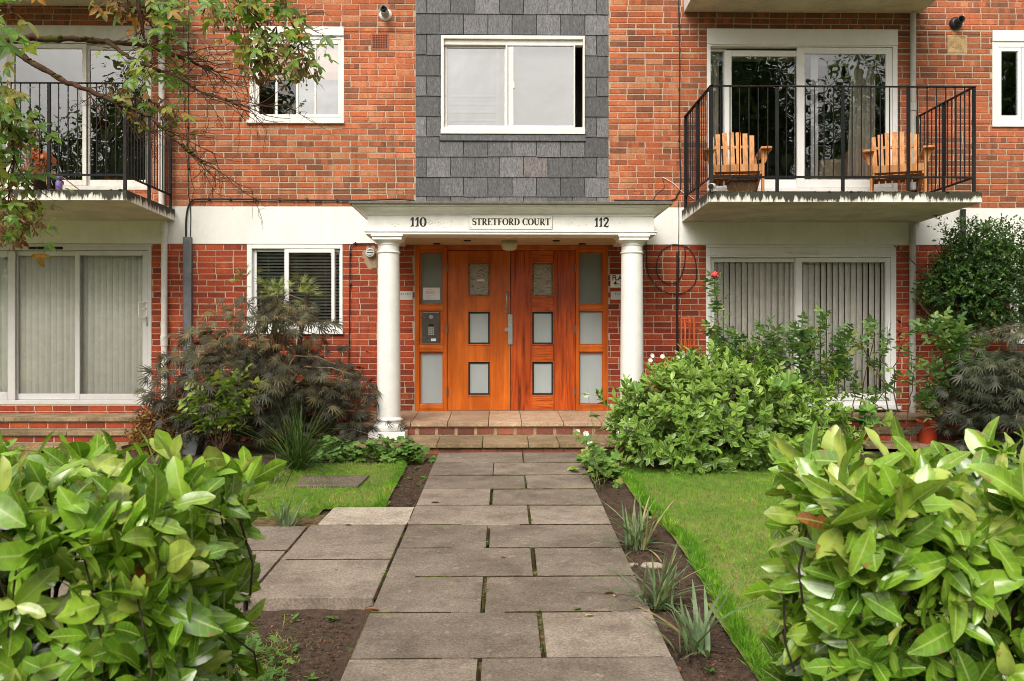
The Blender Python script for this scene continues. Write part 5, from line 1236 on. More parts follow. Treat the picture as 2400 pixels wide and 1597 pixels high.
M['joint_dirt'] = paint('joint_dirt', (.055, .036, .018), .95, .5, .5, .1, scale=40)
o = t.build('joint_moss', [M['joint_dirt'], M['moss']]); tag(o, 'moss and dark dirt packed in the paving joints', 'moss', kind='stuff')
# lawns
def lawn(name, x0, x1, y0, y1, edge):
    xs = list(np.arange(x0, x1+.01, .08)); ys = list(np.arange(y0, y1+.01, .08))
    o = grid_sheet(name, xs, ys, lambda x, y: gz(y)+.016+.006*mnoise.noise((x*2, y*2, 7)), 'turf', holes=lambda x, y: not edge(x, y)); return o
wv = lambda a, b_=3.0: .035*mnoise.noise((a*b_, 2.2, 9.1))
eR = lambda x, y: x > 1.17+wv(y)+.10*math.exp(-((y+5.2)/.8)**2) and y < -2.45+wv(x)*2 and y > -8.6
eL = lambda x, y: x < -.92+wv(y+5) and y < -2.15+wv(x+3)*2 and y > (-4.06 if x > -1.42 else -4.36)+wv(x)*1.5
lawn('lawn', 1.0, 6.4, -8.7, -2.3, eR); lawn('lawn', -5.0, -.8, -4.6, -2.0, eL)
gt = blade(1, .085, 2, 1, 1.0, .05, .25, tipmin=.12)
gt = (gt[0], gt[1], gt[2])
def grass(name, n, x0, x1, y0, y1, edge, lab, lo=.016, hi=.036, dry=.0):
    X_ = rng.uniform(x0, x1, n); Y_ = rng.uniform(y0, y1, n); keep = np.array([edge(a, b_) for a, b_ in zip(X_, Y_)]); X_, Y_ = X_[keep], Y_[keep]; n = len(X_)
    Zg = np.array([gz(b_) for b_ in Y_])+.012; nz = np.array([mnoise.noise((a*1.3, b_*1.3, 3))+.6*mnoise.noise((a*4, b_*4, 5)) for a, b_ in zip(X_, Y_)])
    d = rng.normal(size=(n, 3))*.55; d[:, 2] = 1; sz = rng.uniform(lo, hi, n)*(1+.35*nz)
    rd = np.clip(.38+.55*nz+rng.normal(size=n)*.22+dry, .01, .99)
    L = Leaves(); L.add(gt, np.stack([X_, Y_, Zg], 1), d, rand_dirs(n)+np.array([0, 0, .2]), sz*1.15, rd, wscale=.95); o = L.build(name, M['grass']); tag(o, lab, 'grass', kind='stuff'); return o
grass('grass', 150000, 1.0, 4.2, -8.4, -2.3, eR, 'short mown green grass of the right lawn, thin and straw coloured in places')
grass('grass', 46000, -3.2, -.8, -4.6, -2.0, eL, 'short mown grass of the left lawn with dry straw patches', dry=.10)
# longer tufts along the lawn edges
tf = lambda x, y: eR(x, y) and not eR(x-.09, y+.0)
grass('grass', 60000, 1.0, 1.6, -8.4, -2.3, tf, 'longer grass fringe along the soil bed on the right', .03, .065)
tf2 = lambda x, y: eL(x, y) and not (eL(x+.08, y) and eL(x, y-.08))
grass('grass', 30000, -2.6, -.8, -4.6, -2.0, tf2, 'longer grass fringe around the left lawn', .028, .06)
dp = lambda x, y: (x+1.22)**2/.16+(y+7.0)**2/.30 < 1+.8*mnoise.noise((x*5, y*5, 2))
def patch(name, n, cx, cy, rx, ry, lab):
    X_ = cx+rng.normal(size=n)*rx; Y_ = cy+rng.normal(size=n)*ry; d = rng.normal(size=(n, 3)); d[:, 2] = abs(d[:, 2])*.6+.15
    Zg = np.array([soil_z(a, b_) for a, b_ in zip(X_, Y_)]); L = Leaves(); L.add(gt, np.stack([X_, Y_, Zg], 1), d, rand_dirs(n), rng.uniform(.02, .05, n), np.clip(rng.normal(.80, .18, n), .1, .99), wscale=.8)
    o = L.build(name, M['grass']); tag(o, lab, 'grass', kind='stuff')
patch('dry_grass', 2600, -1.18, -7.15, .12, .30, 'dry straw grass on the soil beside the left hedge')
# crumbs, stones and litter in the soil
def crumbs(name, n, areas, mat, lo, hi, lab):
    t = MB(); r = random.Random(5)
    for k in range(n):
        x0, x1, y0, y1 = r.choice(areas); x, y = r.uniform(x0, x1), r.uniform(y0, y1); q = lo+(hi-lo)*r.random()**2.5; z_ = soil_z(x, y)+q*.25
        P_ = [Vector((x+q*r.uniform(.6, 1.2)*sx, y+q*r.uniform(.6, 1.2)*sy, z_+q*r.uniform(.3, .7)*sz)) for sx, sy, sz in ((1, 0, 0), (-1, 0, 0), (0, 1, 0), (0, -1, 0), (0, 0, 1))]
        t.mesh(P_, [(0, 2, 4), (2, 1, 4), (1, 3, 4), (3, 0, 4)])
    o = t.build(name, M[mat]); tag(o, lab, name.replace('_', ' '), kind='stuff')
AR = [(.88, 1.2, -8.5, -2.3), (.88, 1.2, -8.5, -5), (-1.6, -.72, -8.6, -6.25), (-1.6, -.72, -8.6, -6.25), (-.93, -.68, -4.0, -1.8)]
crumbs('soil_crumb', 9000, AR, 'soil', .003, .016, 'dark crumbs of bare soil beside the path')
M['stone_bit'] = paint('soil_stone', (.34, .24, .17), .8, .35, .1, scale=30); M['bark_bit'] = paint('bark_chip', (.24, .10, .05), .9, .4, .2, scale=30)
crumbs('gravel', 2200, AR, 'stone_bit', .003, .014, 'small pale stones scattered in the bare soil'); crumbs('bark_chip', 2200, AR, 'bark_bit', .004, .015, 'brown bark chips scattered in the bare soil')
def rock(name, px, py, s, mat, lab, seed):
    d = 1.725/((py-798)/2060+.05); y = CAM.y+d; p = P(px, py, y); r = random.Random(seed); bm = MB(); prof = [(.001, 0), (s, .0), (s*1.05, s*.3), (s*.7, s*.62), (.001, s*.7)]
    bm.lathe(0, 0, prof, 9); bm.v = [(p.x+v[0]*1.6*(1+.3*mnoise.noise((v[0]*30, v[1]*30, seed))), y+v[1]*(1+.3*mnoise.noise((v[1]*30, v[2]*30, seed))), soil_z(p.x, y)-.008+v[2]) for v in bm.v]
    o = bm.build(name, M[mat], smooth=True); tag(o, lab, 'stone')
rock('stone', 1482, 1318, .030, 'slab_pale', 'white stone on the soil at the right edge of the path', 2); rock('stone', 1527, 1324, .05, 'slab_pale', 'grey rounded stone between the two middle iris clumps', 5)
# ================================================================ plants
def ground_pt(px, py, dz=0):
    d = 1.725/((py-798)/2060+.05); y = CAM.y+d; p = P(px, py, y); return Vector((p.x, y, gz(y)+dz))
laurel = blade(1, .48, 6, 2, .52, .08, .17, .08, tipmin=.12, peak=.54)
def torn(tpl, j, side):
    V = tpl[0].copy(); m = 5
    for jj, q in ((j, .45), (j+1, .75)):
        if jj < 7: V[jj*m+(4 if side else 0), 0] *= q
    return V, tpl[1], tpl[2]
oval = blade(1, .40, 4, 1, .95, .12, .12, peak=.55)
small = blade(1, .52, 3, 1, .8, .15, .1)
leaflet = blade(1, .60, 4, 1, .8, .12, .12, peak=.42)
rose_t = merge([(stalk(0, .64, .008), 0, (0, 0), 1), (leaflet, 0, (0, .64), .42), (leaflet, 1.3, (.02, .56), .38), (leaflet, -1.3, (-.02, .56), .38), (leaflet, 1.4, (.02, .24), .32), (leaflet, -1.4, (-.02, .24), .32)])
tri = blade(1, .46, 5, 1, .85, .14, .18, peak=.45)
tri_t = merge([(stalk(0, .40, .010), 0, (0, 0), 1), (tri, 0, (0, .42), .58), (tri, 1.25, (.02, .38), .46), (tri, -1.25, (-.02, .38), .46)])
nar = blade(1, .115, 3, 1, .9, .05, .30, tipmin=.12, peak=.4)
dis_t = merge([(stalk(0, .22, .008), 0, (0, 0), 1)]+[(nar, a, (0, .2), s) for a, s in ((0, .8), (.36, .78), (-.36, .78), (.8, .66), (-.8, .66), (1.35, .48), (-1.35, .48))])
wing = blade(1, .34, 3, 1, .8, .05, .1, peak=.65)
seed_t = merge([(wing, .35, (0, 0), .8), (wing, -.35, (0, 0), .8)])
crane = merge([(stalk(0, .4, .012), 0, (0, 0), 1)]+[(blade(1, .62, 3, 1, .6, .1, .1, peak=.6), a, (0, .4), s) for a, s in ((0, .6), (.95, .56), (-.95, .56), (1.9, .42), (-1.9, .42))])
lob5 = lobed(5)

def hedge(name, x_in, x_out, y0, y1, ztop, lab, seed, side):
    root = empty(name, ((x_in[0]+x_out)/2, (y0+y1)/2, gz((y0+y1)/2))); tag(root, lab, 'hedge', 'laurel hedges flanking the path')
    off = np.array(root.location)
    L = Leaves(); tips = []; axes = []; st = MB(); r = np.random.default_rng(seed)
    W = abs(x_out-np.mean(x_in)); D = y1-y0; s = side
    def xin(y): return x_in[0]+(x_in[1]-x_in[0])*(y-y0)/(y1-y0)
    def ztp(x, y): return ztop+.035*mnoise.noise((x*3, y*3, seed))+.02*mnoise.noise((x*9, y*9, seed))-.06*max(0, 1-abs(x-xin(y))/.18)**2
    def add(n, gen):
        for k in range(n):
            p, a = gen(); tips.append(p); axes.append(a)
    zb = gz(y0)
    def top():
        y = r.uniform(y0, y1); x = xin(y)+s*r.random()*W; z = ztp(x, y)-abs(r.normal())*.05; return (x, y, z), (r.normal()*.5-s*.1, r.normal()*.5-.15, 1.0)
    def front():
        y = y0+abs(r.normal())*.06; x = xin(y)+s*r.random()*W; z = zb+.02+(ztop-zb-.05)*r.random(); return (x, y, z), (r.normal()*.45, -1.0, .55+r.normal()*.4)
    def end():
        y = r.uniform(y0, y1); z = zb+.02+(ztop-zb-.05)*r.random()**.9; x = xin(y)+s*(abs(r.normal())*.05+.03*(1-(z-zb)/(ztop-zb))); return (x, y, z), (-s*1.0, -.25+r.normal()*.5, .6+r.normal()*.4)
    def back():
        y = y1-abs(r.normal())*.06; x = xin(y)+s*r.random()*W; z = zb+.02+(ztop-zb-.05)*r.random(); return (x, y, z), (r.normal()*.45, 1.0, .5)
    def inner():
        y = r.uniform(y0+.12, y1-.12); x = xin(y)+s*(.12+r.random()*(W-.2)); z = zb+.1+(ztop-zb-.25)*r.random(); return (x, y, z), (r.normal()*.6, r.normal()*.6-.3, .8)
    add(int(W*D*150), top); add(int(W*1.35*160), front); add(int(D*1.35*175), end); add(int(W*1.35*40), back); add(int(W*D*1.3*60), inner)
    tips = np.array(tips); axes = norm(np.array(axes)); N = len(tips)
    base = np.clip(.46-.42*(np.arange(N) >= N-int(W*D*1.3*60))+.50*((tips[:, 2]-zb)/(ztop-zb)-.5)+r.normal(size=N)*.12, .02, .90)  # shade in the hedge's gaps put into colour: inner and lower leaves darker
    global rng; keep = rng; rng = r
    grp = r.integers(0, 4, N)
    for g_, tp_ in enumerate((laurel, torn(laurel, 3, 1), torn(laurel, 5, 0), blade(1, .43, 6, 2, .56, .20, .34, .10, tipmin=.10, peak=.5))):
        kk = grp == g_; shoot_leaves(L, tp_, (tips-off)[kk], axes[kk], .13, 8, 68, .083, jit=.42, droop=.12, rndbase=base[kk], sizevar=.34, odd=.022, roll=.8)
    rng = keep
    L.build('foliage', M['laurel'], root)
    for k in range(0, N, 2):
        p = Vector(tips[k]); a = Vector(axes[k]); b_ = p-a*.13; c = p-a*.24+Vector((0, 0, -.04)); e_ = c-a*.05+Vector((s*.03, .02, -.05)); st.cur = 0 if r.random() < .35 else 1
        st.tube([e_-root.location, c-root.location, b_-root.location, p-a*.03-root.location], [.0036, .0034, .003, .0022] if p.y > y0+.2 else [.0026, .0025, .0022, .0018], 5, False)
    st.cur = 1
    for k in range(26):                                                         # upright main stems
        y = r.uniform(y0+.18, y1-.12); x = xin(y)+s*(.24+r.random()*(W-.3)); p = Vector((x, y, zb-.05)); pts = [p]
        for q in range(5): p = p+Vector((r.normal()*.03, r.normal()*.03, (ztop-.16-zb)/5)); pts.append(p)
        st.tube([v-root.location for v in pts], [.017, .015, .013, .011, .009, .006], 7, False)
    st.build('stems', [M['stem_green'], M['bark_dark']], root, True)
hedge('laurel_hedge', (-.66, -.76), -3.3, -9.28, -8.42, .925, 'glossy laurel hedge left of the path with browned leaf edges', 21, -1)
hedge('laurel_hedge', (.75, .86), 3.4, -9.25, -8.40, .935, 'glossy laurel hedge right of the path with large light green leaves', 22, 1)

def blob(n, c, r3, zmin=0, shell=.25, seedn=1.0, bumpy=.18):
    d = rand_dirs(n); rad = 1-shell*rng.random(n)**1.5
    nz = np.array([mnoise.noise((a[0]*2.2+seedn, a[1]*2.2, a[2]*2.2)) for a in d]); rad = rad*(1+bumpy*nz)
    p = np.array(c)+d*rad[:, None]*np.array(r3); k = p[:, 2] > zmin
    nr = norm(d/np.array(r3)); return p[k], nr[k]
def plant(name, loc, lab, cat, group=None):
    o = empty(name, loc); tag(o, lab, cat, group); return o
def bshift(L, mat, root, name='foliage'):
    for v in L.V: v -= np.array(root.location)
    return L.build(name, M[mat], root)
def tshift(t, mats, root, name='stem', smooth=True):
    l = root.location; t.v = [(a-l.x, b_-l.y, c-l.z) for a, b_, c in t.v]; o = t.build(name, mats, root, smooth)
    if name == 'moss': o['kind'] = 'stuff'
    return o

# --- pale-edged evergreen mound right of the path
SHX = .16
c = (2.38, -2.15, .28); root = plant('shrub', (2.38, -2.1, 0), 'big rounded bright green shrub with pale leaf edges beside the right lawn', 'shrub')
L = Leaves()
for cc, rr, n in (((2.15, -2.10, .35), (1.12, .72, .70), 620), ((1.62, -2.2, .25), (.62, .60, .62), 240), ((2.85, -2.1, .25), (.62, .62, .55), 220), ((2.05, -1.9, .72), (.62, .42, .36), 130)):
    p, nr = blob(n, (cc[0]+SHX, cc[1], cc[2]), rr, -.02, .22); ax = nr+np.array([0, -.25, .55])+rng.normal(size=nr.shape)*.25
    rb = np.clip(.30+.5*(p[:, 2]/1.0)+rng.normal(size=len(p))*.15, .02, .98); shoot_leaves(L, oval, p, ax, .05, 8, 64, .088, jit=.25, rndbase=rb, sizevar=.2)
p, nr = blob(200, (2.36, -2.12, .38), (1.28, .80, .80), .1, .04, 4.0, .35); shoot_leaves(L, oval, p, nr+np.array([0, -.2, .9])+rng.normal(size=nr.shape)*.3, .16, 11, 60, .08, jit=.25, rndbase=np.clip(.62+rng.normal(size=len(p))*.2, .02, .98))
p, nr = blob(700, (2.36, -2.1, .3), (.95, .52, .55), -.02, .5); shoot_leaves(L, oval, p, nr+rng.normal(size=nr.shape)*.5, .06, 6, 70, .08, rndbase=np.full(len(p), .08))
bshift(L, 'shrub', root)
t = MB()
for k in range(40):
    a = random.uniform(0, 6.28); q = random.uniform(.3, .9); t.tube([(2.36+.1*math.cos(a), -2.1+.1*math.sin(a), -.03), (2.36+q*.6*math.cos(a), -2.1+q*.4*math.sin(a), .35), (2.36+q*1.0*math.cos(a), -2.1+q*.6*math.sin(a), .45+.4*random.random())], [.012, .008, .004], 5)
tshift(t, M['bark'], root)

# --- dark dissected maples: layered, drooping pads
def dis_maple(name, cx, cy, zt, rx, ry, npad, nper, mat, lab, trunks, size=.125, zlo=.12, seedv=3, twigs=40, greens=()):
    global rng
    keep = rng; rng = np.random.default_rng(seedv); root = plant(name, (cx, cy, 0), lab, 'shrub'); L = Leaves(); t = MB(); t.cur = 0
    for k in range(npad):
        a = rng.uniform(0, 6.283); q = math.sqrt(rng.random()); h = rng.random()
        x = cx+rx*q*math.cos(a); y = cy+ry*q*math.sin(a); ztl = zt-(zt-zlo)*.62*q**2.2; z_ = ztl-(ztl-zlo)*rng.random()**1.3*.95
        pr = rng.uniform(.22, .42); n = nper; u = rand_dirs(n); u[:, 2] = 0; rad = pr*np.sqrt(rng.random(n)); u = norm(u)
        p = np.array([x, y, z_])+u*rad[:, None]*np.array([1.2, 1, 0]); p[:, 2] -= (rad/pr)**2*.09+rng.normal(size=n)*.025
        out = norm(np.array([x-cx, (y-cy)*1.3-.25, 0])+1e-3); d = u*.8+out*.5+np.array([0, -.25, 0]); d[:, 2] = -.25-.8*rng.random(n); d += rng.normal(size=d.shape)*.45
        nr = u*.5+np.array([0, -.6, .9])+rng.normal(size=d.shape)*.5
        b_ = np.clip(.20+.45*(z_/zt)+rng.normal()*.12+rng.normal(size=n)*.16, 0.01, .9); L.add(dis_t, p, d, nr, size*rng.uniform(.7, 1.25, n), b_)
        if k < twigs: t.tube([(cx+(x-cx)*.15, cy+(y-cy)*.15, zlo+(z_-zlo)*.55), (cx+(x-cx)*.6, cy+(y-cy)*.6, z_+.02), (x, y, z_+.01), (x+out[0]*pr, y+out[1]*pr, z_-.06)], [.012, .008, .005, .002], 5)
    bshift(L, mat, root)
    t.cur = 1
    for tr in trunks: t.tube(tr, [.03-.003*i for i in range(len(tr))], 8)
    tshift(t, [M['twig'], M['bark_dark']], root)
    if greens:
        for gx, gy_, gz_, n in greens:
            L = Leaves()
            p = np.array([gx, gy_, gz_])+rng.normal(size=(n, 3))*np.array([.075, .06, .05]); L.add(dis_t, p, (p-np.array([gx, gy_, gz_-.1]))*6+np.array([0, -.2, -.1]), np.array([0, -.3, 1.])+rng.normal(size=(n, 3))*.3, rng.uniform(.09, .15, n))
            bshift(L, 'dissected_green', root, 'new_growth')
    rng = keep
g1, g2 = P(643, 690, -1.1), P(716, 690, -1.1)
g3 = P(575, 655, -1.0)
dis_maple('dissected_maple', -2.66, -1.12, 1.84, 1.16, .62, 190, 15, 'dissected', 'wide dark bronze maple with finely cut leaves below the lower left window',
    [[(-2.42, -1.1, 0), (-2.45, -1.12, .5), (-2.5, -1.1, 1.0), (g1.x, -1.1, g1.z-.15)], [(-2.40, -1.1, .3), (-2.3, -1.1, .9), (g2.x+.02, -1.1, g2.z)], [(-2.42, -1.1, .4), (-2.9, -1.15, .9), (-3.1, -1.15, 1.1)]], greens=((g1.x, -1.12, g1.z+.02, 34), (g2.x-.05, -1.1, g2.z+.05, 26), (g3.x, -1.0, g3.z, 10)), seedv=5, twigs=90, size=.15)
dis_maple('dissected_maple', 6.15, -1.25, 1.62, 1.0, .6, 200, 17, 'grey_dissected', 'grey green dissected maple at the right edge in front of the brick wall', [[(6.2, -1.2, 0), (6.15, -1.2, .6), (6.25, -1.2, 1.1)]], seedv=8, size=.15)

# --- stem-and-leaf plants
def stems_plant(name, lab, cat, stems, tpl, mat, size, per=11, t0=.35, stem_mats=('bark', 'stem_green'), rad=.008, droop=.1, spread=58, seedv=1, rb=None, nseg=7, side=.0, group=None, ring=3):
    global rng
    keep = rng; rng = np.random.default_rng(seedv); base = Vector(stems[0][0]); root = plant(name, (base.x, base.y, gz(base.y)), lab, cat, group); L = Leaves(); t = MB()
    for s in stems:
        pts = [Vector(q) for q in s]; d = []
        for i in range(len(pts)-1):
            for k in range(nseg): d.append(pts[i].lerp(pts[i+1], k/nseg)+Vector(rng.normal(size=3))*.008)
        d.append(pts[-1]); n = len(d); t.cur = 0
        t.tube(d, [rad*(1-.7*i/n) for i in range(n)], 6)
        P_, D_, N_ = [], [], []
        for k in range(per):
            f = t0+(1-t0)*(k+rng.random()*.6)/per; i = min(int(f*(n-1)), n-2); p = d[i].lerp(d[i+1], f*(n-1)-i); ax = (d[i+1]-d[i]).normalized(); ph = k*2.4+rng.normal()*.4
            o = ax.orthogonal().normalized(); e = ax.cross(o); rr = o*math.cos(ph)+e*math.sin(ph); an = R(spread)*(1.15-.45*f)+rng.normal()*.15
            dd = ax*math.cos(an)+rr*math.sin(an)-Vector((0, 0, droop)); P_.append(p); D_.append(dd); N_.append(Vector((0, -.35, 1))*.8+ax*math.sin(an)*.6-rr*math.cos(an)*.5+Vector(rng.normal(size=3))*.25)
        m = len(P_); L.add(tpl, np.array(P_), np.array(D_), np.array(N_), size*rng.uniform(.65, 1.2, m), None if rb is None else np.clip(rng.normal(rb, .25, m), .01, .99))
    bshift(L, mat, root); tshift(t, M[stem_mats[0]], root); rng = keep; return root
def S(Y, *pp, Y1=None):
    n = len(pp); return [P(px, py, Y+((Y1-Y)*i/(n-1) if Y1 is not None else 0)) for i, (px, py) in enumerate(pp)]
def petals(root, c, n, size, mat, name='flower', face=(0, -1, .4), cup=.3):
    L = Leaves(); f = Vector(face).normalized(); o = f.orthogonal().normalized(); e = f.cross(o); pos = []; D_ = []; N_ = []
    for k in range(n):
        a = 6.283*k/n; rr = o*math.cos(a)+e*math.sin(a); D_.append(rr+f*cup); N_.append(f-rr*cup); pos.append(c)
    L.add(blade(1, .85, 3, 1, .6, .0, -.15, peak=.6), np.array(pos), np.array(D_), np.array(N_), size); return bshift(L, mat, root, name)
yb = -1.55
rs = [S(yb, (1700, 1040), (1690, 900), (1684, 760), (1676, 650)), S(yb, (1705, 1040), (1740, 900), (1780, 790)), S(yb, (1720, 1040), (1800, 880), (1815, 770)), S(yb, (1760, 1040), (1850, 880), (1865, 770)),
      S(yb, (1800, 1040), (1920, 880), (1985, 770)), S(yb, (1800, 1040), (1900, 850), (1930, 740)), S(yb, (1690, 1040), (1650, 900), (1625, 830)), S(yb, (1690, 1040), (1640, 880), (1612, 850)), S(yb, (1760, 1040), (1770, 880), (1730, 790)), S(yb, (1830, 1040), (1880, 850), (1890, 790)), S(yb, (1850, 1040), (1960, 900), (1975, 800)), S(yb, (1700, 1000), (1700, 850), (1660, 770)), S(yb, (1720, 1000), (1720, 900), (1700, 810))]
rr_ = random.Random(77)
for k in range(15): a = rr_.uniform(1660, 1960); b_ = a+rr_.uniform(-50, 50); rs.append(S(yb+rr_.uniform(-.15, .15), (a*.6+1760*.4, 1040), (a, 900), (b_, rr_.uniform(755, 850))))
rt = stems_plant('rose_bush', 'tall leggy rose bush with one red bloom in front of the lower right door', 'rose bush', rs, rose_t, 'rose_leaf', .165, per=42, t0=.26, seedv=3, rad=.009)
fl = P(1675, 645, yb); L = Leaves(); n = 46; d = rand_dirs(n); d[:, 2] *= .8; rr = rng.uniform(.008, .045, n)
L.add(blade(1, 1.1, 3, 1, .45, -.1, -.5, peak=.6), np.array([fl.x, fl.y, fl.z-.02])+d*rr[:, None]*np.array([1, 1, .7]), np.array([0, 0, 1.])+d*.45, -d, rng.uniform(.03, .055, n), np.clip(rr/.045+rng.normal(size=n)*.2, .0, 1)); bshift(L, 'rose_petal', rt, 'flower')
# arching rose beside the right downpipe
rs = [S(-1.4, (2010, 1010), (2025, 900), (2050, 790), (2040, 770)), S(-1.4, (2040, 990), (2055, 880), (2080, 800)), S(-1.4, (2100, 1000), (2095, 860), (2130, 780), (2160, 765)), S(-1.4, (2090, 1000), (2070, 900), (2020, 810), (2000, 800)), S(-1.4, (2120, 1010), (2140, 900), (2135, 830)), S(-1.4, (2100, 1000), (2070, 960), (2035, 940), (2030, 920)), S(-1.4, (1990, 1000), (2005, 930), (1990, 870)), S(-1.4, (2020, 1010), (2060, 930), (2110, 880))]
stems_plant('rose_bush', 'sparse thorny rose with bare stems beside the grey downpipe', 'rose bush', rs, rose_t, 'rose_leaf', .17, per=14, t0=.45, seedv=6, rad=.008, stem_mats=('bark',))
L = Leaves()
# red young shoots near the door edge
rs = [S(-1.35, (2112, 830), (2106, 790), (2110, 740))]
stems_plant('red_shoot', 'thin shoot with dark red young leaves between the right door and the grey downpipe', 'plant shoot', rs, leaflet, 'red_leaf', .06, per=16, t0=.1, seedv=2, rad=.004, rb=.1)
rs = [S(-1.2, (2215, 1000), (2225, 900), (2200, 800), (2185, 760)), S(-1.2, (2225, 1000), (2240, 880), (2250, 780)), S(-1.2, (2230, 1000), (2260, 900), (2295, 800)), S(-1.2, (2225, 1000), (2230, 860), (2215, 750)), S(-1.2, (2230, 1000), (2265, 920), (2320, 850)), S(-1.2, (2220, 1000), (2205, 900), (2185, 860)), S(-1.2, (2225, 1000), (2250, 900), (2270, 850)), S(-1.2, (2228, 950), (2240, 820), (2235, 760)), S(-1.2, (2220, 1010), (2180, 960), (2170, 935)), S(-1.2, (2230, 1000), (2280, 900), (2340, 870))]
stems_plant('rose_bush', 'leafy blue green rose bush in front of the tall evergreen on the right', 'rose bush', rs, rose_t, 'rose_leaf', .19, per=40, t0=.30, seedv=9, rad=.011)
# --- tall evergreen on the right wall
root = plant('evergreen_shrub', (5.75, -.55, 0), 'tall dark glossy evergreen growing against the white band on the right', 'shrub'); L = Leaves()
for px, py, rx, ry, n in ((2285, 640, .55, .42, 480), (2270, 690, .66, .44, 520), (2300, 575, .50, .34, 330), (2240, 670, .42, .34, 240), (2345, 620, .40, .40, 260), (2330, 720, .5, .35, 240)):
    q = P(px, py, -.55); p, nr = blob(n, (q.x, -.55, q.z), (rx, .38, ry), .2, .35, px*.013, .5); shoot_leaves(L, small, p, nr+np.array([0, -.1, .5])+rng.normal(size=nr.shape)*.4, .12, 9, 60, .042, jit=.3, rndbase=np.clip(.35+rng.normal(size=len(p))*.25, .02, .98))
for k in range(60):
    a = P(random.uniform(2225, 2390), random.uniform(540, 660), -.55); tip = P(random.uniform(2175, 2420), random.uniform(490, 600), -.6) if k % 2 else Vector((a.x+random.uniform(-.25, .25), -.6, a.z+random.uniform(.1, .25)))
    shoot_leaves(L, small, np.array([[tip.x, tip.y, tip.z]]), np.array([list(tip-a)]), min(.35, (tip-a).length), 14, 60, .036, rndbase=np.array([.6]))
bshift(L, 'evergreen', root); t = MB()
for k in range(12): t.tube([(5.75+random.gauss(0, .05), -.55, 0), (5.75+random.gauss(0, .12), -.55, .8), (5.75+random.gauss(0, .3), -.55, 1.7), (5.75+random.gauss(0, .4), -.55, 2.4)], [.022, .018, .012, .005], 6)
tshift(t, M['bark'], root)
# --- left bed: dry bush, yellow-green bush, sedge, ground cover, iris
root = plant('dry_bush', (P(375, 1000, -1.3).x, -1.3, 0), 'dried rusty brown bush beside the lower left door', 'shrub'); L = Leaves(); q = P(385, 985, -1.3)
p, nr = blob(900, (q.x, -1.3, .18), (.38, .35, .40), -.02, .6); shoot_leaves(L, small, p, nr+rng.normal(size=nr.shape)*.6+np.array([0, 0, .4]), .10, 6, 62, .036, jit=.5, sizevar=.3); bshift(L, 'dry', root); t = MB()
for k in range(30): t.tube([(q.x, -1.3, 0), (q.x+random.gauss(0, .15), -1.3+random.gauss(0, .12), .28), (q.x+random.gauss(0, .25), -1.3+random.gauss(0, .2), .5)], [.006, .004, .002], 4)
tshift(t, M['bark'], root)
Yb = -1.75
rs = [S(Yb, (510, 1060), (500, 980), (450, 930)), S(Yb, (515, 1060), (520, 970), (500, 890)), S(Yb, (520, 1060), (545, 960), (560, 880)), S(Yb, (520, 1060), (560, 970), (600, 915)), S(Yb, (510, 1060), (480, 1000), (430, 970)), S(Yb, (520, 1060), (540, 1000), (575, 960)), S(Yb, (515, 1060), (515, 990), (480, 930)), S(Yb, (515, 1060), (505, 1010), (470, 980)), S(Yb, (515, 1060), (535, 980), (535, 900))]
stems_plant('young_bush', 'yellow green broad leaved bush in front of the dark maple', 'bush', rs, rose_t, 'bush_leaf', .19, per=19, t0=.35, seedv=4, rad=.007)
t = MB(); q = P(438, 1005, -1.35); T = Matrix.Translation((q.x, -1.35, 0)) @ Matrix.Rotation(R(12), 4, 'Y'); t.frustum((-.13, .13, -.12, .12), 0, (-.13, .13, -.11, .11), .22); t.v = [tuple(T @ Vector(v)) for v in t.v]; t.tube([T @ Vector(v) for v in ((-.13, -.11, .22), (.13, -.11, .22), (.13, .11, .22), (-.13, .11, .22), (-.13, -.11, .22))], .012, 6)
o = t.build('planter', paint('grey_plastic', (.24, .25, .25), .5, .12, .02), bevel=.01); tag(o, 'tilted grey plastic planter under the yellow green bush', 'planter')
def blades_clump(name, base, n, lo, hi, w_, mat, lab, cat, seedv, spread=.8, curl=.8, rb=(.3, .25), flat=1.0, group=None, dark=0):
    global rng
    keep = rng; rng = np.random.default_rng(seedv); root = plant(name, base, lab, cat, group); tpls = [blade(1, w_, 7, 1, .45, .1, c, tipmin=.08, peak=.3) for c in (.05*curl, .25*curl, .55*curl, .85*curl)]; L = Leaves()
    for k in range(4):
        m = n//4; a = rng.uniform(0, 6.283, m); tilt = np.abs(rng.normal(size=m))*spread*(.25+.35*k); d = np.stack([np.cos(a)*tilt, np.sin(a)*tilt*flat, np.ones(m)], 1); nr = np.stack([-np.cos(a), -np.sin(a)*flat, tilt], 1)+rng.normal(size=(m, 3))*.15
        p = np.stack([rng.normal(size=m)*.035, rng.normal(size=m)*.03, np.full(m, -.01)], 1); L.add(tpls[k], p, d, nr, rng.uniform(lo, hi, m), np.clip(rng.normal(rb[0], rb[1], m), .01, .92 if k < 2 else .99))
    if dark: 
        a = rng.uniform(0, 6.283, dark); d = np.stack([np.cos(a), np.sin(a), rng.uniform(.05, .5, dark)], 1); L.add(tpls[2], np.stack([rng.normal(size=dark)*.05, rng.normal(size=dark)*.05, np.full(dark, .01)], 1), d, np.stack([-np.cos(a)*.3, -np.sin(a)*.3, np.ones(dark)], 1), rng.uniform(lo*.5, hi*.6, dark), rng.uniform(.945, 1, dark))
    L.build('blades', M[mat], root); rng = keep; return root
g = ground_pt(1495, 1287); blades_clump('iris', (g.x, g.y, soil_z(g.x, g.y)), 60, .22, .42, .05, 'iris', 'grey green iris clump with yellowed outer blades, farthest along the right bed', 'iris', 11, .8, 1.2, (.55, .25), group='iris clumps along the right bed', dark=4)
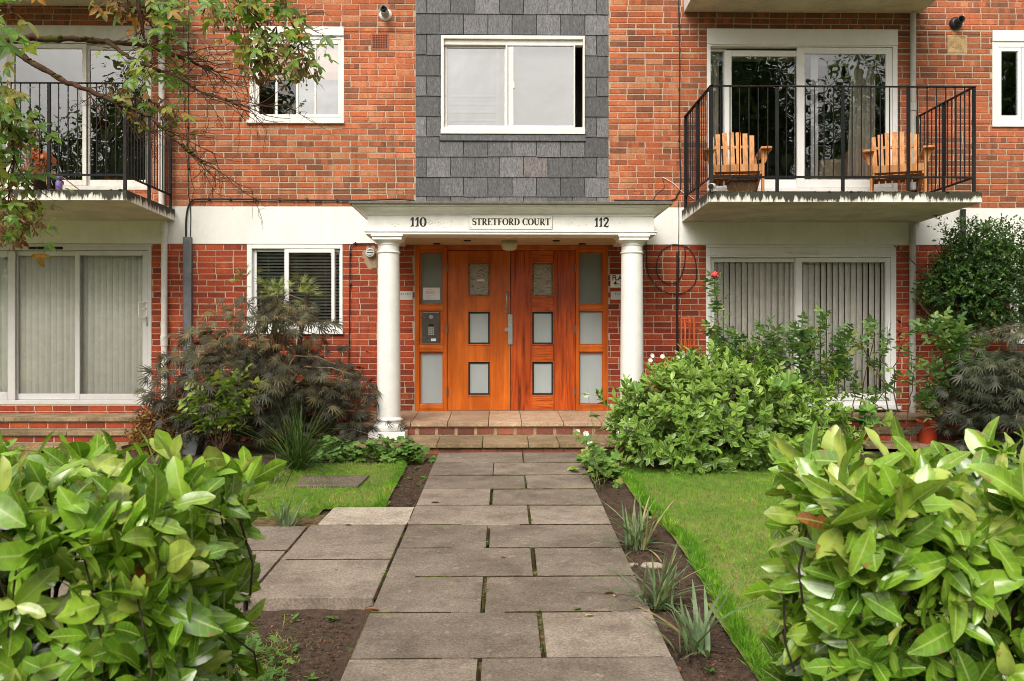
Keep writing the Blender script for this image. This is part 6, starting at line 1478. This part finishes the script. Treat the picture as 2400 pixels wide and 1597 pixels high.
g = ground_pt(1545, 1425); blades_clump('iris', (g.x, g.y, soil_z(g.x, g.y)), 54, .20, .40, .055, 'iris', 'arching iris clump beside the grey stone, middle of the right bed', 'iris', 13, .9, 1.5, (.4, .22), group='iris clumps along the right bed', dark=8)
g = ground_pt(1632, 1535); blades_clump('iris', (g.x, g.y, soil_z(g.x, g.y)), 34, .18, .38, .075, 'iris', 'nearest iris clump with black withered blades at its foot', 'iris', 17, .9, .9, (.4, .22), group='iris clumps along the right bed', dark=14)
g = ground_pt(672, 1243); blades_clump('iris', (g.x, g.y, gz(g.y)), 26, .16, .30, .085, 'iris', 'small blue green iris at the corner of the left lawn', 'iris', 19, .9, .6, (.3, .2))
g = ground_pt(690, 1112); blades_clump('sedge_clump', (g.x, g.y+.15, gz(g.y)), 260, .40, .85, .016, 'blade_dark', 'big clump of thin dark arching sedge blades by the left lawn', 'sedge', 23, 1.25, 2.2, (.4, .25))
g = ground_pt(638, 1135); blades_clump('sedge_clump', (g.x, g.y, gz(g.y)), 40, .15, .30, .05, 'iris', 'small pale striped tuft in front of the dark sedge', 'sedge', 29, .8, .7, (.75, .12))
def cover(name, pts, n, size, lab, tpl=crane, mat='cover', h=.16, seedv=1):
    global rng
    keep = rng; rng = np.random.default_rng(seedv); root = plant(name, (pts[0][0], pts[0][1], 0), lab, 'ground cover plant'); L = Leaves(); t = MB()
    for x, y, rx, ry in pts:
        m = int(n/len(pts)); p = np.stack([x+rng.normal(size=m)*rx, y+rng.normal(size=m)*ry, np.zeros(m)], 1); rr = ((p[:, 0]-x)/rx)**2+((p[:, 1]-y)/ry)**2; p[:, 2] = np.array([gz(b_) for b_ in p[:, 1]])+h*np.exp(-rr*.35)*rng.uniform(.35, 1.1, m)+.01
        a = rng.uniform(0, 6.283, m); L.add(tpl, p, np.stack([np.cos(a), np.sin(a), rng.normal(size=m)*.3], 1), np.array([0, -.25, 1])+rng.normal(size=(m, 3))*.35, size*rng.uniform(.6, 1.3, m))
        for k in range(m//4): t.tube([(x+random.gauss(0, .04), y+random.gauss(0, .04), gz(y)-.01), tuple(p[k])], .0025, 4)
    bshift(L, mat, root); tshift(t, M['stem_green'], root); rng = keep; return root
g1, g2, g3 = ground_pt(800, 1080), ground_pt(885, 1085), ground_pt(960, 1088)
cover('ground_cover', [(g2.x, g2.y+.10, .16, .10), (g3.x-.05, g3.y+.08, .12, .07), (g1.x-.05, g1.y+.05, .15, .08)], 380, .10, 'bright green lobed ground cover spilling over the left end of the porch step', h=.22, seedv=3)
cover('ground_cover', [(P(760, 1040, -1.5).x, -1.5, .2, .15)], 120, .07, 'darker low ground cover under the maple beside the porch', h=.16, seedv=4)
# --- white anemones right of the porch
def Sg(px, py, px2, py2, Y=None):
    g = ground_pt(px, py); q = P(px2, py2, g.y); return [g, g.lerp(q, .5)+Vector((.015, 0, 0)), q]
rs = [Sg(1400, 1150, 1378, 905), Sg(1400, 1150, 1372, 1018), Sg(1395, 1150, 1353, 1016), Sg(1405, 1150, 1382, 1036), Sg(1420, 1140, 1384, 955), Sg(1410, 1145, 1440, 1075)]
an = stems_plant('anemone', 'white flowered anemone leaning over the path beside the porch step', 'anemone', rs, crane, 'lobed', .11, per=4, t0=.3, seedv=5, rad=.0035, stem_mats=('stem_green',), spread=75)
for (px, py, y_) in ((1353, 1014, -2.85), (1373, 1018, -2.85), (1381, 1036, -2.85), (1373, 928, -2.85)): q = P(px, py, y_); petals(an, (q.x, q.y, q.z), 6, .034, 'petal', face=(random.gauss(0, .3), -1, .3))
q = ground_pt(1395, 1110); cover('anemone_leaves', [(q.x-.02, q.y, .12, .13), (q.x+.06, q.y-.25, .07, .12)], 90, .13, 'broad dark green anemone leaves at the foot of the white flowers', tpl=lob5, mat='lobed', h=.26, seedv=6)
rs = [S(-1.55, (1560, 960), (1555, 900), (1525, 845)), S(-1.55, (1565, 960), (1560, 900), (1553, 838)), S(-1.55, (1590, 960), (1595, 900), (1592, 838))]
an = stems_plant('anemone', 'white anemone flowers standing above the bright shrub by the right column', 'anemone', rs, crane, 'lobed', .10, per=3, t0=.3, seedv=7, rad=.0035, stem_mats=('stem_green',))
for px, py in ((1528, 835), (1524, 846), (1553, 837), (1590, 838), (1596, 836)): q = P(px, py, -1.56); petals(an, (q.x, q.y, q.z), 6, .030, 'petal', face=(random.gauss(0, .3), -1, .3))
# --- lobed-leaved seedlings
rs = [S(-1.75, (2050, 1040), (2052, 1010), (2045, 985)), S(-1.75, (2050, 1040), (2060, 1010), (2075, 990)), S(-1.75, (2050, 1040), (2040, 1010), (2020, 985)), S(-1.75, (2050, 1040), (2050, 1000), (2030, 960))]
stems_plant('sycamore_seedling', 'small sycamore seedling with big lobed leaves by the red pot', 'seedling', rs, lob5, 'lobed', .24, per=2, t0=.8, seedv=8, rad=.004, stem_mats=('stem_green',), spread=40, droop=.3)
rs = [S(-2.75, (1840, 960), (1850, 920), (1848, 900)), S(-2.75, (1840, 960), (1830, 925), (1825, 905)), S(-2.4, (1480, 960), (1490, 930), (1490, 915))]
stems_plant('sycamore_seedling', 'big flat lobed leaves poking through the top of the bright shrub', 'seedling', rs, lob5, 'lobed', .22, per=1, t0=.85, seedv=9, rad=.004, stem_mats=('stem_green',), spread=30)
q = P(2175, 1010, -1.05); t = MB(); t.lathe(q.x, -1.05, [(.09, .066), (.112, .29), (.125, .295), (.128, .34), (.118, .34), (.11, .295), (.001, .285)], 32, caps=False)
o = t.build('plant_pot', paint('red_plastic_pot', (.40, .05, .02), .4, .1, .02), smooth=True); tag(o, 'red plastic plant pot on the terrace step at the right', 'plant pot')
# --- little weeds in the soil
r_ = np.random.default_rng(3); L = Leaves()
for k in range(46):
    x, y = [(r_.uniform(-1.5, -.74), r_.uniform(-8.3, -6.3)), (r_.uniform(.9, 1.15), r_.uniform(-8, -2.4)), (r_.uniform(-.92, -.7), r_.uniform(-4, -2)), (r_.normal(-1.15, .13), r_.normal(-7.1, .35))][r_.integers(4)]
    m = 9; a = r_.uniform(0, 6.28, m); L.add(leaflet, np.tile([x, y, soil_z(x, y)+.012], (m, 1))+r_.normal(size=(m, 3))*.008, np.stack([np.cos(a), np.sin(a), r_.uniform(.1, .6, m)], 1), np.tile([0, 0, 1.], (m, 1)), r_.uniform(.018, .042, m))
for k in range(40):                                                             # weeds in the path joints
    kk = r_.integers(2, 9); y = -1.6-.6*kk+(0 if r_.random() < .35 else -r_.random()*.6); f = .6 if kk % 2 == 0 else .4; x = px_path((-.64+1.505*f) if r_.random() < .6 else -.66, y)
    m = 8; a = r_.uniform(0, 6.28, m); L.add(leaflet, np.tile([x, y, gz(y)+.03], (m, 1))+r_.normal(size=(m, 3))*np.array([.008, .02, .004]), np.stack([np.cos(a), np.sin(a), r_.uniform(.1, .6, m)], 1), np.tile([0, 0, 1.], (m, 1)), r_.uniform(.010, .024, m))
o = L.build('weeds', M['cover']); tag(o, 'tiny green weeds in the bare soil and the paving joints', 'weeds', kind='stuff')
cover('weed_patch', [(-1.12, -7.3, .10, .16), (-1.2, -6.9, .08, .10)], 110, .055, 'low green weeds among the dry grass beside the left hedge', h=.05, seedv=12)
# --- fallen leaves
fl_t = blade(1, .6, 5, 1, .8, .18, .2, peak=.5)
def fallen(px, py, size, mat, lab, ang, dz=.042, grp='fallen leaves'):
    g = ground_pt(px, py); L = Leaves(); L.add(fl_t, [[0, 0, 0]], [[math.cos(ang), math.sin(ang), .1]], [[.1, .1, 1]], size); o = L.build('fallen_leaf', M[mat]); o.location = (g.x, g.y, g.z+dz); tag(o, lab, 'fallen leaf', grp)
fallen(889, 1448, .10, 'fallen_brown', 'pinkish brown fallen leaf at the left edge of the path', 2.9)
fallen(1439, 1418, .045, 'fallen_pale', 'pale yellow fallen leaf nearest the right edge of the path', 1.2); fallen(1345, 1449, .055, 'bush_leaf', 'greenish fallen leaf, left one of the close pair on the path', .7); fallen(1371, 1464, .055, 'fallen_pale', 'cream fallen leaf, right one of the close pair on the path', .3)
fallen(1010, 1191, .08, 'fallen_brown', 'brown curled fallen leaf on the path near the pale slab', .2); fallen(1026, 1309, .030, 'fallen_pale', 'small white fallen petal in the middle of the path', 1.0); fallen(789, 1350, .035, 'fallen_pale', 'small white fallen petal on the raised side path', 2.0)
fallen(809, 1244, .05, 'fallen_brown', 'brown fallen leaf at the joint below the pale slab', .4); fallen(1670, 1283, .07, 'fallen_brown', 'brown fallen leaf lying on the right lawn', 3.0); fallen(1172, 1322, .04, 'fallen_brown', 'tiny reddish fallen leaf in the centre of the path', .1); fallen(1440, 1409, .06, 'fallen_brown', 'reddish fallen leaf beside the pale yellow one on the path', 3.0); fallen(1592, 1590, .10, 'fallen_brown', 'brown fallen leaf on the soil at the bottom edge', 1.9, .02)
for k, (px, py) in enumerate(((1358, 1128), (1366, 1133), (1352, 1133), (1400, 1142))): fallen(px, py, .035, 'petal', ['white fallen petal nearest the anemone stems, upper one', 'white fallen petal at the right of the petal group on the path', 'white fallen petal at the left of the petal group on the path', 'white fallen petal on the soil below the anemone'][k], k*1.3)
# ================================================================ maple reaching in from the left
YT = -6.5
mt = empty('paperbark_maple', (-3.9, -6.9, gz(-6.9))); tag(mt, 'mossy branched maple with three-part leaves and brown seeds reaching in at the upper left', 'tree')
def px1(*pp, Y=YT, dy=0): 
    n = len(pp); return [P(x/2.946, y/2.946, Y+dy*i/max(n-1, 1)) for i, (x, y) in enumerate(pp)]
bt = MB(); bt.cur = 0
trunk = [Vector((-3.9, -6.9, -.3)), Vector((-3.85, -6.9, .8)), Vector((-3.8, -6.85, 1.7)), Vector((-3.9, -6.8, 2.6)), Vector((-4.0, -6.7, 3.6)), Vector((-3.9, -6.7, 4.6))]
bt.tube(trunk, [.13, .11, .10, .085, .06, .03], 12)
tv = MB(); tv.v, tv.f, tv.mi, tv.c = bt.v, bt.f, bt.mi, bt.c; tshift(tv, M['bark_moss'], mt, 'trunk')
bt = MB(); r = random.Random(31)
A = px1((-420, 330), (-200, 290), (0, 285), (190, 270), (400, 268), (580, 275), (740, 290), (940, 310), (1120, 350), (1250, 405), (1380, 455), (1500, 500), dy=.25)
B = px1((740, 290), (850, 370), (960, 430), (1100, 490), (1230, 540), (1390, 640), (1560, 690), (1700, 740), dy=-.15)
C = px1((-250, 260), (40, 310), (130, 375), (270, 460), (440, 560), (590, 620), (760, 690), (900, 750), (1030, 810), (1140, 900), (1290, 1040), (1400, 1130), dy=-.3)
D_ = px1((-500, -500), (0, -420), (500, -330), (900, -200), (960, 60), (985, 200), (1010, 300)); E = px1((500, -330), (1100, -260), (1500, -150), (1700, 60), (1800, 200), (1850, 330)); G = px1((1500, -150), (1900, -80), (2000, 120), (2080, 300))
K_ = px1((-250, 260), (-150, 500), (-60, 700), (60, 850), (100, 1100), (60, 1350), Y=-7.0); Kc = px1((-500, -300), (-120, -100), (60, 40), (90, 100), Y=-7.9)
A[0] = trunk[2].lerp(trunk[3], .3); C[0] = trunk[2].copy(); D_[0] = trunk[4].copy(); K_[0] = trunk[2].copy(); Kc[0] = trunk[5].copy()
def taper(p, a, b_): n = len(p); return [a+(b_-a)*i/(n-1) for i in range(n)]
for pts, a, b_ in ((A, .024, .0042), (B, .011, .003), (C, .019, .003), (D_, .022, .004), (E, .012, .003), (G, .009, .003), (K_, .014, .004), (Kc, .016, .004)):
    d = []
    for i in range(len(pts)-1):
        for k in range(5): d.append(pts[i].lerp(pts[i+1], k/5)+Vector((r.gauss(0, .003), r.gauss(0, .004), r.gauss(0, .003))))
    d.append(pts[-1]); bt.tube(d, [q*r.uniform(.85, 1.2) for q in taper(d, a, b_)], 7)
def twig(p, d, l, rad, depth):
    pts = [p]; q = p
    for k in range(4): d = (d+Vector((r.gauss(0, .22), r.gauss(0, .15), r.gauss(0, .22)))).normalized(); q = q+d*l/4; pts.append(q)
    bt.tube(pts, [rad, rad*.85, rad*.7, rad*.6, rad*.4], 5, False)
    if depth:
        for k in range(r.randint(2, 4)):
            i = r.randint(1, 4); nd_ = (d+Vector((r.gauss(0, .8), r.gauss(0, .3), r.gauss(0, .8)))).normalized(); twig(pts[i], nd_, l*r.uniform(.4, .75), rad*.62, depth-1)
for br, lo in ((A, 7), (B, 2), (C, 5)):
    for i in range(lo, len(br)):
        for k in range(3): twig(br[i], (br[i]-br[i-1]).normalized()*.8+Vector((.3, 0, r.uniform(-.8, .5))), r.uniform(.12, .30), .0032, 2)
for br in (D_, E, G, K_):
    for i in range(2, len(br)):
        for k in range(3): twig(br[i], Vector((r.gauss(0, .6), r.gauss(0, .3), -.5)), r.uniform(.12, .28), .003, 1)
# moss cushions on the branches
ms = MB()
for br, rad in ((A, .016), (B, .010), (C, .014)):
    for i in range(1, len(br)-1):
        for k in range(7):
            if r.random() < .45: continue
            p = br[i].lerp(br[i+1], r.random()); q = rad*r.uniform(.6, 1.0); ms.lathe(p.x, p.y, [(.001, p.z-q*.2), (q*1.3, p.z+q*.1), (q*1.1, p.z+q*.7), (.001, p.z+q*1.15)], 6, caps=False)
tshift(ms, M['moss'], mt, 'moss'); tshift(bt, M['bark_moss'], mt, 'branch')
L = Leaves(); LS = Leaves()
def cluster(x, y, rx, ry, n, Y=YT, size=.115, seeds=0, dep=.28, rb=None):
    n = max(1, int(n*.70)); seeds = int(seeds*1.5); c = P(x/2.946, y/2.946, Y); s = (Y-CAM.y)/2060/2.946
    p = np.stack([c.x+rng.normal(size=n)*rx*s*.55, Y+rng.normal(size=n)*dep*.5, c.z+rng.normal(size=n)*ry*s*.55], 1); a = rng.uniform(0, 6.283, n)
    d = np.stack([np.cos(a)*.7, np.sin(a)*.6-.15, rng.uniform(-1.0, .05, n)], 1); nr = np.stack([rng.normal(size=n)*.45, -.55+rng.normal(size=n)*.35, np.full(n, .75)], 1)
    L.add(tri_t, p, d, nr, .88*size*rng.uniform(.65, 1.2, n), None if rb is None else np.clip(rng.normal(rb, .2, n), .01, .94))
    if seeds:
        m = seeds; q = np.stack([c.x+rng.normal(size=m)*rx*s*.5, Y+rng.normal(size=m)*dep*.4, c.z+rng.normal(size=m)*ry*s*.5-.02], 1); LS.add(seed_t, q, np.stack([rng.normal(size=m)*.4, rng.normal(size=m)*.3, -np.ones(m)], 1), rand_dirs(m)+np.array([0, -1, 0]), rng.uniform(.035, .06, m))
for a in ((1180, 90, 130, 120, 46, YT, .12, 4), (1080, -20, 160, 90, 30), (1200, 260, 110, 90, 26), (960, 440, 120, 60, 20), (1130, 420, 110, 70, 22), (1000, 520, 90, 60, 16), (1180, 560, 80, 40, 8), (930, 640, 90, 50, 10, YT, .11, 10), (1000, 740, 110, 50, 14), (1150, 720, 50, 70, 6, YT, .10, 26), (1190, 810, 60, 40, 8), (1010, 830, 30, 30, 1, YT, .1, 7),
          (1480, 60, 110, 100, 26, YT, .12, 30), (1700, 30, 160, 110, 46, YT, .12, 22), (1950, 60, 150, 110, 46, YT, .12, 8), (2060, 180, 90, 110, 34), (1800, 200, 150, 110, 48, YT, .12, 16), (1960, 300, 140, 90, 44, YT, .12, 14), (1780, 330, 110, 90, 24, YT, .12, 20), (2080, 420, 90, 90, 28, YT, .12, 26), (1850, 430, 120, 60, 14, YT, .12, 18), (1930, 500, 50, 30, 4), (1740, 480, 50, 40, 3, YT, .1, 12), (2130, 300, 60, 80, 12), (1450, 160, 60, 40, 5),
          (850, 40, 60, 60, 2, YT, .1, 20), (700, -10, 60, 30, 6),
          (60, 720, 110, 90, 34, -7.0, .12, 8), (120, 830, 110, 70, 26, -7.0, .12, 14), (40, 900, 90, 90, 24, -7.0, .12, 14), (60, 600, 100, 60, 14, -7.0, .11, 12), (190, 820, 70, 40, 8, -7.0), (80, 1080, 90, 90, 24, -7.0), (90, 1220, 90, 80, 24, -7.0, .12, 10), (90, 1330, 90, 60, 10, -7.0, .12, 30), (160, 1400, 60, 60, 10, -7.0), (120, 1480, 90, 60, 10, -7.0, .12, 34), (40, 1560, 80, 60, 10, -7.0, .12, 26), (190, 1560, 60, 50, 7, -7.0), (220, 1650, 40, 40, 4, -7.0), (30, 1620, 60, 40, 2, -7.0, .1, 16),
          (60, 60, 110, 90, 9, -8.3, .135), (30, 190, 80, 70, 6, -8.3, .135), (-60, 900, 90, 300, 60, -7.1), (-80, 300, 90, 300, 50, -7.4), (600, -160, 500, 60, 80), (1700, -150, 300, 60, 60)): cluster(*a)
cluster(860, 60, 60, 40, 5, YT, .10, 0, .1); 
bshift(L, 'tree_leaf', mt, 'crown'); bshift(LS, 'seed', mt, 'seeds')['kind'] = 'stuff'
L = Leaves(); c = P(870/2.946, 60/2.946, YT); m = 12; L.add(tri_t, np.array([c.x, c.y, c.z])+rng.normal(size=(m, 3))*.035, rng.normal(size=(m, 3))*.5+np.array([0, -.2, -.7]), np.array([0, -1., .3])+rng.normal(size=(m, 3))*.3, rng.uniform(.07, .11, m), rng.uniform(.965, 1, m)); bshift(L, 'tree_leaf', mt, 'autumn_leaves')

# ================================================================ the street behind the viewer (mirrored in the glass)
def street_tree(x, y, h, rad, n, mat, lab, seedv, zc=None):
    global rng
    keep = rng; rng = np.random.default_rng(seedv); root = plant('street_tree', (x, y, -.45), lab, 'tree', 'street trees across the road'); t = MB(); zc = zc or h*.6
    t.tube([(x, y, -.5), (x+.1, y, h*.25), (x, y+.1, h*.5), (x, y, h*.8)], [.28, .22, .15, .05], 10)
    for k in range(9): a = rng.uniform(0, 6.28); z_ = h*rng.uniform(.25, .6); t.tube([(x, y, z_), (x+math.cos(a)*rad*.5, y+math.sin(a)*rad*.5, z_+h*.12), (x+math.cos(a)*rad*.85, y+math.sin(a)*rad*.85, z_+h*.2)], [.09, .06, .02], 6)
    L = Leaves()
    for k in range(9):
        a = rng.uniform(0, 6.28); q = rng.uniform(.1, .6); c = (x+rad*q*math.cos(a), y+rad*q*math.sin(a), zc+(h-zc)*rng.uniform(-.7, .55)); p, nr = blob(n//9, c, (rad*.55, rad*.55, (h-zc)*.55), .5, .7); L.add(blade(1, .6, 2, 1), p, nr+rng.normal(size=nr.shape)*.6+np.array([0, 0, -.4]), nr+rng.normal(size=nr.shape)*.5+np.array([0, 0, .5]), rng.uniform(.22, .42, len(p)))
    bshift(L, mat, root, 'crown'); tshift(t, M['bark_dark'], root, 'trunk'); rng = keep
street_tree(9.4, -20.6, 14.0, 3.6, 11000, 'evergreen', 'dense dark street tree across the road, first to the right of the porch', 41, 7.4)
street_tree(14.2, -21.4, 15.0, 3.8, 11000, 'evergreen', 'large dark street tree across the road, between two other dark ones', 42, 7.8)
street_tree(19.2, -21.0, 14.0, 3.4, 9000, 'evergreen', 'dark street tree across the road at the far right end', 46, 7.2)  # added out of view so its reflection darkens the far right window
street_tree(-16.6, -21.0, 10.2, 3.2, 9000, 'rose_leaf', 'broad street tree across the road, farthest left', 43, 5.0)
street_tree(-12.4, -21.4, 11.6, 2.8, 6000, 'rose_leaf', 'taller street tree across the road, second from the left', 44, 6.2)
street_tree(-9.2, -22.2, 12.2, 1.7, 3600, 'rose_leaf', 'slender street tree across the road in front of the pale houses', 45, 8.0)
def house(x, y, w_, h, mat, lab):
    root = empty('terraced_house', (x, y, -.4)); tag(root, lab, 'house', 'houses across the road'); f = y
    t = MB(); t.box(-w_/2, w_/2, -8, 0, 0, h); t.mesh([(-w_/2, 0, h), (w_/2, 0, h), (w_/2, -8, h), (-w_/2, -8, h)], [(0, 1, 2, 3)]); t.build('wall', mat, root)
    t = MB(); t.mesh([(-w_/2, .3, h-.1), (w_/2, .3, h-.1), (w_/2, -4, h+2.0), (-w_/2, -4, h+2.0), (w_/2, -8.3, h-.1), (-w_/2, -8.3, h-.1)], [(0, 1, 2, 3), (3, 2, 4, 5), (1, 4, 2), (0, 3, 5)]); t.build('roof', M['slate'], root)
    t = MB(); t.box(-.5, .5, -4.4, -3.6, h+1.5, h+2.9); t.build('chimney', M['brick_lo'], root)
    for zx2 in (.9, 3.6):
        for xx in (-w_/4, w_/4):
            if zx2 < 1 and xx > 0: t = MB(); t.box(xx-.5, xx+.5, .01, .06, 0, 2.1); t.build('door', M['pipe_black'], root); continue
            t = MB(); t.frame(xx-.7, xx+.7, zx2, zx2+1.6, .08, .01, .08); wn_ = t.build('window', M['upvc'], root); t = MB(); t.box(xx-.62, xx+.62, .015, .03, zx2+.08, zx2+1.52); t.build('pane', M['pipe_black'], wn_)
hm = [paint('pale_render', (.55, .50, .42), .9, .1, .1), paint('cream_render', (.62, .56, .45), .9, .1, .1), M['mortar_patch']]
for k, lab in enumerate(('pale rendered terraced house across the road, leftmost', 'sandy terraced house across the road, second from left', 'cream terraced house directly across the road', 'pale terraced house across the road, second from right', 'cream terraced house across the road behind the big dark tree')):
    house(-15+7.4*k, -25.5, 7.3, 5.6, hm[(k*2+(1 if k == 3 else 0)) % 3], lab)

# ================================================================ camera, light, world
cam = bpy.data.cameras.new('camera'); co = bpy.data.objects.new('camera', cam); col.objects.link(co)
co.location = CAM; co.rotation_euler = (R(90), R(0), -PSI); cam.sensor_width = 36; cam.lens = F/2400*36; cam.clip_start = .05; cam.clip_end = 1000; cam.shift_y = -.0005
cam.dof.use_dof = True; cam.dof.focus_distance = 8.5; cam.dof.aperture_fstop = 8.0
scn.camera = co
SUN_EL, SUN_AZ = R(43), R(200)               # high, soft, behind the viewer and a little to the left
sl = bpy.data.lights.new('sun', 'SUN'); so = bpy.data.objects.new('sun', sl); col.objects.link(so)
sl.energy = 1.5; sl.angle = R(28); sl.color = (1, .95, .87)
dirv = Vector((math.sin(SUN_AZ)*math.cos(SUN_EL), math.cos(SUN_AZ)*math.cos(SUN_EL), math.sin(SUN_EL)))
so.rotation_euler = dirv.to_track_quat('Z', 'Y').to_euler()
wd = bpy.data.worlds.new('World'); scn.world = wd; wd.use_nodes = True; nt = wd.node_tree; nt.nodes.clear()
sky = nt.nodes.new('ShaderNodeTexSky'); sky.sky_type = 'NISHITA'; sky.sun_disc = False; sky.sun_elevation = SUN_EL; sky.sun_rotation = SUN_AZ; sky.dust_density = 4; sky.air_density = 1.0
hs = nt.nodes.new('ShaderNodeHueSaturation'); hs.inputs['Saturation'].default_value = .12; nt.links.new(sky.outputs[0], hs.inputs['Color'])
tcw = nt.nodes.new('ShaderNodeTexCoord'); nz = nt.nodes.new('ShaderNodeTexNoise'); nz.inputs['Scale'].default_value = 3.0; nz.inputs['Detail'].default_value = 7; nt.links.new(tcw.outputs['Generated'], nz.inputs['Vector'])
cl = rampn(nt, nz.outputs['Fac'], [(.3, (1.30, 1.26, 1.20)), (.7, (1.85, 1.77, 1.65))])
sxyz = nt.nodes.new('ShaderNodeSeparateXYZ'); nt.links.new(tcw.outputs['Generated'], sxyz.inputs[0])
zen = rampn(nt, sxyz.outputs[2], [(0.0, (.74, .74, .74)), (.25, (.83, .83, .83)), (1.0, (1.27, 1.27, 1.27))])   # overcast: the zenith is brighter than the horizon
tint = mixc(nt, 1.0, mixc(nt, 1.0, hs.outputs[0], cl, 'MULTIPLY'), zen, 'MULTIPLY')
bg = nt.nodes.new('ShaderNodeBackground'); bg.inputs['Strength'].default_value = .15; nt.links.new(tint, bg.inputs[0])
ow = nt.nodes.new('ShaderNodeOutputWorld'); nt.links.new(bg.outputs[0], ow.inputs[0])
scn.view_settings.view_transform = 'Standard'; scn.view_settings.look = 'None'; scn.view_settings.exposure = 0; scn.view_settings.gamma = 1
scn.cycles.max_bounces = 8; scn.cycles.diffuse_bounces = 4; scn.cycles.transparent_max_bounces = 12
scn.cycles.filter_width = 0.95
